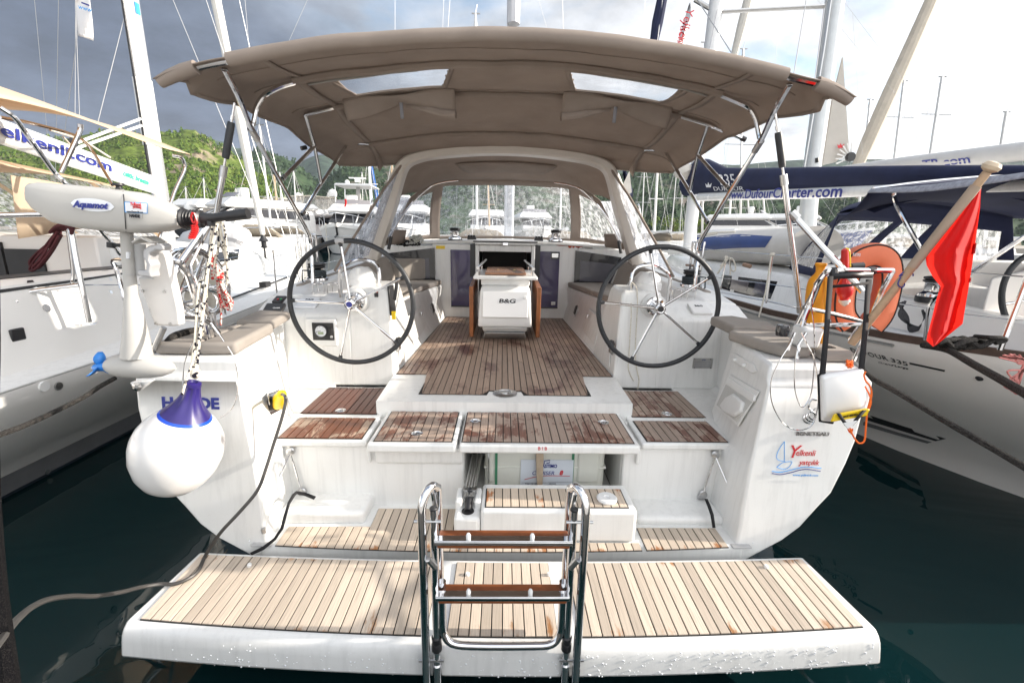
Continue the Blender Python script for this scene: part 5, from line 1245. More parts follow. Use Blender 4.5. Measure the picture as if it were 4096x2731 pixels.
# pushpit, lifelines, stanchions
lpp = obj('pushpit', MB().tube(spline([P(-120, 866, y=3.2), P(0, 862, y=3.35), P(150, 858, y=3.52), P(243, 862, y=3.60), P(268, 880, y=3.62), P(284, 920, y=3.62), P(305, 1040, y=3.60), P(332, 1170, y=3.58), P(356, 1288, y=3.58)], 4), .0195, 12), steel, LY)
obj('mid_rail', MB().tube([P(-100, 1205, y=3.2), P(0, 1188, y=3.35), P(160, 1160, y=3.5), P(316, 1140, y=3.58)], .0165, 12), steel, lpp)
obj('foot_plate', MB().lathe([(.07, 0), (.065, .008), (.02, .012)], 20, Matrix.Translation(P(342, 1296, y=3.58))), steel, lpp)
obj('inner_leg', MB().tube([P(268, 885, y=3.66), P(287, 1040, y=3.66), P(293, 1090, y=3.66), P(288, 1140, y=3.66)], .012, 8), steel, lpp)
obj('rail_loop', MB().tube(spline([P(500, 1042, y=3.95), P(470, 1040, y=3.95), P(452, 1046, y=3.95), P(462, 1070, y=3.95), P(480, 1130, y=3.95), P(500, 1200, y=3.9)], 4), .018, 10), steel, lpp)
sx_ = [(5.2, 2.10), (6.6, 2.02), (8.0, 1.72), (9.3, 1.25)]
for y, hb in sx_: obj('stanchion', MB().tube([(XC+hb, y, 1.1+.03*(y-5)), (XC+hb, y, 1.74+.03*(y-5))], .0125, 8), steel, LY)
wl = MB()
for dz in (0, -.28): wl.tube([P(278, 885 if dz == 0 else 1140, y=3.6)]+[(XC+hb, y, 1.73+.03*(y-5)+dz) for y, hb in sx_]+[(XC+.75, 10.3, 1.95+dz)], .004, 5)
obj('lifeline', wl, steel, LY)
pu = MB().tube([(XC+.95, 9.9, 1.36), (XC+.95, 9.9, 2.05), (XC+.3, 11.35, 2.1), (XC-.3, 11.35, 2.1), (XC-.95, 9.9, 2.05), (XC-.95, 9.9, 1.36)], .014, 8).tube([(XC+.5, 10.9, 1.4), (XC+.5, 10.9, 2.08)], .014, 8).tube([(XC+.95, 9.9, 1.72), (XC+.3, 11.35, 1.78)], .012, 8)
obj('pulpit', pu, steel, LY)
obj('genoa_track', MB().tube([(XC+1.75, 5.6, 1.17), (XC+1.55, 8.0, 1.27)], .016, 6).box(XC+1.62, XC+1.72, 6.9, 7.05, 1.22, 1.30), blk, LY)
for (u, v), r, nm in (((175, 1545), .035, 'through_hull'), ((232, 1544), .028, 'through_hull'), ((188, 1885), .022, 'through_hull')):
    p, n = hit(lt, u, v)
    if p: obj(nm, MB().lathe([(r, -.01), (r, .006), (r*.75, .01), (r*.5, .0), (r*.1, .002)], 18, Matrix.Translation(p) @ n.to_track_quat('Z', 'Y').to_matrix().to_4x4()), steeld if r < .03 else white, lho)
obj('deck_teak', MB().prism([P(5, 1378, z=1.10), P(105, 1352, z=1.10), P(165, 1358, z=1.10), P(5, 1402, z=1.10)], (0, 0, .012)), orangew, LY)
obj('aft_cleat', MB().tube([P(8, 1418, z=1.13), P(103, 1390, z=1.13)], .018, 8), steeld, LY)
# pennant above the port neighbour
fl = MB().grid(lambda u, v: P(303+60*v*(1-.15*u)+(12*u)-8*math.sin(3*u+2*v), -40+205*u*(1-.10*(1-v)), y=6.3+.10*math.sin(4*u+3*v)), 14, 6)
o = tag(obj('pennant', fl, pm('flag_white', (.75, .74, .74), .8, var=.04), solid=.002), 'white pennant with faint lettering flying at the port flag halyard', 'flag')
obj('flag_stripe', MB().grid(lambda u, v: P(325+32*v, 8+12*v+6*u, y=6.22), 3, 3), blueink, o)
text('lettering', 'www', frame(P(340, 35, y=6.2), (1, .0, -.25), (.25, 0, 1)), .07, skyink, o)
# dark red rope coil
cr = MB(); rc = random.Random(3)
for k in range(7):
    du = rc.uniform(-8, 8); L_ = rc.uniform(60, 150)
    a = (235+du, 925); q = [a, (215+du*2, 960), (170-k*8+du, 1000+L_*.3), (135-k*3+du, 1030+L_*.35), (150+du, 1050+L_*.2), (200+du, 1010), (240+du, 940)]
    cr.tube(spline([P(x, v, y=3.62+.02*k) for x, v in q], 5), .0085, 6)
for k in range(8):
    cr.tube(spline([P(200+10*k, 930-2*k, y=3.66), P(225+10*k, 905-3*k, y=3.6), P(255+6*k, 900, y=3.56), P(285, 915+3*k, y=3.6)], 4), .011, 6)
tag(obj('rope_coil', cr, pm('maroon_rope', (.07, .012, .016), .85, var=.3, bmp=.5, bs=120)), 'dark red rope coil hung over the pushpit of the port neighbour', 'rope')
# grey inflatable on the port neighbour's foredeck
pvc = pm('grey_pvc', (.55, .55, .56), .5, var=.04)
DG = thing('inflatable_dinghy', 'light grey inflatable dinghy lashed on the foredeck of the port neighbour', 'dinghy', loc=(-6.3, 9.2, 1.6))
dp = [P(700, 985, y=9.4), P(800, 955, y=9.2), P(880, 940, y=9.0), P(950, 955, y=8.9), P(985, 985, y=9.2)]
tb_ = MB().tube(spline(dp, 5), [.12]*3+[.20]*5+[.25]*9+[.20]*3+[.12], 14)
do = obj('tube', tb_, pvc, DG)
dpb = bvh(tb_)
decal(dpb, ([(880, 945), (930, 952), (975, 968)], [(880, 960), (930, 968), (970, 985)]), pm('grey_patch', (.25, .25, .26), .5), 'stripe', DG)
surftext(dpb, 'AVON', 940, 940, 905, 934, .10, pvc, DG, bold=.004)
# round webbing reel between the port rails
RL = thing('webbing_reel', 'round chrome reel of white mooring webbing behind the port rails', 'reel', loc=P(775, 1130, y=2.75))
rc_ = P(778, 1135, y=2.75); rx = Vector((.55, .12, 0)).normalized(); rz = Vector((-.12, .0, 1)).normalized()
def rp(a, r, d=0): return rc_+rx*(r*math.cos(a))*.74+rz*(r*math.sin(a))+Vector((.3, -1, 0)).normalized()*(-d)
for d in (-.0, .10):
    ro_ = obj('reel_rim', MB().tube([rp(a*math.pi/20, .205, d) for a in range(40)], .012, 8, closed=True), steel, RL)
for k in range(5):
    a0 = k*2*math.pi/5+.3; cc = rp(a0, .125)
    ring = [cc+rx*(.060*math.cos(a*math.pi/10))*.74+rz*(.060*math.sin(a*math.pi/10)) for a in range(20)]
    obj('reel_hole_ring', MB().tube(ring, .006, 6, closed=True), steel, RL)
    disc = [cc+Vector((-.01, .05, 0))+rx*(.058*math.cos(a*math.pi/10))*.74+rz*(.058*math.sin(a*math.pi/10)) for a in range(20)]
    obj('webbing', MB().prism(disc, (-.005, .03, 0)), pm('webbing_white', (.72, .68, .60), .85, var=.12, vs=50), RL)
    obj('reel_spoke', MB().tube([rp(a0+.63, .03), rp(a0+.63, .20)], .012, 8), steel, RL)
# ------------------------------------------------------------------ starboard neighbour
XR = 4.75
gels = pm('warm_neighbour_gelcoat', (0.84, 0.81, 0.77), 0.25, var=.02, vs=1.2)  # warm white gelcoat in one even tone
RY = thing('sailing_yacht', 'white yacht moored to starboard with navy canvas and brown toe rail', 'sailing yacht', loc=(4.75, 6, 0))
rst = [(2.05, .75, 1.34, .02), (2.4, 1.0, 1.335, .05), (2.8, 1.22, 1.33, .15), (3.2, 1.40, 1.31, .28), (3.6, 1.53, 1.29, .48), (4.2, 1.66, 1.27, .72), (5.0, 1.76, 1.25, .95), (6.5, 1.78, 1.24, 1.05), (8.5, 1.70, 1.26, 1.0), (10.5, 1.45, 1.32, .8), (12.5, 1.0, 1.40, .5), (14.2, .4, 1.5, .15), (14.9, .05, 1.55, .02)]
rh = MB().loft(hull_rings(XR, -1, rst), ring_closed=False, caps=False)
rho = obj('hull', rh, gels, RY, angle=60); rt = bvh(rh)
obj('transom', MB().add([rh.v[i] for i in range(15)], [tuple(range(15))]), gels, RY, smooth=False)
obj('deck', MB().loft([[(XR-hb+.01, y, zd), (XR, y, zd+.05), (XR+hb-.01, y, zd)] for y, hb, zd, wb in rst], ring_closed=False, caps=False), gel, RY, solid=.02)
toew = pm('weathered_rail', (.10, .065, .05), .7, var=.25, vs=12)
obj('toe_rail', MB().loft([[(XR-hb-.005, y, zd-.005), (XR-hb-.012, y, zd+.055), (XR-hb+.035, y, zd+.055), (XR-hb+.04, y, zd)] for y, hb, zd, wb in rst]), toew, RY)
obj('rub_strip', MB().tube([(XR-hb-.006, y, zd-.045) for y, hb, zd, wb in rst[4:]], .012, 6), steeld, RY)
surftext(rt, 'DUFOUR', 3405, 1398, 3550, 1433, .085, blkink, rho, space=1.15)
surftext(rt, '335', 3566, 1438, 3632, 1455, .075, blkink, rho)
surftext(rt, 'Grand\'Large', 3512, 1446, 3632, 1472, .035, blkink, rho, shear=.4)
decal(rt, ([(3554, 1427), (3560, 1428)], [(3556, 1441), (3562, 1443)]), blkink, 'name_bar', rho, 2)
decal(rt, ([(3637, 1449), (3780, 1480)], [(3639, 1457), (3778, 1487)]), blkink, 'name_stripe', rho, 10, .010)
decal(rt, ([(3465, 1656), (3620, 1706), (3785, 1754)], [(3462, 1678), (3590, 1718), (3742, 1764)]), blkink, 'hull_stripe', rho, 16, .014)
decal(rt, ([(3455, 1685), (3590, 1728), (3728, 1768)], [(3452, 1700), (3580, 1738), (3708, 1773)]), pm('grey_stripe', (.16, .16, .16), .4), 'hull_stripe', rho, 16, .014)
p, n = hit(rt, 3916, 1515)
if p: obj('exhaust', MB().lathe([(.022, 0), (.024, .008), (.015, .010), (.012, -.01), (.002, -.01)], 16, Matrix.Translation(p) @ n.to_track_quat('Z', 'Y').to_matrix().to_4x4()), blk, rho)
# cabin trunk with dark side windows
rts = [(4.7, 3.78, 1.60), (5.6, 3.62, 1.66), (7.0, 3.55, 1.68), (9.0, 3.62, 1.70), (10.8, 3.85, 1.68), (12.3, 4.3, 1.5)]
rtm = MB().loft([[(x-.04, y, 1.22), (x, y, z-.12), (x+.06, y, z-.03), (x+.25, y, z), (XR, y, z+.05), (2*XR-x-.25, y, z), (2*XR-x, y, z-.12), (2*XR-x+.04, y, 1.22)] for y, x, z in rts])
rto = obj('cabin_trunk', rtm, gel, RY, bevel=.015); rtt = bvh(rtm)
decal(rtt, ([(2660, 1072), (2850, 1094), (3110, 1126)], [(2648, 1128), (2850, 1160), (3082, 1196)]), wglass, 'cabin_window', rto, 14)
decal(rtt, ([(2925, 1118), (2998, 1127)], [(2920, 1158), (2985, 1166)]), pm('pane_a', (.09, .08, .09), .08), 'window_pane', rto, 4, .008)
decal(rtt, ([(3025, 1125), (3085, 1133)], [(3008, 1170), (3060, 1180)]), pm('pane_b', (.06, .06, .09), .08), 'window_pane', rto, 4, .008)
decal(rtt, ([(2665, 1078), (2750, 1089)], [(2662, 1112), (2742, 1124)]), pm('pane_c', (.06, .06, .10), .08), 'window_pane', rto, 4, .008)
obj('handrail_block', MB().tube([P(2975, 1058, y=6.3), P(3002, 1066, y=6.2)], .03, 6), pm('worn_teak', (.25, .16, .11), .7), RY)
obj('handrail_block', MB().tube([P(2745, 1060, y=8), P(2800, 1066, y=7.6)], .02, 6), pm('worn_teak'), RY)
# mast, spreader, sail cover, boom
mr = MB().tube([P(2757, 1010, y=12.3), P(2763, 900, y=12.3), P(2855, 100, y=12.2), P(2905, -300, y=12.1)], .165, 12)
rm = obj('mast', mr, pm('pale_mast', (.66, .66, .66), .35, .2, var=.04), RY)
obj('spreader', MB().tube([P(2886, 48, y=12.1), P(3298, 26, y=11.9)], .05, 8).tube([P(2852, 42, y=12.2), P(2780, 0, y=12.4)], .055, 8), steeld, rm)
rg = MB()
for a, c in (((2790, 0), (2935, 226)), ((3298, 30), (3258, 330)), ((2870, 40), (2830, 240)), ((3298, 28), (3310, 0)), ((3225, 0), (3175, 300))):
    obj('stay', MB().tube([P(*a, y=12), P(*c, y=11)], .012, 5), pm('wire_r', (.45, .45, .46), .4, .5, var=0), rm)
cvr = MB()
# cover section along the boom: (y along, top z, bottom z)
pts_t = [(2700, 770), (2735, 690), (2790, 635), (2830, 640), (2900, 672), (3000, 674), (3300, 668), (3700, 662), (4096, 662), (4400, 662)]
pts_b = [(2712, 778), (2745, 785), (2790, 776), (2830, 774), (2900, 771), (3000, 768), (3300, 757), (3700, 745), (4096, 735), (4400, 730)]
pts_t[0] = (2758, 760)
rings = []
for (u0, v0), (u1, v1) in zip(pts_t, pts_b):
    um = max(u0, 2745); a = P(um, v0, x=XR); c = P(um, v1, x=XR); r_ = max(.03, (a.z-c.z)/2); w_ = min(.20, r_*.7)
    cc = (a+c)/2
    rings.append([cc+Vector((w_*math.cos(t_*math.pi/6)*(1 if math.sin(t_*math.pi/6) > 0 else .8), 0, r_*math.sin(t_*math.pi/6))) for t_ in range(12)])
cvr.loft(rings)
cvo = obj('sail_cover', cvr, navy, RY, angle=60); cvb = bvh(cvr)
wink = pm('white_lettering', (.75, .75, .78), .5, var=0)
surftext(cvb, '335', 2880, 722, 2942, 722, .34, wink, cvo)
surftext(cvb, 'DUFOUR', 2855, 756, 2975, 755, .13, wink, cvo)
def crown(tree, u, v, k, mat, parent):
    q = [hit(tree, u+a*k, v+b_*k, .012)[0] for a, b_ in ((-9, 9), (-13, -7), (-5, 0), (-1, -12), (4, 0), (13, -9), (9, 9))]
    if None not in q: obj('crown_emblem', MB().add(q, [(0, 1, 2), (0, 2, 4, 6), (2, 3, 4), (4, 5, 6)]), mat, parent, smooth=False)
crown(cvb, 2834, 741, 1.0, wink, cvo)
obj('boom', MB().tube([P(2800, 788, x=XR), P(3300, 770, x=XR), P(3700, 752, x=XR), P(4300, 735, x=XR)], [.10, .085, .065, .055], 12), gel, RY)
bmr = MB().box(XR-.12, XR-.11, 3.5, 12.3, 2.2, 3.4); bb = bvh(bmr)
surftext(bb, 'www.DufourCharter.com', 2905, 781, 3374, 766, .23, blueink, RY, bold=.005)
# bimini: taut sheet, port edge high in view
def rb(u, v):
    x = 3.32+3.1*u; y = 2.86+1.44*v+.35*math.sin(math.pi*u)*v*0
    return (x, y, 2.545+.14*math.sin(math.pi*u)-.02*math.sin(math.pi*v)*(1-u)+.004*noise.noise(Vector((x*4, y*4, 1))))
rbo = obj('bimini', MB().grid(rb, 20, 12), navy, RY, solid=.006, angle=70)
obj('bimini_bow', MB().tube(spline([P(3590, 748, y=4.25), P(3578, 765, y=4.25), P(3577, 790, y=4.25), P(3592, 830, y=4.2), P(3640, 920, y=4.1), P(3685, 1000, y=4.05), P(3700, 1030, y=4.0)], 4), .019, 10), steel, rbo)
obj('bimini_bow', MB().tube([rb(u/10, .98) for u in range(11)], .016, 8), steel, rbo)
obj('bimini_edge', MB().grid(lambda u, v: Vector(rb(.0, u))+Vector((-.03*v, 0, -.035*v-.02*math.sin(math.pi*u)*v)), 10, 3), pm('pale_binding', (.30, .31, .36), .6, var=.3, vs=30), rbo, solid=.004)
obj('bimini_strut', MB().tube([P(4130, 925, y=3.2), P(3870, 1100, y=3.5), P(3800, 1160, y=3.6)], .016, 8), steel, rbo)
# connecting panel and sprayhood
def rc2(u, v):
    a = Vector(rb(u, 1.0)); q = -1+2*u; c = Vector((XR+.98*q*1.05, 5.25+.25*(1-q*q), 2.36+.20*(1-abs(q)**2.2)))
    p = a.lerp(c, v); p.z -= .10*math.sin(math.pi*v); return p
obj('link_panel', MB().grid(rc2, 20, 8), navy, RY, solid=.006, angle=70)
def rhd(u, v):
    q = -1+2*u; w = 1.13
    b_ = Vector((XR+w*q*1.04, 5.2+1.75*(1-abs(q)**2.6), 1.66)); t_ = Vector((XR+1.0*q, 5.25+.55*(1-abs(q)**2.2), 2.38+.18*(1-abs(q)**2.2)))
    p = b_.lerp(t_, v); p.y += .10*math.sin(math.pi*v)*(1-q*q); return p
gv2 = []; nu, nv = 48, 16
for i in range(nu+1):
    for j in range(nv+1): gv2.append(tuple(rhd(i/nu, j/nv)))
fa, fb = [], []
for i in range(nu):
    for j in range(nv):
        q = (i*(nv+1)+j, (i+1)*(nv+1)+j, (i+1)*(nv+1)+j+1, i*(nv+1)+j+1); u = (i+.5)/nu; v = (j+.5)/nv
        (fb if (.13 < v < .78 and (.03 < u < .155 or .185 < u < .30 or .34 < u < .66 or .70 < u < .82 or .85 < u < .97)) else fa).append(q)
rs_ = obj('sprayhood', sub(gv2, fa), navy, RY, solid=.006, angle=70)
obj('sprayhood_window', sub(gv2, fb), vinyl_side, rs_, angle=70)
obj('sprayhood_roof', MB().grid(lambda u, v: Vector(rhd(u, 1)).lerp(Vector((XR+1.0*(-1+2*u), 4.75, 2.36+.20*(1-abs(-1+2*u)**2.2))), v)+Vector((0, 0, .05*math.sin(math.pi*v))), 24, 6), navy, rs_, solid=.006, angle=70)
# cockpit: coaming, bench planks, winch, wheel
rco = obj('coaming', MB().loft([[(3.62, y, 1.28), (3.70, y, 1.60-.03*(4.8-y)), (3.92, y, 1.60-.03*(4.8-y)), (4.0, y, 1.28)] for y in (2.9, 3.6, 4.8)]), gels, RY, bevel=.02)
for k in range(5):
    obj('slat', MB().box(4.02+.10*k, 4.11+.10*k, 2.9, 4.9, 1.42, 1.45), pm('dark_teak', (.16, .07, .035), .5, var=.3, vs=14), rco, bevel=.004)
obj('bench_back', MB().box(5.55, 5.65, 2.9, 4.9, 1.3, 1.78), pm('dark_teak', (.16, .07, .035)), RY, bevel=.004)
obj('far_coaming', MB().box(5.66, 6.2, 2.6, 5.2, 1.3, 1.86), gels, RY, bevel=.03)
obj('cabin_bulkhead', MB().box(3.9, 5.9, 4.9, 5.0, 1.2, 1.9), gels, RY, bevel=.02)
winch(RY, 3.78, 3.95, 1.565, 1.3)
wr = MB().tube([P(4180+165*math.cos(a*math.pi/30)*1.05, 1190+165*math.sin(a*math.pi/30)*1.12, y=3.35) for a in range(60)], .020, 10, closed=True)
rw = obj('steering_wheel', wr, leather, RY)
obj('spoke', MB().tube([P(4180, 1190, y=3.35), P(4010, 1218, y=3.35)], .011, 8).tube([P(4180, 1190, y=3.35), P(4230, 1040, y=3.35)], .011, 8), steel, rw)
obj('helm_console', MB().loft([[P(u, v, y=3.55) for u, v in ((3905, 1330), (3965, 1110), (4200, 1060), (4200, 1370))], [P(u, v, y=4.0) for u, v in ((3905, 1330), (3965, 1110), (4200, 1060), (4200, 1370))]]), gels, RY, bevel=.02)
obj('seat_box', MB().box(3.75, 4.4, 2.55, 3.1, 1.28, 1.46), gel, RY, bevel=.05, seg=3)
rpp = obj('pushpit', MB().tube(spline([P(3702, 1360, y=3.3), P(3715, 1240, y=3.3), P(3735, 1200, y=3.28), P(3765, 1180, y=3.2), P(3830, 1185, y=3.0)], 4), .014, 10), steel, RY)
obj('pushpit_leg', MB().tube([P(4000, 1400, y=2.9), P(4096, 1150, y=2.9), P(4130, 1060, y=2.9)], .017, 10), steel, rpp)
obj('rail_wire', MB().tube([P(3600, 1215, y=3.6), P(3850, 1257, y=3.2), P(4050, 1280, y=2.9), P(4200, 1290, y=2.8)], .005, 6).tube([P(3880, 1090, y=3.4), P(4096, 1107, y=3.0)], .005, 6), steel, rpp)
# stanchions with lashing ends and lifelines along the near side
for (ub, vb), (ut, vt), y in (((3064, 1212), (3090, 1020), 5.3), ((2880, 1175), (2905, 1030), 7.2)):
    so_r = obj('stanchion', MB().tube([P(ub, vb, y=y), P(ut, vt, y=y)], .0135, 8), steel, RY)
    obj('lashing', MB().lathe([(.02, -.02), (.035, 0), (.02, .025)], 8, Matrix.Translation(P(ut, vt, y=y))), ropew, so_r)
obj('lifeline', MB().tube([P(2730, 990, y=9), P(3090, 1018, y=5.3), P(3350, 1040, y=4.4), P(3560, 1060, y=3.8)], .005, 5).tube([P(2700, 1070, y=9), P(2900, 1115, y=6.6), P(3180, 1150, y=4.9), P(3560, 1220, y=3.8)], .005, 5).tube([P(2790, 1150, y=7), P(3070, 1205, y=5.3), P(3200, 1235, y=4.6)], .009, 6), steel, RY)
obj('fender_line', MB().tube([P(3085, 1030, y=5.25), P(3062, 1170, y=5.2), P(3035, 1270, y=5.1)], .010, 6), ropew, RY)
# bow awning corner of white canvas by the cover
obj('canvas_bag', MB().tube(spline([P(2715, 640, y=12), P(2735, 690, y=12), P(2745, 720, y=12)], 3), [.02, .10, .22, .24, .18, .12, .05], 10), pm('offwhite_canvas', (.62, .58, .52), .85, var=.1), RY)
# tan and navy pennant seen beside the arch
pn = MB().grid(lambda u, v: P(2490+14*math.sin(2*u)+(36*v*(.4+.7*u)) - 10*u, 683+105*u, y=11+.25*math.sin(5*v+2*u)), 10, 6)
o = tag(obj('furled_flag', pn, navy, solid=.004), 'navy and cream flag hanging limp beside the white arch', 'flag')
obj('flag_fly', MB().add([P(u, v, y=10.7) for u, v in ((2518, 683), (2527, 770), (2495, 790), (2484, 755))], [(0, 1, 2, 3)]), pm('offwhite_canvas'), o, smooth=False)
# blue and white dinghy upside down on the foredeck
DB = thing('inflatable_dinghy', 'blue and white inflatable dinghy lying upside down on the starboard neighbour', 'dinghy', loc=(4.1, 8, 1.7))
pvw = pm('offwhite_pvc', (.56, .54, .51), .5, var=.08, vs=3); pvb = pm('blue_pvc', (.025, .055, .19), .45, var=.12, vs=3)
A0 = P(2768, 985, y=8.7); A1 = P(3080, 985, y=6.6)
dd = (A1-A0).normalized(); up_ = Vector((0, 0, 1)); si = dd.cross(up_).normalized()
if si.y > 0: si = -si
rings = []
Ld = (A1-A0).length
for k in range(15):
    f = k/14; e_ = math.sqrt(max(0, 1-((.16-f)/.16)**2)) if f < .16 else 1.0
    e_ = max(.12, e_); c = A0+dd*(Ld*1.25*f-.03)+si*(-.30)
    h = .27*e_; w = .42*e_
    rings.append([c+si*(w*math.cos(t_*math.pi/10))+up_*(h*math.sin(t_*math.pi/10)*(1.0)) for t_ in range(20)])
dbm = MB().loft(rings); dbo = obj('hull_tube', dbm, pvw, DB); dbt = bvh(dbm)
decal(dbt, ([(2772, 960), (2830, 948), (2950, 936), (3090, 945)], [(2774, 1005), (2830, 1000), (2950, 992), (3060, 990)]), pvb, 'blue_panel', DB, 16, .01)
decal(dbt, ([(2768, 975), (2790, 938), (2825, 928)], [(2780, 1030), (2806, 1034), (2828, 1010)]), pvb, 'blue_nose', DB, 8, .012)
obj('lashing', MB().tube([P(2800, 940, y=8), P(2860, 930, y=7.5), P(2940, 928, y=7.2)], .010, 6).tube([P(2790, 948, y=8), P(2870, 935, y=7.4)], .010, 6), ropew, DB)
for pts, y, lab in (([(2905, 1030), (2890, 1060), (2870, 1095), (2905, 1045), (2915, 1030), (2880, 1065)], 7.0, 'beige lashing line tied at the cabin handrail under the dinghy'), ([(2920, 1030), (2921, 1065), (2930, 1085), (2942, 1078), (2938, 1050), (2922, 1035), (2921, 1100)], 6.9, 'beige looped rope hanging from the lifeline in front of the dark cabin windows')):
    tag(obj('rope', MB().tube(spline([P(u, v, y=y) for u, v in pts], 5), .011, 6), ropew), lab, 'rope')
# mooring lines
def rope(name, pts, r, mat, label, k=6, n=8): return tag(obj(name, MB().tube(spline(pts, k), r, n), mat), label, 'rope')
rope('mooring_rope', [P(3690, 1380, y=3.0), P(3790, 1400, y=2.8), P(3900, 1460, y=2.4), P(4096, 1570, y=1.9), P(4300, 1700, y=1.5)], .021, rope_dark, 'thick black mooring rope running from the starboard neighbour to the lower right')
rope('mooring_rope', [P(3455, 1488, y=2.25), P(3500, 1520, y=2.2), P(3600, 1575, y=2.05), P(3800, 1695, y=1.8), P(4000, 1810, y=1.6), P(4200, 1930, y=1.4)], .0135, rope_dark, 'braided dark mooring rope leading from our starboard quarter past the striped hull')
rope('mooring_rope', [P(460, 1512, y=2.5), P(400, 1545, y=2.4), P(330, 1590, y=2.3), P(200, 1655, y=2.1), P(100, 1700, y=1.9), P(-60, 1760, y=1.7)], .0125, rope_dark, 'braided dark mooring rope leading left from behind the outboard propeller')
rope('mooring_rope', [P(-70, 900, y=1.05), P(-62, 1366, y=1.0), P(-66, 1700, y=.98), P(-54, 2049, y=.95), P(-22, 2400, y=.93), P(30, 2760, y=.9)], .024, rope_near, 'thick dark rope hanging down the left border close to the camera')
# heap of black rope on the neighbour's deck
hp = MB(); rh_ = random.Random(11)
for k in range(9):
    u0 = rh_.uniform(3740, 3850); q = [(u0+i*rh_.uniform(18, 34), 1372-22*math.sin(i*1.3+k)*rh_.uniform(.3, 1)+rh_.uniform(-6, 6)) for i in range(6)]
    hp.tube(spline([P(u, v, y=2.95-.02*k) for u, v in q], 4), .016, 7)
hp.tube(spline([P(3900, 1345, y=2.9), P(3960, 1350, y=2.8), P(4010, 1352, y=2.8), P(4020, 1362, y=2.8), P(3980, 1372, y=2.8)], 4), .014, 7)
tag(obj('rope_heap', hp, rope_dark), 'heap of black rope on the aft deck of the starboard neighbour', 'rope')
hp = MB()
for k in range(9):
    q = [(3995+rh_.uniform(0, 90), 1412+rh_.uniform(0, 20)), (4060+rh_.uniform(0, 60), 1425+rh_.uniform(0, 30)), (4100, 1440+rh_.uniform(0, 40)), (4020+rh_.uniform(-10, 60), 1470+rh_.uniform(0, 90)), (4070+rh_.uniform(0, 20), 1520+rh_.uniform(0, 80))]
    hp.tube(spline([P(u, v, y=2.55) for u, v in q], 5), .0055, 6)
tag(obj('rope_coil', hp, pm('salmon_rope', (.55, .20, .18), .85, var=.2, bmp=.4, bs=120)), 'pink rope coil draped over the rail at the right border', 'rope')
wc2 = MB()
for k in range(5):
    q = [(3590+8*k, 1215-3*k), (3560-8*k+70, 1265), (3640+8*k, 1325-4*k), (3700, 1300-8*k), (3690, 1240)]
    wc2.tube(spline([P(u, v, y=3.85) for u, v in q], 5), .010, 6)
tag(obj('rope_coil', wc2, pm('charcoal_rope', (.05, .05, .055), .85, var=.2)), 'charcoal rope coil hanging below the winch of the starboard neighbour', 'rope')
# ================================================================== THINGS HELD ON OUR YACHT
# ---- electric outboard
OM = thing('outboard_motor', 'white electric outboard hanging on the port rail above the fender', 'outboard motor', loc=P(560, 1466, y=2.15))
omg = pm('outboard_grey', (.44, .43, .41), .5, var=.03, bmp=.06, bs=300)
ytop = 2.10
ctop = [(159, 760), (162, 745), (172, 735), (190, 732), (300, 741), (400, 750), (492, 761), (562, 770), (640, 800), (732, 848)]
cbot = [(160, 785), (165, 802), (175, 825), (195, 850), (250, 893), (350, 915), (479, 930), (584, 934), (655, 927), (737, 905)]
rings = []
for (a, b_), (c, d) in zip(ctop, cbot):
    p0 = P(a, b_, y=ytop); p1 = P(c, d, y=ytop); m_ = (p0+p1)/2; h = (p0.z-p1.z)/2; w = .085*min(1, h/.06)
    ax = (p1-p0)/2
    rings.append([m_-ax*math.sin(t_*math.pi/8)*(1) + Vector((0, w*math.copysign(abs(math.cos(t_*math.pi/8))**.6, math.cos(t_*math.pi/8)), 0))*1.0 if True else 0 for t_ in range(16)])
for r_ in rings:
    for k, p in enumerate(r_):
        t_ = k*math.pi/8; s_ = math.sin(t_); c_ = math.cos(t_)
rings2 = []
for (a, b_), (c, d) in zip(ctop, cbot):
    p0 = P(a, b_, y=ytop); p1 = P(c, d, y=ytop); m_ = (p0+p1)/2; ax = (p0-p1)/2; w = .085*min(1, ax.length/.05)
    rings2.append([m_+ax*math.copysign(abs(math.sin(t_*math.pi/10))**.55, math.sin(t_*math.pi/10))+Vector((0, w, 0))*math.copysign(abs(math.cos(t_*math.pi/10))**.55, math.cos(t_*math.pi/10)) for t_ in range(20)])
cwm = MB().loft(rings2); cow = obj('cowl', cwm, omg, OM, angle=40); cwt = bvh(cwm)
j0 = P(491, 761, y=ytop-.07); j1 = P(502, 930, y=ytop-.07)
decal(cwt, ([(491, 764), (502, 928)], [(495, 764), (506, 928)]), blkink, 'cowl_joint', cow, 10)
el = [(370+88*math.cos(a*math.pi/20), 820+26*math.sin(a*math.pi/20)+(math.cos(a*math.pi/20))*9-0) for a in range(40)]
decal(cwt, ([(282+176*k/12, 812+16*k/12-26*math.sqrt(max(0, 1-(k/6-1)**2))) for k in range(13)], [(282+176*k/12, 812+16*k/12+26*math.sqrt(max(0, 1-(k/6-1)**2))) for k in range(13)]), paper, 'badge', cow, 24)
surftext(cwt, 'Aquamot', 292, 817, 436, 826, .036, blueink, cow, shear=.35, bold=.0014)
decal(cwt, ([(288+5*k+(150*k/12-5*k), 0) for k in range(2)], [(0, 0), (1, 1)]), blueink, 'x', cow) if False else None
decal(cwt, ([(497, 807), (590, 812)], [(499, 850), (590, 855)]), skyink, 'sticker_border', cow, 6, .005)
decal(cwt, ([(500, 810), (587, 815)], [(502, 847), (587, 852)]), paper, 'sticker', cow, 6, .008)
surftext(cwt, 'Yelkenli', 525, 818, 568, 821, .022, redink, cow); surftext(cwt, 'yachting', 535, 828, 568, 830, .016, redink, cow)
surftext(cwt, 'www.CharterTR.com', 512, 847, 576, 850, .010, blkink, cow)
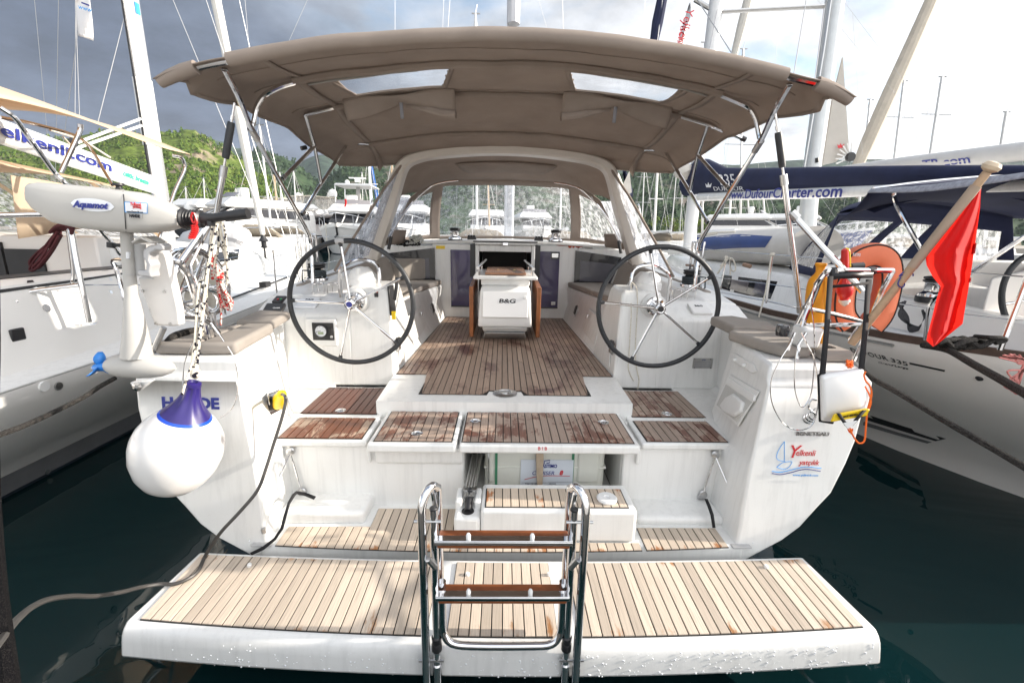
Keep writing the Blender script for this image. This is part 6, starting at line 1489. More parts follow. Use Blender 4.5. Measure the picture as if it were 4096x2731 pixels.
decal(cwt, ([(517, 854), (568, 857)], [(519, 871), (567, 874)]), pm('plate_grey', (.55, .55, .55), .5), 'name_plate', cow, 4, .006)
surftext(cwt, 'HANDE', 522, 863, 563, 866, .018, blkink, cow, bold=.0008)
obj('cowl_knob', MB().lathe([(.014, 0), (.010, .012), (.022, .016), (.020, .024), (.002, .026)], 14, Matrix.Translation(P(477, 757, y=2.10))), blk, cow)
obj('tilt_grip', MB().tube([P(160, 793, y=2.12), P(132, 788, y=2.12)], [.010, .014], 8), blk, cow)
# bellows and tiller
bp = [P(735, 876, y=2.1), P(812, 876, y=2.1)]
bl_ = []; br_ = []
for k in range(13): bl_.append(bp[0].lerp(bp[1], k/12)); br_.append(.040 if k % 2 else .030)
br_[0] = .046; br_[1] = .046; br_[2] = .038
obj('bellows', MB().tube(bl_, br_, 14), blk, OM)
obj('tiller', MB().tube([P(812, 876, y=2.1), P(850, 872, y=2.1), P(900, 866, y=2.1), P(901, 866, y=2.1), P(993, 855, y=2.1)], [.028, .020, .019, .023, .024], 12), blk, OM)
obj('tiller_bracket', MB().tube([P(838, 880, y=2.1), P(842, 905, y=2.1)], .020, 8), blk, OM)
# shaft
sh = [(507, 930, .024), (511, 1010, .024), (518, 1096, .025), (525, 1180, .0255), (527, 1200, .030), (535, 1270, .040), (542, 1330, .050), (545, 1372, .056), (546, 1410, .062), (548, 1425, .064)]
sho = obj('shaft', MB().tube([P(a, b_, y=2.12) for a, b_, r in sh], [r for a, b_, r in sh], 18), omg, OM)
obj('shaft_band', MB().tube([P(519, 1094, y=2.12), P(519, 1097, y=2.12)], .0258, 18), greyp, sho)
obj('shaft_label', MB().loft([[P(496+(27*k/4), 1008+27*j, y=2.12-.0245*math.sin(math.pi*(.12+.19*k))-.0015) for k in range(5)] for j in (0, 1)], ring_closed=False, caps=False), paper, sho)
pod = [(424, 1466, .008), (432, 1464, .030), (460, 1462, .050), (510, 1462, .058), (560, 1463, .060), (610, 1465, .056), (650, 1468, .045), (685, 1471, .026), (702, 1473, .006)]
obj('motor_pod', MB().tube([P(a, b_, y=2.12) for a, b_, r in pod], [r for a, b_, r in pod], 20), omg, OM)
pc = P(408, 1468, y=2.12); ax = (P(420, 1467, y=2.12)-pc).normalized()
prm = pm('blue_propeller', (.03, .22, .65), .35, var=.05)
pro = obj('propeller', MB().tube([pc-ax*.045, pc-ax*.03, pc+ax*.025], [.008, .018, .022], 14), prm, OM)
for a in (75, 195, 315):
    d = Vector((0, math.cos(R(a)), math.sin(R(a)))); t_ = d.cross(ax).normalized()
    q = []
    for k in range(6):
        f = k/5; w = .022*math.sin(math.pi*(.12+.80*f))+.004; tw = ax*math.cos(.9-.5*f)+t_*math.sin(.9-.5*f)
        c = pc-ax*.01+d*(.012+.062*f); q.append([c-tw*w, c+tw*w*.8])
    obj('blade', MB().loft(q, ring_closed=False, caps=False), prm, pro, solid=.004)
# clamp bracket
brk = [[(545, 955), (565, 948), (625, 958), (655, 985), (650, 1000), (600, 1000), (578, 1030), (590, 1080), (605, 1100), (608, 1108), (585, 1105), (560, 1105), (545, 1090)]]
obj('clamp_bracket', MB().prism([P(a, b_, y=2.08) for a, b_ in ((612, 980), (640, 972), (655, 985), (653, 1003), (620, 1000), (600, 1012), (596, 1040), (606, 1060), (600, 1085), (606, 1110), (560, 1105), (546, 1090), (553, 1080), (582, 1083), (584, 1055), (570, 1025), (572, 1000), (590, 985))], (0, .06, 0)), pm('cast_grey', (.45, .45, .46), .4, .2), OM, bevel=.006)
obj('clamp_cap', MB().prism([P(a, b_, y=2.05) for a, b_ in ((520, 968), (560, 945), (612, 970), (600, 975), (560, 955), (528, 975))], (0, .10, 0)), omg, OM, bevel=.004)
obj('swivel_tube', MB().tube([P(560, 975, y=2.16), P(570, 1100, y=2.16)], .035, 14), greyp, OM)
obj('clamp_screw', MB().tube([P(444, 970, y=2.12), P(444, 990, y=2.12)], .016, 10).tube([P(445, 980, y=2.12), P(490, 982, y=2.12)], .008, 8), blk, OM)
# mounting board on the rail
mbp = [(600, 1012), (612, 1000), (655, 1004), (668, 1030), (715, 1240), (720, 1302), (690, 1306), (618, 1303), (555, 1140), (548, 1108), (606, 1110)]
mbo = obj('mount_board', MB().prism([P(a, b_, y=2.20) for a, b_ in mbp], (0, .045, 0)), pm('board_white', (.70, .68, .66), .45, var=.03), Y, bevel=.010)
for a, b_ in ((618, 1027), (571, 1163), (658, 1166), (624, 1293), (681, 1295)):
    obj('bolt', MB().lathe([(.007, 0), (.006, .006), (.002, .006)], 10, Matrix.Translation(P(a, b_, y=2.2)) @ Matrix.Rotation(R(90), 4, 'X')), steeld, mbo)
# kill cord
kc = MB()
q = []
for k in range(90):
    a = k*.9; f = k/90; c = P(778-6*f+4*math.sin(f*5), 905+50*f, y=2.06); q.append(c+Vector((.012*math.cos(a), .012*math.sin(a), .004*math.sin(a*.5))))
kc.tube(q, .0035, 5)
kc.tube(spline([P(770, 850, y=2.05), P(765, 870, y=2.05), P(775, 893, y=2.05), P(783, 880, y=2.05), P(776, 853, y=2.05), P(788, 890, y=2.05), P(778, 905, y=2.05)], 4), .0045, 6)
tag(obj('kill_cord', kc, redp), 'red coiled safety lanyard hanging below the outboard tiller', 'safety cord')
# fender
FE = thing('fender', 'big white ball fender with a blue top hanging at the port quarter', 'fender', loc=P(710, 1982, y=2.0))
fc = P(710, 1801, y=2.0); ft = P(778, 1512, y=2.0); ax = (ft-fc).normalized(); side = ax.cross(Vector((0, 1, 0))).normalized()
M_ = Matrix.Identity(4); fy = ax.cross(side)
for i in range(3): M_[i][0] = side[i]; M_[i][1] = fy[i]; M_[i][2] = ax[i]; M_[i][3] = fc[i]
fk = .80
body = [(.002, -.222), (.05, -.218), (.10, -.203), (.15, -.172), (.19, -.128), (.222, -.065), (.235, 0), (.233, .04), (.220, .085), (.196, .125), (.160, .165), (.134, .185)]
fm, ft_, fb_ = newmat('fender_white'); 
fb_.inputs['Base Color'].default_value = (.74, .73, .72, 1); fb_.inputs['Roughness'].default_value = .22; fb_.inputs['Coat Weight'].default_value = .3; fb_.inputs['Subsurface Weight'].default_value = .15; fb_.inputs['Subsurface Radius'].default_value = (.05, .04, .035)
body = [(r*fk, z) for r, z in body]
obj('ball', MB().lathe(body, 56, M_), fm, FE)
def capr(z0, z1, mat, name, base=0):
    rr = []
    for k in range(10):
        z = z0+(z1-z0)*k/9; f = (z-.185)/(.345-.185); r0 = .134*fk*(1-f)+.030*f - .018*math.sin(math.pi*f)
        rr.append([M_ @ Vector(((r0*(1+ (.10*f*math.cos(8*2*math.pi*j/64)))*math.cos(2*math.pi*j/64)), (r0*(1+.10*f*math.cos(8*2*math.pi*j/64)))*math.sin(2*math.pi*j/64), z)) for j in range(64)])
    return obj(name, MB().loft(rr), mat, FE)
capr(.185, .196, pm('bright_blue', (.01, .07, .55), .25, var=0), 'blue_band'); capr(.1961, .345, pm('violet_blue', (.022, .013, .13), .36, var=.15, coat=.1), 'blue_top')
obj('rope_eye', MB().lathe([(.034, .345), (.032, .36), (.018, .366), (.012, .355)], 24, M_), pm('violet_blue', ()), FE)
kn = P(780, 1490, y=1.98)
fr_ = MB()
for pts, r in (([(778, 1512), (782, 1490), (788, 1450), (795, 1380), (808, 1280), (820, 1180), (838, 1030), (862, 930), (868, 895)], .0075), ([(780, 1480), (770, 1440), (778, 1390), (785, 1300), (790, 1210), (800, 1130), (812, 1120)], .0065)):
    fr_.tube(spline([P(u, v, y=1.98+.3*max(0, (1500-v)/600)) for u, v in pts], 5), r, 7)
fr_.lathe([(.004, -.03), (.02, -.015), (.022, .01), (.01, .03)], 8, Matrix.Translation(kn))
fr_.tube(spline([P(728, 1580, y=1.86), P(745, 1520, y=1.9), P(770, 1450, y=1.95), P(782, 1400, y=1.98)], 4), .005, 6)
obj('hanging_rope', fr_, rope_blk, FE)
# flecked line over the port strut and red coil
o = MB()
for k in range(5):
    o.tube(spline([P(845+40*math.cos(a*.7)*.9, 868+5*k+9*math.sin(a*.7), y=2.62+.03*math.sin(a*.7)) for a in range(10)], 3), .008, 7)
for pts in ([(868, 880), (875, 960), (870, 1010), (858, 1060), (862, 1100)], [(876, 885), (890, 960), (904, 1020), (910, 1080), (908, 1140)], [(888, 885), (900, 930), (906, 1000), (907, 1030)], [(850, 900), (842, 980), (836, 1060), (830, 1140), (822, 1230), (810, 1330), (800, 1370)], [(870, 960), (885, 985), (900, 1020), (903, 1050), (890, 1062)]):
    o.tube(spline([P(u, v, y=2.58) for u, v in pts], 4), .0068, 7)
tag(obj('line', o, rope_blk), 'white line with black flecks knotted round the port backstay strut', 'rope')
o = MB(); r6 = random.Random(8)
for k in range(9):
    d = r6.uniform(-7, 7)
    q = [(858+d, 1020), (850+d*1.4, 1050), (866+d, 1085), (872+d*.8, 1120), (885+d*2, 1180), (905+d*2.4, 1225), (925+d*.6-10*(k % 3), 1240-6*k), (915-3*k, 1205-8*k), (880+d, 1120)]
    o.tube(spline([P(u, v, y=2.60+.008*k) for u, v in q], 5), .0062, 6)
for k in range(6): o.tube(spline([P(848, 1085+6*k, y=2.56), P(870, 1080+6*k, y=2.54), P(892, 1086+6*k, y=2.57), P(870, 1092+6*k, y=2.64)], 3), .0062, 6)
o.tube(spline([P(868, 1100, y=2.6), P(880, 1180, y=2.6), P(884, 1240, y=2.6), P(883, 1300, y=2.6)], 4), .0062, 6)
tag(obj('rope_coil', o, rope_red), 'red and white flecked rope coil hung beside the port backstay strut', 'rope')
# black bag and mooring line heap on the port quarter
tag(obj('mooring_rope', MB().tube(spline([P(660, 1395, y=2.42), P(690, 1350, y=2.5), P(740, 1330, y=2.6), P(790, 1322, y=2.7)], 4), .022, 8), rope_dark), 'black rope end lying behind the outboard mounting board', 'rope')
# shore power plug and cable
SP = thing('shore_power_plug', 'yellow shore power plug in the port quarter with a black cable', 'power plug', loc=P(1095, 1600, y=2.62))
def portwall(u, v):
    a = Vector((-1.437, 2.35, 1.395)); n = (Vector((-1.585, 3.07, 1.395))-a).cross(Vector((-1.50, 3.07, .87))-a); d = ray(u, v)
    return CAM+d*((a-CAM).dot(n)/d.dot(n))
c = portwall(1090, 1612); nrm = Vector((.97, -.22, .1)).normalized()
T = Matrix.Translation(c) @ nrm.to_track_quat('Z', 'Y').to_matrix().to_4x4()
obj('socket_plate', MB().obox(T, .15, .13, .010), steel, SP, bevel=.004)
obj('plug_ring', MB().lathe([(.042, 0), (.044, .03), (.040, .034)], 24, T), blk, SP)
a0 = c+nrm*.034; a1 = P(1128, 1575, y=c.y-.10)
obj('plug_body', MB().tube([a0, a0+nrm*.02, a0.lerp(a1, .5), a1, a1+(a1-a0).normalized()*.012], [.041, .042, .038, .026, .012], 20), yellow, SP)
obj('flap_cover', MB().obox(T @ Matrix.Translation((-.05, .05, .03)) @ Matrix.Rotation(R(35), 4, 'Y'), .09, .06, .006), steel, SP, bevel=.002)
cp = [a1, P(1140, 1585, y=2.42), P(1142, 1610, y=2.40), P(1125, 1680, y=2.36), P(1090, 1790, y=2.30), P(1065, 1870, y=2.24), P(1030, 1960, y=2.18), P(960, 2045, y=2.12), P(890, 2120, y=2.08), P(850, 2175, y=2.1), P(818, 2228, z=.395), P(790, 2285, z=.393), P(740, 2320, z=.393), P(690, 2335, z=.393), P(640, 2335, z=.40), P(560, 2348, z=.44), P(480, 2368, z=.52), P(380, 2383, z=.62), P(290, 2383, z=.75), P(200, 2395, z=.9), P(130, 2425, z=1.0), P(70, 2475, z=1.08), P(20, 2535, z=1.14), P(-60, 2640, z=1.2)]
obj('cable', MB().tube(spline(cp, 6), .0092, 8), pm('black_cable', (.045, .042, .04), .45, var=.15), SP)
# black straps on the transom step
def strap(pts, w, label):
    q = []
    for (u, v, y), (du, dv) in zip(pts, w): q.append([P(u, v, y=y), P(u+du, v+dv, y=y)])
    return tag(obj('webbing_strap', MB().loft(q, ring_closed=False, caps=False), blkf, solid=.003), label, 'strap')
strap([(1264, 1985, 2.50), (1220, 1968, 2.48), (1185, 1963, 2.42), (1170, 1975, 2.38), (1150, 2010, 2.34), (1135, 2060, 2.27), (1122, 2110, 2.23), (1095, 2150, 2.21), (1050, 2185, 2.19), (1000, 2210, 2.17)], [(-8, 12), (-4, 13), (2, 12), (10, 8), (11, 3), (12, 2), (12, 3), (9, 8), (6, 12), (6, 10)], 'black strap curling over the port ledge of the transom step')
strap([(2818, 1995, 2.45), (2830, 2025, 2.40), (2842, 2060, 2.37), (2850, 2110, 2.34)], [(12, -1), (13, -2), (13, -2), (12, 0)], 'short black strap lying on the starboard end of the transom step')
# life raft canister in the locker
LR = thing('life_raft', 'white life raft canister stowed in the open transom locker', 'life raft', loc=(.26, 2.95, .41))
rafm = pm('raft_cream', (.66, .66, .60), .4, var=.03)
cn = obj('canister', MB().box(-.13, .66, 2.70, 3.2, .41, .795), rafm, LR, bevel=.04, seg=4)
obj('shell_seam', MB().box(-.135, .665, 2.695, 3.2, .60, .615), rafm, cn, bevel=.004)
for u in (2338, 1910, 2170):
    pass
for x in (.445, -.055): obj('green_strap', MB().box(x-.008, x+.008, 2.694, 2.699, .42, .79), pm('green_webbing', (.05, .22, .12), .8), LR)
for x0, x1 in ((.475, .62), (-.115, -.07)): obj('end_panel', MB().box(x0, x1, 2.688, 2.72, .50, .80), rafm, LR, bevel=.02, seg=3)
yl2 = 2.692
lbq = obj('label_sheet', MB().box(P(2082, 1900, y=yl2).x, P(2292, 1900, y=yl2).x, yl2, yl2+.004, .42, P(2100, 1838, y=yl2).z), pm('label_blue_white', (.62, .66, .72), .4, var=.02), LR)
def lt_(s, u, v, size, mat, **kw): return text('lettering', s, frame(P(u, v, y=yl2-.002), (1, 0, 0), (0, 0, 1)), size, mat, lbq, ext=.0004, **kw)
lt_('PLASTIMO', 2190, 1864, .034, blueink, width=.125, bold=.001); lt_('CRUISER', 2172, 1892, .038, blueink, width=.145, shear=.2); lt_('8', 2244, 1891, .042, redink, shear=.2, bold=.002)
lt_('TYPE OF LIFERAFT', 2135, 1936, .020, blkink, width=.115); lt_('SERVICING', 2210, 1934, .014, blkink, width=.045)
obj('label_swoosh', MB().tube(spline([P(u, v, y=yl2-.002) for u, v in ((2098, 1917), (2150, 1905), (2200, 1902), (2280, 1903))], 4), .0018, 5), redink, lbq)
pe = obj('emblem_letter', MB().tube([P(u, v, y=yl2-.002) for u, v in ((2176, 1856), (2178, 1843), (2200, 1840), (2198, 1850), (2186, 1852))], .003, 5), blueink, lbq)
for (u0, v0, u1, v1) in ((2087, 1930, 2186, 1947), (2191, 1927, 2290, 1947)):
    q = [P(u, v, y=yl2-.002) for u, v in ((u0, v0), (u1, v0), (u1, v1), (u0, v1))]
    obj('label_table', MB().tube(q, .0008, 4, closed=True), blkink, lbq)
tag(obj('oar', MB().loft([[P(2143, 1812, y=2.655), P(2175, 1812, y=2.655), P(2175, 1812, y=2.683), P(2143, 1812, y=2.683)], [P(2148, 1950, y=2.650), P(2170, 1950, y=2.650), P(2170, 1950, y=2.68), P(2148, 1950, y=2.68)]]), pm('pale_wood', (.42, .33, .24), .6, var=.15, vs=25), None, bevel=.004), 'pale wooden oar handle leaning against the life raft', 'oar')
# coils on the coachroof
def coil(name, mat, cu, cv_, y, w, h, n, r, label, seed):
    mb = MB(); q = random.Random(seed)
    for k in range(n):
        a0 = q.uniform(0, 6); cx = cu+q.uniform(-w, w)*.5; cz = cv_+q.uniform(-h, h)*.4; rx_ = q.uniform(.35, .6)*w; rz_ = q.uniform(.3, .55)*h; ti = q.uniform(-.8, .8)
        mb.tube(spline([P(cx+rx_*math.cos(a0+i*.75)+ti*rz_*math.sin(a0+i*.75), cz+rz_*math.sin(a0+i*.75), y=y+q.uniform(-.08, .08)) for i in range(9)], 4), r, 6)
    return tag(obj(name, mb, mat), label, 'rope')
coil('rope_coil', pm('black_rope', (.012, .012, .015), .85, var=.3), 1630, 978, 6.25, 55, 22, 16, .010, 'tangled black rope on the port side of the coachroof', 2)
coil('rope_coil', pm('ivory_rope', (.60, .60, .55), .8, var=.15), 1665, 958, 6.2, 28, 22, 9, .010, 'ivory rope coil lying on the black rope beside the port window', 4)
coil('rope_coil', pm('orange_red_rope', (.60, .10, .04), .85, var=.2), 2300, 984, 6.3, 30, 9, 12, .010, 'orange red rope bundle on the coachroof by the starboard window', 6)
rope('rope', [P(2220, 978, y=6.3), P(2240, 982, y=6.28), P(2270, 986, y=6.28), P(2300, 986, y=6.28)], .008, pm('orange_red_rope', ()), 'orange red line led aft from the starboard clutch')
tag(obj('deck_vent', MB().loft([[P(u, v, y=6.35) for u, v in ((2326, 992), (2332, 975), (2340, 972), (2362, 974), (2370, 980), (2372, 998))], [P(u, v, y=6.5) for u, v in ((2326, 992), (2332, 975), (2340, 972), (2362, 974), (2370, 980), (2372, 998))]]), white, None, bevel=.006), 'small white plastic cowl beside the orange rope on the coachroof', 'vent')
# ---- starboard rail gear
HB = thing('horseshoe_buoy', 'orange horseshoe lifebuoy in a fabric bag on the starboard rail', 'lifebuoy', loc=P(3464, 1400, y=3.0))
orm = pm('orange_fabric', (.75, .21, .10), .6, var=.08, vs=8, bmp=.35, bs=40); translucent(orm, (.85, .2, .08), .25)
hc = P(3462, 1165, y=3.0); sc_ = (P(3562, 1165, y=3.0)-hc).length/100
path = [(-58, 205), (-100, 150), (-118, 60), (-112, -40), (-78, -108), (0, -132), (66, -105), (98, -30), (104, 70), (94, 150), (60, 210)]
pp_ = [hc+Vector((a*sc_*.78, 0, -b_*sc_*.80+.06)) for a, b_ in path]
sp = spline(pp_, 6); rings = []
for i, p in enumerate(sp):
    t_ = (sp[min(i+1, len(sp)-1)]-sp[max(i-1, 0)]).normalized(); n_ = Vector((t_.z, 0, -t_.x)); w = .078; d_ = .11
    rings.append([p+n_*w*math.copysign(abs(math.cos(a*math.pi/8))**.5, math.cos(a*math.pi/8))+Vector((.45, 1, 0)).normalized()*d_*math.copysign(abs(math.sin(a*math.pi/8))**.5, math.sin(a*math.pi/8)) for a in range(16)])
hbm = MB().loft(rings); hbo = obj('bag', hbm, orm, HB, angle=50)
for k in (2, 6): obj('piping', MB().tube([r_[10 if k == 2 else 14] for r_ in rings], .006, 6), blkf, HB)
hbt = bvh(hbm); surftext(hbt, 'PLASTIMO', 3410, 1020, 3440, 1022, .03, paper, HB)
BL = thing('buoy_light', 'red floating light hanging in front of the orange lifebuoy', 'buoy light', loc=P(3378, 1220, y=2.75))
bpx = [(3380, 993, .010), (3380, 998, .026), (3380, 1010, .028), (3380, 1066, .030), (3379, 1100, .030), (3379, 1118, .034), (3379, 1145, .062), (3379, 1165, .064), (3379, 1180, .050), (3378, 1190, .034), (3378, 1198, .034)]
obj('float', MB().tube([P(a, b_, y=2.75) for a, b_, r in bpx], [r*.72 for a, b_, r in bpx], 20), redp, BL)
obj('lamp_collar', MB().tube([P(3378, 1198, y=2.75), P(3378, 1208, y=2.75)], .031, 20), pm('clear_cap', (.7, .66, .62), .15, var=0), BL)
obj('lamp_lens', MB().tube([P(3378, 1208, y=2.75), P(3378, 1216, y=2.75), P(3378, 1224, y=2.75)], [.024, .022, .006], 16), pm('clear_cap', ()), BL)
obj('cord', MB().tube(spline([P(3384, 993, y=2.72), P(3396, 1000, y=2.71), P(3400, 1030, y=2.71), P(3401, 1068, y=2.71)], 4), .004, 6), yellow, BL)
obj('light_bracket', MB().tube([P(3402, 1066, y=2.75), P(3452, 1062, y=2.75)], .020, 10), blk, Y)
TB = MB().tube(spline([P(3285, 1052, y=2.80), P(3281, 1075, y=2.80), P(3276, 1110, y=2.8), P(3268, 1150, y=2.8), P(3264, 1210, y=2.8), P(3262, 1280, y=2.8), P(3266, 1320, y=2.8)], 3), [.030, .034, .026, .024, .022, .03, .045, .052, .055, .057, .058, .06, .06, .058, .056, .056, .054, .05, .044][:19], 14)
TO = tag(obj('throw_bag', TB, pm('amber_fabric', (.75, .30, .01), .6, var=.1, vs=12, bmp=.3, bs=60)), 'amber yellow throw bag hanging inside the starboard rail', 'throw bag')
obj('bag_cord', MB().tube(spline([P(3295, 1080, y=2.74), P(3302, 1130, y=2.74), P(3300, 1250, y=2.7), P(3292, 1330, y=2.68), P(3283, 1385, y=2.66)], 4), .006, 6), pm('amber_fabric', ()), TO)
# flag on its staff
FL = thing('ensign', 'red flag hanging from a wooden staff on the starboard rail', 'flag', loc=P(3416, 1362, y=2.28))
st0 = P(3405, 1375, y=2.28); st1 = P(3948, 690, y=2.0)
obj('staff', MB().tube([st0, st0.lerp(st1, .5), st1], [.019, .0185, .016], 14), pm('ash_wood', (.44, .30, .19), .6, var=.15, vs=18), FL)
obj('knob', MB().lathe([(.012, 0), (.03, .012), (.034, .026), (.026, .04), (.004, .045)], 18, Matrix.Translation(st1) @ (st1-st0).to_track_quat('Z', 'Y').to_matrix().to_4x4()), pm('ash_pale', (.62, .50, .36), .5), FL)
obj('staff_sleeve', MB().tube([st0.lerp(st1, .50), st0.lerp(st1, .935)], .0205, 14), pm('sleeve_tan', (.38, .29, .22), .8), FL)
flm = pm('red_flag', (.62, .012, .014), .75, var=.05, vs=8); translucent(flm, (.85, .03, .02), .45)
Lf = [(3925, 735), (3850, 830), (3770, 930), (3702, 1022), (3706, 1060), (3730, 1105), (3762, 1145), (3745, 1200), (3728, 1270), (3712, 1330), (3706, 1362), (3732, 1386)]
Rf = [(3926, 737), (3920, 830), (3908, 920), (3900, 980), (3893, 1030), (3885, 1080), (3879, 1120), (3872, 1165), (3863, 1215), (3855, 1265), (3850, 1295), (3745, 1380)]
def fg(u, v):
    q = u*11; j = int(min(q, 10)); f = q-j
    a = Vector((Lf[j][0]*(1-f)+Lf[j+1][0]*f, Lf[j][1]*(1-f)+Lf[j+1][1]*f, 0)); c = Vector((Rf[j][0]*(1-f)+Rf[j+1][0]*f, Rf[j][1]*(1-f)+Rf[j+1][1]*f, 0))
    p = a.lerp(c, v); fold = (.075*math.sin(v*7.5+.6+u*1.2)+.035*math.sin(v*14+u*5))*min(1, u*3)
    yb = 2.02+.13*(1-v)*min(1, u*2.2)*(1-.4*u)
    return P(p.x, p.y, y=yb+fold)
fo_ = obj('cloth', MB().grid(fg, 44, 26), flm, FL, angle=80)
for u0, u1, v0, v1 in ((.26, .335, .93, 1.0), (.52, .56, .95, 1.0), (.55, .58, .0, .05)):
    obj('white_print', MB().grid(lambda u, v: Vector(fg(u0+(u1-u0)*u, v0+(v1-v0)*v))+Vector((0, -.006, 0)), 4, 3), paper, fo_)
tw = MB().tube(spline([P(3640, 1075, y=2.16), P(3612, 1090, y=2.15), P(3597, 1105, y=2.15), P(3615, 1098, y=2.15), P(3650, 1095, y=2.14), P(3652, 1105, y=2.14)], 4), .003, 5).tube(spline([P(3603, 1108, y=2.15), P(3592, 1135, y=2.15), P(3605, 1150, y=2.15), P(3618, 1138, y=2.15), P(3608, 1112, y=2.15)], 4), .003, 5)
obj('tie_cord', tw, blueink, FL)
# rescue bag with straps
RB = thing('rescue_bag', 'white rescue sling bag with black straps hanging at the starboard transom', 'rescue bag', loc=P(3380, 1690, y=2.16))
yb_ = 2.13
bw = pm('white_pvc_bag', (.76, .76, .76), .45, var=.03, vs=5, bmp=.2, bs=12)
outl = [(3276, 1500), (3300, 1490), (3440, 1470), (3456, 1480), (3466, 1640), (3440, 1660), (3330, 1688), (3282, 1684)]
ce = Vector((sum(a for a, b_ in outl)/8, sum(b_ for a, b_ in outl)/8, 0))
rings = []
for k, (sc2, dy) in enumerate(((.97, .0), (1.0, -.02), (1.0, -.07), (.94, -.10), (.80, -.115))):
    rings.append([P(ce.x+(a-ce.x)*sc2, ce.y+(b_-ce.y)*sc2, y=yb_+.02+dy) for a, b_ in outl])
obj('pouch', MB().loft(rings), bw, RB, bevel=.012, seg=3, angle=60)
obj('side_pouch', MB().prism([P(a, b_, y=2.12) for a, b_ in ((3456, 1490), (3490, 1530), (3486, 1560), (3470, 1640), (3460, 1650))], (0, .04, 0)), bw, RB, bevel=.008)
obj('trim', MB().tube([P(a, b_, y=2.08) for a, b_ in ((3300, 1490), (3276, 1500), (3282, 1684), (3330, 1689))], .009, 6), blkf, RB)
def bstrap(a, c, w, y0, y1, nm='strap'):
    return obj(nm, MB().loft([[P(a[0], a[1], y=y0), P(a[0]+w, a[1], y=y0)], [P((a[0]+c[0])/2+3, (a[1]+c[1])/2, y=(y0+y1)/2), P((a[0]+c[0])/2+w+2, (a[1]+c[1])/2, y=(y0+y1)/2)], [P(c[0], c[1], y=y1), P(c[0]+w*1.05, c[1], y=y1)]], ring_closed=False, caps=False), blkf, RB, solid=.004)
bstrap((3311, 1105), (3278, 1496), 22, 2.36, 2.06); bstrap((3464, 1118), (3434, 1474), 22, 2.36, 2.06)
obj('cross_strap', MB().loft([[P(3330, 1140, y=2.34), P(3330, 1152, y=2.34)], [P(3400, 1136, y=2.33), P(3400, 1146, y=2.33)], [P(3475, 1126, y=2.34), P(3475, 1138, y=2.34)]], ring_closed=False, caps=False), blkf, RB, solid=.004)
obj('rail_wrap', MB().tube([P(3335, 1083, y=2.40), P(3335, 1112, y=2.38)], .02, 10).loft([[P(3336, 1092, y=2.36), P(3336, 1116, y=2.36)], [P(3494, 1090, y=2.36), P(3490, 1112, y=2.36)]], ring_closed=False, caps=False).tube([P(3474, 1083, y=2.39), P(3497, 1083, y=2.39)], .0185, 12).tube([P(3326, 1083, y=2.41), P(3346, 1083, y=2.4)], .0185, 12), blk, RB, solid=.003)
yp = [(3326, 1688), (3340, 1658), (3470, 1634), (3482, 1638), (3468, 1664)]
yel = obj('yellow_flap', MB().prism([P(a, b_, y=1.995) for a, b_ in yp], (0, .012, 0)), yellow, RB, bevel=.004)
q0 = P(3372, 1668, y=1.99); q1 = P(3432, 1656, y=1.99); x_ = (q1-q0)
text('lettering', '-MAGIC-REBOARD-', frame((q0+q1)/2, x_, Vector((0, -.1, 1))), .018, blkink, yel, width=x_.length)
for a, c in (((3345, 1652), (3385, 1702)), ((3450, 1640), (3402, 1702))):
    obj('webbing', MB().loft([[P(a[0], a[1], y=1.985), P(a[0]+16, a[1], y=1.985)], [P(c[0]-6, c[1], y=1.985), P(c[0]+10, c[1], y=1.985)]], ring_closed=False, caps=False), blkf, RB, solid=.003)
obj('buckle', MB().prism([P(a, b_, y=1.98) for a, b_ in ((3374, 1692), (3430, 1682), (3415, 1700), (3392, 1716))], (0, .008, 0)), bw, RB, bevel=.002)
ol = MB().tube(spline([P(u, v, y=2.0) for u, v in ((3400, 1712), (3406, 1730), (3425, 1762), (3440, 1772), (3458, 1760), (3464, 1700), (3470, 1640), (3486, 1580), (3480, 1545), (3462, 1522), (3456, 1500), (3462, 1485))], 5), .0042, 6).tube(spline([P(u, v, y=2.01) for u, v in ((3385, 1692), (3395, 1722), (3402, 1728), (3410, 1715), (3404, 1735))], 4), .004, 6).tube(spline([P(u, v, y=2.05) for u, v in ((3460, 1545), (3478, 1580), (3484, 1610), (3474, 1640))], 4), .004, 6)
obj('orange_line', ol, pm('orange_line', (.80, .14, .01), .6, var=.1), RB)
kn2 = MB(); rk = random.Random(4)
for k in range(6): kn2.tube(spline([P(3398+rk.uniform(-14, 14), 1455+rk.uniform(-16, 16), y=2.22+rk.uniform(-.02, .02)) for _ in range(5)], 4), .0045, 5)
tag(obj('orange_lashing', kn2, pm('orange_line', ())), 'orange cord lashing around the rail base above the rescue bag', 'rope')
tag(obj('mooring_rope', MB().tube(spline([P(u, v, y=2.5) for u, v in ((3300, 1390), (3325, 1395), (3345, 1405), (3360, 1425), (3380, 1450), (3440, 1470), (3460, 1490))], 4), .016, 8), rope_dark), 'black rope looped round the starboard quarter cleat', 'rope')
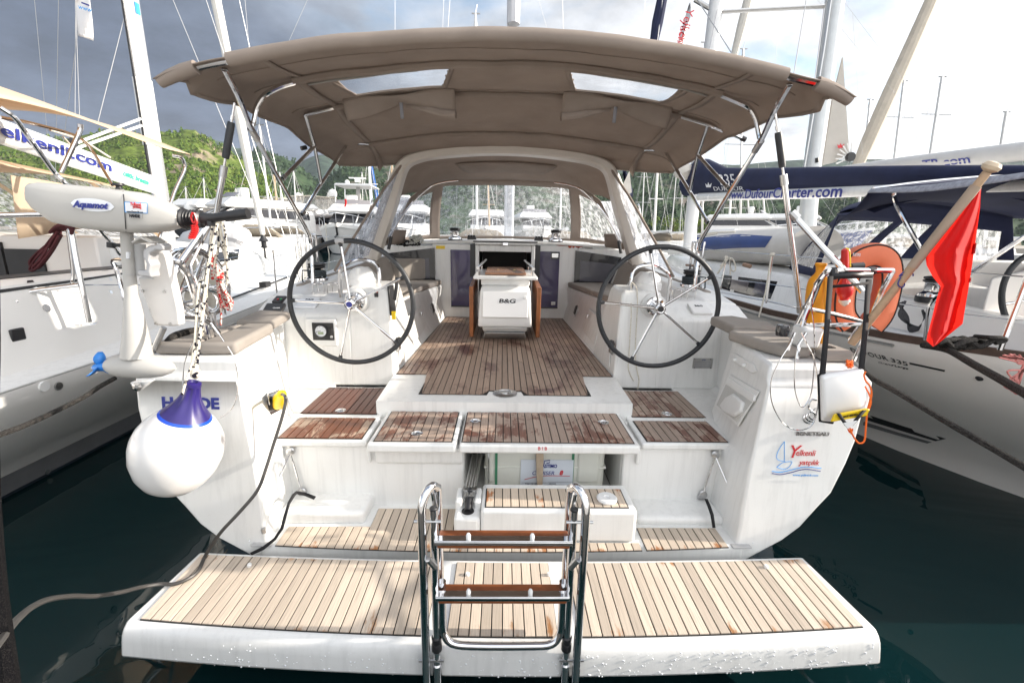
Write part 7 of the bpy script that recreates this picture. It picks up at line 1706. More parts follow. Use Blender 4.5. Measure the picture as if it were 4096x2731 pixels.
# ================================================================== FAR SHORE AND MARINA
def ridge(name, pts, D0, D1, base_drop, mat, nx=160, ny=26, rough=1.0, seed=0):
    """hill from the shore line at distance D0 up to a skyline (photo pixels, distance D1) and down behind"""
    def sky_(u):
        q = u*(len(pts)-1); j = int(min(q, len(pts)-2)); f = q-j; f = f*f*(3-2*f)
        return pts[j][0]*(1-(q-j))+pts[j+1][0]*(q-j), pts[j][1]*(1-f)+pts[j+1][1]*f
    def fn(u, v):
        su, sv = sky_(u); top = P(su, sv, y=D1); bx = P(su, 928, y=D0)
        if v <= .8:
            k = v/.8; h = top.z*(k**1.15)*(1-.10*math.sin(math.pi*k)); x = bx.x*(1-k)+top.x*k; y = D0+(D1-D0)*k
        else:
            k = (v-.8)/.2; h = top.z*(1-k)-2*k; x = top.x*(1+.15*k); y = D1+(D1-D0)*.6*k
        s = D1/300
        nzv = noise.fractal(Vector((x/(38*s)+seed, y/(38*s), seed)), 1.0, 2.0, 5)
        nv2 = noise.ridged_multi_fractal(Vector((x/(60*s), y/(90*s)+seed, 2)), 1.0, 2.0, 4, 1.0, 2.0)
        am = min(1, v*4)*(1 if v < .7 else .55)
        return (x, y, max(-1, h+am*rough*s*(3.0*nzv+1.6*(nv2-1.0))))
    mb = MB().grid(fn, nx, ny); o = obj(name, mb, mat, None, kind='structure', angle=60)
    return o, mb
def hillmat(name, scrub, rock, rockamt, scale):
    m, t, b = newmat(name); b.inputs['Roughness'].default_value = .95; b.inputs['Specular IOR Level'].default_value = .1
    g = t.nodes.new('ShaderNodeNewGeometry')
    n_ = nz(t, scale, 8, .62, vec=g.outputs['Position'], dist=.4); n2_ = nz(t, scale*9, 6, .7, vec=g.outputs['Position'])
    sc_ = ramp(t, n2_.outputs[0], [(.36, tuple(c*.45 for c in scrub)), (.52, scrub), (.68, tuple(c*1.6 for c in scrub))])
    rk_ = ramp(t, n2_.outputs[0], [(.35, tuple(c*.45 for c in rock)), (.65, rock)])
    mk = t.nodes.new('ShaderNodeMapRange'); mk.inputs['From Min'].default_value = .62-rockamt; mk.inputs['From Max'].default_value = .70-rockamt; t.links.new(n_.outputs[0], mk.inputs[0])
    mx = t.nodes.new('ShaderNodeMix'); mx.data_type = 'RGBA'; t.links.new(mk.outputs[0], mx.inputs[0]); t.links.new(sc_.outputs[0], mx.inputs[6]); t.links.new(rk_.outputs[0], mx.inputs[7]); t.links.new(mx.outputs[2], b.inputs['Base Color'])
    return m
hm1 = hillmat('green_hillside', (.10, .14, .025), (.36, .29, .21), .10, .030)
hm2 = hillmat('dark_hillside', (.045, .075, .035), (.20, .17, .14), .08, .016)
hm3 = hillmat('far_hillside', (.045, .07, .05), (.17, .16, .15), .02, .008)
def leafmat(name, c0, c1, c2):
    m, t, b = newmat(name); b.inputs['Roughness'].default_value = .8; b.inputs['Specular IOR Level'].default_value = .2
    g = t.nodes.new('ShaderNodeNewGeometry'); n_ = nz(t, .16, 4, .7, vec=g.outputs['Position'])
    r_ = ramp(t, n_.outputs[0], [(.35, c0), (.5, c1), (.66, c2)]); t.links.new(r_.outputs[0], b.inputs['Base Color'])
    return m
lf1 = leafmat('pine_leaves', (.035, .075, .012), (.085, .14, .02), (.15, .19, .03))
lf2 = leafmat('dark_pine_leaves', (.022, .045, .022), (.035, .065, .028), (.055, .085, .032))
def forest(name, mb_hill, n, size, mat, seed, dens=lambda p: True, leaves=26):
    """a far wood: clumps of leaf-sized faces scattered over a hillside, one mass"""
    r_ = random.Random(seed); fs = []
    import bisect
    cum = []; tot = 0
    for f in mb_hill.f:
        a, b_, c, d = [Vector(mb_hill.v[i]) for i in f]; ar = ((b_-a).cross(d-a)).length
        tot += ar/ max(60, (a-CAM).length)**1.2; cum.append(tot)
    vs = []; fc = []; k = 0
    while k < n:
        f = mb_hill.f[min(len(cum)-1, bisect.bisect(cum, r_.random()*tot))]; a, b_, c, d = [Vector(mb_hill.v[i]) for i in f]
        p = a.lerp(b_, r_.random()).lerp(d.lerp(c, r_.random()), r_.random())
        k += 1
        if p.z < .8 or not dens(p): continue
        s = size*r_.uniform(.55, 1.35); hgt = s*r_.uniform(1.0, 1.7)
        for _ in range(leaves):
            th = r_.uniform(0, 6.28); z = r_.random(); rad = s*.62*math.sin(math.pi*min(1, .18+.82*z))**.7*r_.uniform(.55, 1)
            c_ = p+Vector((rad*math.cos(th), rad*math.sin(th), z*hgt)); q = s*r_.uniform(.16, .34)
            nrm = Vector((math.cos(th), math.sin(th), r_.uniform(-.2, 1.1))).normalized(); u_ = nrm.orthogonal().normalized(); w_ = nrm.cross(u_)
            an = r_.uniform(0, 3); u2 = u_*math.cos(an)+w_*math.sin(an); w2 = nrm.cross(u2); i0 = len(vs)
            vs += [tuple(c_-u2*q-w2*q*.6), tuple(c_+u2*q-w2*q*.5), tuple(c_+u2*q*.6+w2*q), tuple(c_-u2*q*.7+w2*q*.8)]; fc.append((i0, i0+1, i0+2, i0+3))
    me = bpy.data.meshes.new(name); me.from_pydata(vs, [], fc); me.materials.append(mat)
    o = bpy.data.objects.new(name, me); sc.collection.objects.link(o); o['kind'] = 'stuff'; return o
far_a, far_am = ridge('far_mountain', [(-900, 560), (300, 560), (760, 545), (815, 538), (880, 560), (960, 592), (1040, 640), (1150, 668), (1280, 622), (1400, 668), (1700, 640), (2200, 665), (2800, 655), (3400, 640), (4300, 600), (5200, 620)], 480, 900, 0, hm3, 200, 20, 1.0, 3)
mid, midm = ridge('mid_hill', [(820, 760), (900, 690), (980, 620), (1024, 592), (1067, 606), (1110, 622), (1172, 645), (1230, 690), (1290, 735), (1345, 690), (1390, 655), (1440, 648), (1500, 662), (1620, 655), (1800, 640), (2000, 660), (2250, 668), (2453, 690), (2565, 682), (2607, 678), (2656, 688), (2723, 684), (2900, 705), (3100, 735), (3300, 720), (3600, 700), (3900, 690), (4200, 700), (5000, 720)], 200, 430, 0, hm2, 260, 30, .9, 11)
ghl, ghm = ridge('green_hill', [(-1200, 560), (-600, 520), (-200, 545), (200, 560), (495, 526), (560, 535), (640, 522), (700, 528), (740, 517), (775, 522), (810, 545), (880, 592), (960, 640), (1040, 690), (1110, 735), (1180, 790), (1250, 835), (1330, 868), (1420, 900), (1500, 922)], 150, 330, 0, hm1, 220, 40, 1.0, 5)
forest('pine_wood', ghm, 11000, 1.75, lf1, 1, lambda p: noise.noise(Vector((p.x/26, p.y/26, 4))) > -.22-.006*(40-p.z) and noise.noise(Vector((p.x/9, p.y/9, 7))) > -.35, 15)
forest('dark_wood', midm, 9000, 2.4, lf2, 2, lambda p: noise.noise(Vector((p.x/50, p.y/50, 4))) > -.25, 15)
# shoreline trees behind the berths
def tree(u, v_top, y, label, mat, wid=1.0, seed=0):
    r_ = random.Random(seed); b0 = P(u, 928, y=y); top = P(u, v_top, y=y); h = top.z-.3; b0.z = .3
    T_ = thing('tree', label, 'tree', 'trees along the far shore', loc=b0)
    tk = MB().tube([b0, b0+Vector((.1*h*.3, 0, h*.4)), b0+Vector((0, 0, h*.8))], [h*.035, h*.026, h*.008], 7)
    for k in range(4):
        a = r_.uniform(0, 6.28); s_ = b0+Vector((0, 0, h*r_.uniform(.3, .55))); tk.tube([s_, s_+Vector((math.cos(a), math.sin(a), .9))*h*.25], [h*.014, h*.004], 5)
    obj('trunk', tk, pm('bark', (.10, .075, .055), .9, var=.2), T_)
    vs = []; fc = []
    bl = [(Vector((r_.gauss(0, .26)*h*wid, r_.gauss(0, .2)*h, h*r_.uniform(.38, .92))), h*r_.uniform(.12, .24)) for _ in range(9)]
    for _ in range(520):
        c0, r0 = r_.choice(bl); d = Vector((r_.gauss(0, 1), r_.gauss(0, 1), r_.gauss(0, 1))).normalized(); c_ = b0+c0+d*r0*r_.uniform(.6, 1.05); q = h*r_.uniform(.022, .05)
        nrm = (d+Vector((0, 0, .4))).normalized(); u2 = nrm.orthogonal().normalized(); w2 = nrm.cross(u2); i0 = len(vs)
        vs += [tuple(c_-u2*q), tuple(c_-w2*q*.7), tuple(c_+u2*q), tuple(c_+w2*q*.8)]; fc.append((i0, i0+1, i0+2, i0+3))
    me = bpy.data.meshes.new('crown'); me.from_pydata(vs, [], fc); me.materials.append(mat); o = bpy.data.objects.new('crown', me); sc.collection.objects.link(o); setp(o, T_)
lf3 = leafmat('bright_leaves', (.05, .10, .02), (.10, .16, .03), (.17, .21, .05))
for i, (u, vt, y, lab) in enumerate(((1290, 838, 110, 'bushy green tree on the far shore just left of the hardtop yacht'), (1325, 862, 112, 'low green tree touching the red boat on the far shore'), (2500, 868, 95, 'low bright green tree right of the white arch'), (2535, 866, 96, 'second bright green tree from the white arch'), (2690, 868, 95, 'yellowish tree standing behind the small sprayhoods'), (2770, 872, 97, 'green tree on the far shore left of the silver mast'), (2830, 848, 100, 'tall dark tree on the far shore behind the silver mast'), (1105, 845, 118, 'dark tree between the white flybridge yachts'))):
    tree(u, vt, y, lab, lf3 if i in (2, 3, 4, 0) else lf1, 1.2, 20+i)
obj('far_quay', MB().box(-260, 260, 84, 150, -1, .9), pm('quay_stone', (.34, .31, .27), .9, var=.15), None, kind='structure')
# ---- motor yachts
ygel = pm('yacht_white', (.80, .79, .77), .3, var=.02)
def myacht(loc, rot, s, label, hullm, fly=True, hardtop=True, enclosure=False, low=None, group='motor yachts across the water'):
    """bow towards -y; s scales a 14 m yacht"""
    T_ = thing('motor_yacht', label, 'motor yacht', group, loc=loc)
    Mx = Matrix.Translation(loc) @ Matrix.Rotation(rot, 4, 'Z') @ Matrix.Scale(s, 4)
    def X(mb): mb.v = [tuple(Mx @ Vector(p)) for p in mb.v]; return mb
    st_ = [(-7.0, .05, 2.35, .02, 2.0), (-6.0, 1.0, 2.2, .35, .0), (-4.5, 1.75, 2.0, .95, 0), (-2, 2.2, 1.75, 1.6, 0), (2, 2.3, 1.5, 1.9, 0), (6.5, 2.2, 1.4, 1.9, 0)]
    rr = []
    for y, hb, zd, wb, _ in st_:
        half = [(hb, zd), (hb*.97, zd*.8), (hb*.6+wb*.4, zd*.45), (wb, .15), (wb*.9, -.3)]
        yo = lambda z: y+(1.3*(1-min(1, z/zd)) if y < -6.5 else (.4*(1-min(1, z/zd)) if y < -5.5 else 0))
        rr.append([(-a, yo(z), z) for a, z in half]+[(a, yo(z), z) for a, z in reversed(half)])
    h_ = obj('hull', X(MB().loft(rr, caps=True)), hullm, T_, angle=50)
    rb_ = [[(-(hb*1.0+.015), y, zd-.22), (-(hb+.03), y, zd+.04), (-(hb-.06), y, zd+.06), ((hb-.06), y, zd+.06), (hb+.03, y, zd+.04), (hb+.015, y, zd-.22)] for y, hb, zd, wb, _ in st_]
    obj('bulwark', X(MB().loft(rb_, ring_closed=False, caps=False)), ygel, T_)
    bt_ = [[(-(wb+.05), y+(1.15 if y < -6.5 else .35 if y < -5.5 else 0), z) for z in (-.05, .22)] for y, hb, zd, wb, _ in st_]; bt2 = [[(-a, b_, c) for a, b_, c in q] for q in bt_]
    obj('boot_stripe', X(MB().loft(bt_, ring_closed=False, caps=False).loft(bt2, ring_closed=False, caps=False)), antif, h_)
    hs = MB().loft([[(-1.5, -4.2, 1.9), (1.5, -4.2, 1.9), (1.95, 5, 1.5), (-1.95, 5, 1.5)], [(-1.55, -2.6, 2.45), (1.55, -2.6, 2.45), (1.9, 5, 2.4), (-1.9, 5, 2.4)], [(-1.45, -1.1, 3.25), (1.45, -1.1, 3.25), (1.75, 5, 3.25), (-1.75, 5, 3.25)]])
    dh = obj('deckhouse', X(hs), ygel, T_, bevel=.04)
    ws = MB().loft([[(-1.60, -2.66, 2.50), (-.52, -2.72, 2.5), (.52, -2.72, 2.5), (1.60, -2.66, 2.50)], [(-1.50, -1.24, 3.18), (-.5, -1.30, 3.18), (.5, -1.30, 3.18), (1.50, -1.24, 3.18)]], ring_closed=False, caps=False)
    obj('windscreen', X(ws), wglass, dh)
    for q in (-1, 1):
        obj('side_window', X(MB().add([(q*1.66, -2.1, 2.5), (q*1.93, 4.5, 2.45), (q*1.80, 4.5, 3.1), (q*1.55, -1.1, 3.12)], [(0, 1, 2, 3)])), wglass, dh)
        obj('windscreen_post', X(MB().tube([(q*.53, -2.74, 2.48), (q*.51, -1.30, 3.2)], .05, 6)), ygel, dh)
    br_ = obj('brow', X(MB().loft([[(-1.75, -1.75, 3.2), (1.75, -1.75, 3.2), (1.9, 5.2, 3.2), (-1.9, 5.2, 3.2)], [(-1.85, -1.95, 3.40), (1.85, -1.95, 3.40), (2.0, 5.4, 3.40), (-2.0, 5.4, 3.40)], [(-1.5, -1.2, 3.95), (1.5, -1.2, 3.95), (1.8, 5.0, 3.75), (-1.8, 5.0, 3.75)]])), ygel, T_, bevel=.05)
    if fly:
        obj('fly_screen', X(MB().loft([[(-1.4, -1.0, 3.95), (0, -1.35, 3.98), (1.4, -1.0, 3.95)], [(-1.3, -.55, 4.30), (0, -.9, 4.33), (1.3, -.55, 4.30)]], ring_closed=False, caps=False)), pm('smoked_screen', (.25, .24, .25), .2, var=.1), br_)
        obj('helm_seat', X(MB().box(-.75, .1, .1, .7, 3.9, 4.75)), ygel, br_, bevel=.08)
    if hardtop:
        ht = obj('hardtop', X(MB().loft([[(-1.5, -.6, 5.45), (1.5, -.6, 5.45), (1.55, 3.6, 5.5), (-1.55, 3.6, 5.5)], [(-1.4, -.5, 5.62), (1.4, -.5, 5.62), (1.45, 3.4, 5.65), (-1.45, 3.4, 5.65)]])), pm('hardtop_grey', (.45, .46, .47), .4, var=.05), T_, bevel=.04)
        for q in (-1, 1):
            for yy in (-.3, 3.2): obj('hardtop_post', X(MB().tube([(q*1.5, yy, 3.8), (q*1.45, yy, 5.5)], .035, 6)), steel, ht)
        obj('mast', X(MB().loft([[(-.22, 1.5, 3.9), (.22, 1.5, 3.9), (.22, 1.9, 3.9), (-.22, 1.9, 3.9)], [(-.12, 1.4, 5.7), (.12, 1.4, 5.7), (.12, 1.8, 5.7), (-.12, 1.8, 5.7)]])), greyp, ht)
        obj('radar', X(MB().box(-.7, .7, 1.5, 1.7, 6.2, 6.3).box(-.2, .2, 1.4, 1.8, 5.9, 6.2)), ygel, ht)
        obj('dome', X(MB().lathe([(.02, 0), (.17, .05), (.2, .2), (.15, .33), (.02, .38)], 12, Matrix.Translation((-.75, 1.0, 5.65)))), ygel, ht)
    if enclosure:
        en = obj('fly_enclosure', X(MB().loft([[(-1.4, -.9, 3.95), (1.4, -.9, 3.95), (1.6, 3, 3.85), (-1.6, 3, 3.85)], [(-1.2, -.4, 5.0), (1.2, -.4, 5.0), (1.4, 2.8, 5.05), (-1.4, 2.8, 5.05)]])), vinyl_old, T_)
        obj('enclosure_top', X(MB().box(-1.3, 1.3, -.45, 2.9, 5.03, 5.12)), pm('cream_top', (.66, .60, .50), .7, var=.05), en, bevel=.04)
        for q in (-1.3, -.45, .45, 1.3): obj('enclosure_strap', X(MB().tube([(q*1.06, -.93, 3.95), (q*.92, -.43, 5.03)], .05, 6)), pm('cream_top', ()), en)
        obj('radar_dome', X(MB().lathe([(.02, 0), (.36, .05), (.42, .35), (.33, .65), (.02, .8)], 16, Matrix.Translation((1.1, 2.6, 5.15)))), ygel, en)
    rl_ = MB()
    rp_ = [(-2.05, -2.6, 2.55), (-1.75, -4.5, 2.75), (-1.0, -6, 2.95), (0, -6.8, 3.08), (1.0, -6, 2.95), (1.75, -4.5, 2.75), (2.05, -2.6, 2.55)]
    rl_.tube(rp_, .03, 6)
    for (x, y, z) in rp_: rl_.tube([(x, y, z), (x, y, z-.72)], .022, 5)
    obj('bow_rail', X(rl_), steel, T_)
    obj('anchor', X(MB().tube([(0, -6.9, 2.1), (0, -6.7, 1.6), (-.2, -6.6, 1.4)], .07, 6)), blk, h_)
    obj('fender_line', X(MB().tube([(-.9, -6.1, 2.35), (-.85, -6.35, 1.2), (-.7, -6.5, .0)], .03, 5)), ropew, T_)
    return T_
gh = pm('grey_green_hull', (.22, .27, .28), .18, var=.15, vs=.4, coat=.3)
myacht(P(1432, 1012, y=46), R(6), 1.15, 'hardtop flybridge yacht facing us bow on with a small red flag', ygel, True, True)
tag(obj('ensign', MB().grid(lambda u, v: P(1378+7*v+2*math.sin(4*u), 797+30*u, y=44+.2*math.sin(6*v)), 6, 4), flm, solid=.01), 'small red flag at the flybridge of the hardtop yacht', 'flag')
myacht(P(1235, 1002, y=48), R(-22), 1.05, 'white motor yacht with grey green hull and clear flybridge enclosure', gh, False, False, True)
myacht(P(985, 1000, y=43), R(-38), 1.15, 'sleek white motor yacht with a black hull band beside the furled jib', pm('black_hull', (.02, .022, .028), .2, var=.1), True, False)
myacht(P(840, 985, y=52), R(-25), 1.25, 'white motor yacht with a rounded cabin left of the black hulled one', ygel, False, False, False)
myacht(P(1120, 975, y=66), R(-12), 1.2, 'cream motor yacht with a radar arch furthest back on the left', pm('cream_gel', (.66, .58, .45), .35, var=.04), True, False, True)
myacht(P(1640, 1012, y=40), R(4), 1.0, 'white motor yacht seen blurred through the port sprayhood window', ygel, True, False)
myacht(P(1950, 1000, y=48), R(0), 1.0, 'white motor yacht seen blurred through the middle sprayhood window', ygel, False, False)
myacht(P(2130, 990, y=60), R(5), 1.1, 'distant white motor yacht behind the right half of the sprayhood window', ygel, True, False)
myacht(P(3000, 985, y=30), R(62), .52, 'white motor boat with a blue stripe above the blue dinghy', pm('blue_band_hull', (.03, .07, .28), .25, var=.05), True, False, group=None)
myacht(P(3190, 990, y=33), R(55), .60, 'white motor boat behind the navy sprayhood of the starboard neighbour', pm('blue_band_hull', ()), True, False, group=None)
for (u, v, y, r_, lab) in ((770, 835, 50, .75, 'large white radar dome above the rounded cabin'), (918, 850, 46, .55, 'white radar dome just right of the port backstay strut'), (1100, 835, 60, .75, 'white radar dome beside the furled jib')):
    c = P(u, v, y=y); tag(obj('radar_dome', MB().lathe([(.3, -1.0), (.3, -.7), (.85, -.6), (1.0, 0), (.9, .5), (.6, .85), (.05, 1.0)], 18, Matrix.Translation(c) @ Matrix.Scale(r_, 4)).lathe([(.10, -5), (.10, -.9)], 8, Matrix.Translation(c) @ Matrix.Scale(r_, 4)), ygel), lab, 'radar dome')
rbt = thing('tender', 'small red boat between the two bow on motor yachts', 'boat', loc=P(1330, 955, y=47))
obj('hull', MB().prism([P(a, b_, y=46.5) for a, b_ in ((1322, 910), (1344, 912), (1340, 932), (1330, 940))], (0, .6, 0)), redp, rbt)
obj('console', MB().prism([P(a, b_, y=46.4) for a, b_ in ((1322, 888), (1328, 887), (1334, 910), (1326, 911))], (0, .6, 0)), redp, rbt)
# ---- sailing boats whose masts stand along the pontoons
alum = pm('mast_alloy', (.60, .60, .60), .35, .3, var=.06); goldm = pm('mast_gold', (.52, .38, .24), .4, .2, var=.06)
def sboat(ub, vb, ut, vt, y, wpx, label, mat=None, jib=None, hullm=None, spread=(.55,), hl=10.5, rot=0.0, cover=None, sx=0):
    p0 = P(ub, vb, y=y); p1 = P(ut, vt, y=y); w = wpx/F_*y*.5
    d_ = (p1-p0); k0 = (1.2-p0.z)/d_.z; base = p0+d_*k0
    T_ = thing('sailboat', label, 'sailboat', 'sailing boats moored beyond', loc=(base.x, y, 0))
    m_ = obj('mast', MB().tube([base, p1], [w, w*.85], 8), mat or alum, T_)
    obj('masthead', MB().tube([p1-Vector((.25, 0, 0)), p1+Vector((.3, 0, 0))], w*.5, 5).tube([p1, p1+Vector((.1, 0, .5))], w*.2, 4), steeld, m_)
    rg_ = MB(); H = p1.z-1.2; wr_ = max(.008, .9/F_*y*.5)
    for k in spread:
        c = base+d_.normalized()*(H*k); sp_w = min(1.6, H*.09)
        obj('spreader', MB().tube([c-Vector((sp_w, 0, .0)), c, c+Vector((sp_w, 0, 0))], w*.35, 5), mat or alum, m_)
    for q in (-1, 1):
        sw = min(1.6, H*.09); c = base+d_.normalized()*(H*spread[0])+Vector((q*sw, 0, 0))
        rg_.tube([base+Vector((q*1.5, 0, -.1)), c, p1], wr_, 4)
    rg_.tube([base+Vector((0, 4.6, 0)), p1], wr_, 4).tube([base+Vector((.0, -5.2, 0)), p1], wr_, 4)
    obj('rigging', rg_, pm('wire_far', (.5, .5, .5), .5, .3, var=0), m_, kind='stuff')
    cx = base.x; rr = []
    for yy, hb, zd, wb in ((-5, 1.3, 1.05, .9), (-3, 1.65, 1.1, 1.35), (0, 1.75, 1.15, 1.5), (3, 1.15, 1.25, .8), (5, .35, 1.38, .12), (5.5, .03, 1.42, .02)):
        rr.append([(cx-hb, y+yy, zd), (cx-hb*.95, y+yy, zd*.6), (cx-wb, y+yy, .05), (cx, y+yy, -.4), (cx+wb, y+yy, .05), (cx+hb*.95, y+yy, zd*.6), (cx+hb, y+yy, zd)])
    obj('hull', MB().loft(rr), hullm or ygel, T_, angle=50)
    obj('cabin', MB().loft([[(cx-1.1, y-1.8, 1.1), (cx+1.1, y-1.8, 1.1), (cx+.7, y+2.6, 1.15), (cx-.7, y+2.6, 1.15)], [(cx-.95, y-1.7, 1.55), (cx+.95, y-1.7, 1.55), (cx+.5, y+2.0, 1.4), (cx-.5, y+2.0, 1.4)]]), ygel, T_, bevel=.04)
    hd = obj('sprayhood', MB().grid(lambda u, v: (cx+1.15*(-1+2*u), y-1.9+.9*v-.3*(1-abs(-1+2*u)**2)*(1-v), 1.5+.75*math.sin(math.pi*.5*(1-v)+.0)*(1-.55*abs(-1+2*u)**3)), 10, 5), cover or pm('beige_hood', (.48, .42, .34), .85, var=.1), T_, solid=.02)
    bmz = 2.3
    obj('boom', MB().tube([(cx, y, bmz), (cx, y-4.2, bmz+.1)], .14, 8), cover or ygel, T_)
    if jib:
        b0 = Vector((cx, y+4.8, 1.6)); q0 = b0.lerp(p1, .02); q1 = b0.lerp(p1, .95); obj('furled_jib', MB().tube([q0, q0.lerp(q1, .3), q1], [w*.9, w*1.3, w*.8], 8), jib, T_)
    return T_
blueg = pm('blue_sail', (.02, .12, .42), .7, var=.1); greyj = pm('greyish_sail', (.55, .52, .47), .8, var=.08)
B_ = 'bare silver mast '
sboat(1072, 800, 1037, 500, 30, 9, 'sailboat with a slim pale mast rising behind the port bimini pole', spread=(.4, .7))
sboat(1106, 804, 1096, 700, 44, 9, 'sailboat with a short mast just right of the furled jib', goldm)
sboat(1184, 830, 1174, 684, 44, 6, 'sailboat with a thin mast above the cream motor yacht')
sboat(1125, 830, 1119, 690, 50, 5, 'sailboat with a mast half hidden by the port bimini pole')
sboat(820, 830, 814, 713, 58, 5, 'sailboat with a mast left of the port backstay strut at the green hill')
sboat(746, 830, 742, 748, 60, 5, 'sailboat with the lowest mast left of the radar domes')
sboat(946, 850, 943, 754, 62, 4, 'sailboat with a thin mast between the radar domes')
sboat(1213, 860, 1210, 770, 56, 4, 'sailboat with a thin mast behind the clear flybridge enclosure')
sboat(1318, 900, 1312, 770, 60, 3, 'sailboat with a needle thin mast left of the hardtop yacht')
sboat(1486, 860, 1474, 600, 52, 11, 'sailboat with a stout white mast and blue furled jib behind the hardtop yacht', ygel, blueg, spread=(.35, .62))
sboat(1560, 900, 1568, 640, 55, 6, 'sailboat with a tan mast seen beside the port leg of the arch', goldm)
sboat(1452, 850, 1448, 690, 60, 4, 'sailboat with thin stays just left of the stout white mast')
sboat(1908, 930, 1902, 55, 34, 10, 'sailboat whose masthead shows above the bimini left of our mast', ygel, spread=(.5, .75))
sboat(1958, 920, 1950, 690, 40, 8, 'sailboat with a tan mast seen through the middle window', goldm)
sboat(2240, 930, 2246, 700, 38, 8, 'sailboat with a white mast seen through the right edge of the front window', ygel)
sboat(2300, 930, 2306, 700, 42, 7, 'sailboat with a white mast seen through the starboard side window', ygel)
sboat(2616, 945, 2632, 640, 44, 11, 'sailboat with a dark navy hull and white mast right of the arch', ygel, None, pm('navy_hull', (.012, .016, .03), .2, var=.05), spread=(.55,))
sboat(2566, 930, 2579, 640, 50, 5, 'sailboat with a thin mast nearest the arch on the right', spread=(.5, .8))
sboat(2685, 930, 2710, 640, 52, 4, 'sailboat with a thin leaning mast under the sail cover end')
sboat(2720, 920, 2738, 640, 60, 4, 'sailboat with a slender mast left of the thick white mast')
sboat(2913, 930, 2930, 700, 40, 10, 'sailboat with a white mast under the DufourCharter boom', ygel, ygel)
sboat(3000, 930, 2985, 700, 46, 7, 'sailboat with a pale mast over the white motor boat')
sboat(3062, 900, 3048, 740, 50, 8, 'sailboat with a mast just left of the starboard backstay strut')
sboat(3230, 860, 3222, 700, 36, 14, 'sailboat with a weathered mast beyond the starboard backstay strut', greyj)
sboat(2813, 640, 2820, 170, 30, 9, 'sailboat with a dark masthead above the bimini right edge', steeld)
sboat(2965, 640, 2972, 196, 34, 8, 'sailboat with a dark masthead between the bimini and the big mast', steeld)
sboat(3455, 640, 3481, 398, 40, 9, 'sailboat whose mast stands left of the cream furled jib', alum, spread=(.6,))
sboat(3573, 670, 3616, 322, 38, 10, 'sailboat with the middle one of three bare masts on the right', alum, spread=(.45, .8))
sboat(3717, 640, 3769, 307, 36, 11, 'sailboat with the tallest bare mast above the red flag', alum, spread=(.45, .8))
sboat(3991, 653, 4026, 448, 40, 11, 'sailboat with the bare mast nearest the right border', alum)
# ---- the two nearer boats to starboard: crown sail mast and cream jib
N1 = thing('sailboat', 'sailboat with a thick silver mast and a pale sail with a red crown', 'sailboat', loc=(9, 14, 0))
cxx = 9.0
nm = obj('mast', MB().tube([P(3228, 930, y=14), P(3245, 700, y=14), P(3340, 0, y=13.8), P(3385, -350, y=13.7)], .235, 12), pm('mast_grey_silver', (.52, .54, .55), .3, .4, var=.05), N1)
obj('mast_rail', MB().tube([P(3212, 700, y=13.75), P(3295, 200, y=13.6), P(3345, -150, y=13.5)], .03, 6), steeld, nm)
obj('mast_slot', MB().tube([P(3268, 632, y=13.72), P(3270, 650, y=13.72)], .05, 8), blk, nm)
slq = [P(a, b_, y=13.9) for a, b_ in ((3290, 662), (3330, 400), (3372, 230), (3385, 420), (3398, 610), (3340, 650))]
slm = pm('pale_sail', (.60, .57, .53), .85, var=.04); translucent(slm, (.6, .56, .5), .3)
sso = obj('sail', MB().prism(slq, (0, .05, 0)), slm, N1)
cq = [P(3363+a*1.15, 583+b_*1.0, y=13.82) for a, b_ in ((-9, 10), (-13, -5), (-5, 0), (-1, -10), (4, 0), (13, -8), (9, 9))]
obj('crown_emblem', MB().add(cq, [(0, 1, 2), (0, 2, 4, 6), (2, 3, 4), (4, 5, 6)]), redink, sso, smooth=False)
for k in range(7):
    a = R(95+k*18); c0 = P(3402, 632, y=13.8); obj('clew_patch', MB().tube([c0+Vector((.06*math.cos(a), 0, .06*math.sin(a))), c0+Vector((.42*math.cos(a), 0, .42*math.sin(a)))], .022, 5), ygel, sso)
obj('clew_block', MB().lathe([(.12, -.05), (.13, 0), (.12, .05)], 12, Matrix.Translation(P(3402, 628, y=13.7)) @ Matrix.Rotation(R(90), 4, 'X')), blk, sso)
rr = []
for yy, hb, zd, wb in ((8, 1.6, 1.1, 1.2), (11, 2.0, 1.15, 1.6), (14, 2.0, 1.2, 1.6), (18, 1.2, 1.35, .6), (20.5, .05, 1.5, .02)):
    rr.append([(cxx-hb, yy, zd), (cxx-wb, yy, .05), (cxx, yy, -.4), (cxx+wb, yy, .05), (cxx+hb, yy, zd)])
obj('hull', MB().loft(rr), ygel, N1)
bmt = MB().tube([P(3300, 690, y=13.6), P(3600, 660, y=11), P(4096, 605, y=8.4), P(4400, 570, y=7.4)], [.10, .17, .165, .16], 12)
bmo2 = obj('boom', bmt, pm('boom_grey', (.55, .54, .53), .4, var=.04), N1); bt2_ = bvh(bmt)
surftext(bt2_, 'www.CharterTR.com', 3440, 690, 3882, 636, .24, blueink, bmo2, bold=.004)
N2 = thing('sailboat', 'sailboat with a thick cream furled jib leaning across the right sky', 'sailboat', loc=(13, 20, 0))
obj('furled_jib', MB().tube([P(3420, 690, y=19), P(3470, 570, y=19), P(3560, 370, y=19), P(3650, 170, y=19), P(3725, 0, y=19), P(3800, -170, y=19)], [.18, .24, .25, .22, .20, .16], 10), pm('tan_sail', (.52, .46, .38), .85, var=.1, vs=3, bmp=.4, bs=8), N2)
obj('mast', MB().tube([P(3900, 640, y=24), P(3960, -300, y=24)], .11, 10), alum, N2) if False else None
rr = []
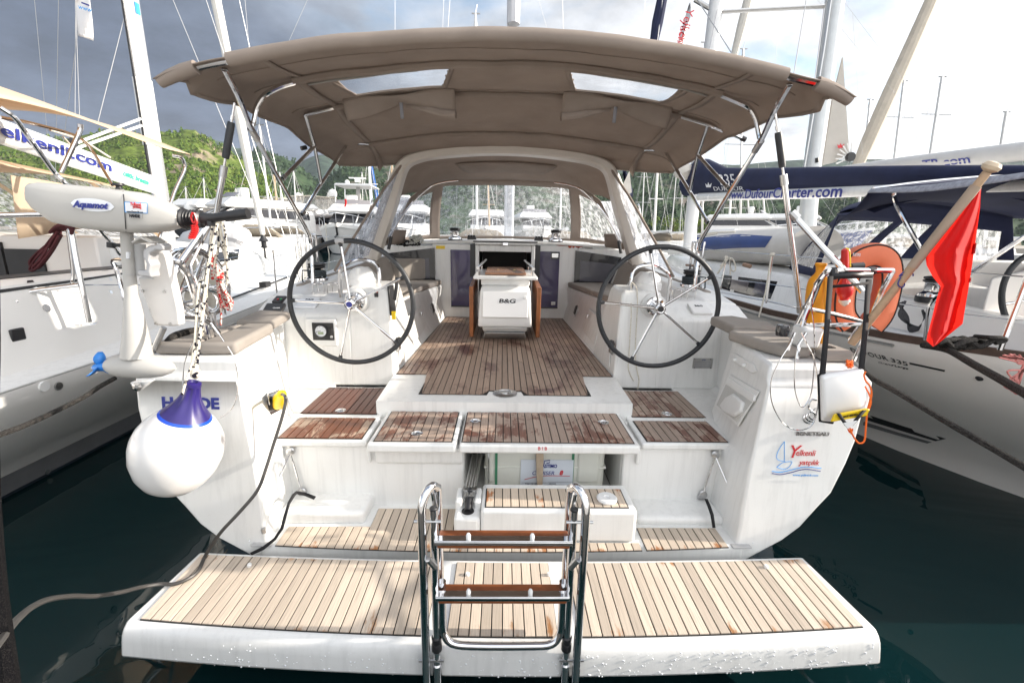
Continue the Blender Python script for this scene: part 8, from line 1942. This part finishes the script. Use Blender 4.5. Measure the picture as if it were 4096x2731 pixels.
for yy, hb, zd, wb in ((14, .05, 1.5, .02), (16.5, 1.2, 1.35, .6), (20, 1.9, 1.2, 1.5), (25, 1.6, 1.1, 1.2)):
    rr.append([(13-hb, yy, zd), (13-wb, yy, .05), (13, yy, -.4), (13+wb, yy, .05), (13+hb, yy, zd)])
obj('hull', MB().loft(rr), ygel, N2)
N3 = thing('sailboat', 'sailboat with a grey furled jib crossing the spreader of the starboard mast', 'sailboat', loc=(9, 26, 0))
obj('furled_jib', MB().tube([P(2932, 240, y=25), P(2965, 110, y=25), P(3000, -30, y=25), P(3020, -120, y=25)], [.16, .22, .22, .2], 10), greyj, N3)
obj('hull', MB().loft([[(9-hb, yy, zd), (9-wb, yy, .05), (9, yy, -.4), (9+wb, yy, .05), (9+hb, yy, zd)] for yy, hb, zd, wb in ((21, .05, 1.5, .02), (24, 1.5, 1.3, 1), (30, 1.6, 1.1, 1.2))]), ygel, N3)
N4 = thing('sailboat', 'sailboat with a navy furled jib just right of our mast', 'sailboat', loc=(6, 24, 0))
obj('furled_jib', MB().tube([P(2612, 190, y=22), P(2630, 90, y=22), P(2648, 0, y=22), P(2665, -90, y=22)], [.17, .24, .22, .2], 10), navy, N4)
obj('jib_sheet', MB().tube([P(2628, 180, y=21.8), P(2650, 0, y=21.8)], .02, 5), ygel, N4)
obj('hull', MB().loft([[(6-hb, yy, zd), (6-wb, yy, .05), (6, yy, -.4), (6+wb, yy, .05), (6+hb, yy, zd)] for yy, hb, zd, wb in ((18, .05, 1.5, .02), (21, 1.5, 1.3, 1), (28, 1.6, 1.1, 1.2))]), ygel, N4)
pn = MB().grid(lambda u, v: P(2756-52*u+(6+34*u)*v+(6 if v > .5 else 0)*math.sin(6*u), 15+190*u-6*v, y=16+.3*math.sin(5*u+3*v)), 14, 6)
o = tag(obj('pennant', pn, pm('flag_white', ()), solid=.004), 'tall white pennant with red lettering above the bimini', 'flag')
pa, pb_ = P(2745, 100, y=15.6), P(2722, 188, y=15.6)
text('lettering', 'Yelkenli', frame(P(2738, 120, y=15.5), (pb_-pa), (.98, 0, .2)), .36, redink, o); text('lettering', 'yachting', frame(P(2722, 165, y=15.5), (pb_-pa), (.98, 0, .2)), .34, redink, o)
# loose stays and halyards crossing the open sky, each belonging to a boat above
wires = [((2580, 0), (2577, 140), 24), ((2250, 0), (2254, 142), 26), ((2155, 0), (2195, 140), 20), ((1580, 0), (1580, 150), 20), ((1230, 0), (1145, 190), 14), ((1800, 0), (1790, 140), 30), ((1775, 0), (1770, 140), 30), ((3810, 0), (3690, 540), 16), ((3370, 0), (3690, 420), 17), ((3270, 0), (3800, 640), 17), ((3410, 50), (3450, 620), 15), ((3120, 0), (3100, 270), 15), ((980, 0), (1000, 235), 13), ((4096, 440), (4040, 650), 14)]
for i, (a, c, y) in enumerate(wires):
    obj('stay', MB().tube([P(*a, y=y), P(*c, y=y)], .55/F_*y, 4), pm('wire_far', ()), N1 if i > 6 else N4)

# ---- the air over the bay: far hills fade towards blue
hz, ht_, hb_ = newmat('haze'); ht_.nodes.remove(hb_)
vo = ht_.nodes.new('ShaderNodeVolumePrincipled'); vo.inputs['Color'].default_value = (.80, .88, 1.0, 1); vo.inputs['Density'].default_value = HAZE; vo.inputs['Anisotropy'].default_value = 0.0
ht_.links.new(vo.outputs[0], [n for n in ht_.nodes if n.type == 'OUTPUT_MATERIAL'][0].inputs['Volume'])
if HAZE > 0: obj('haze', MB().box(-2900, 2900, -55, 1500, -4, 215), hz, None, kind='stuff', smooth=False)
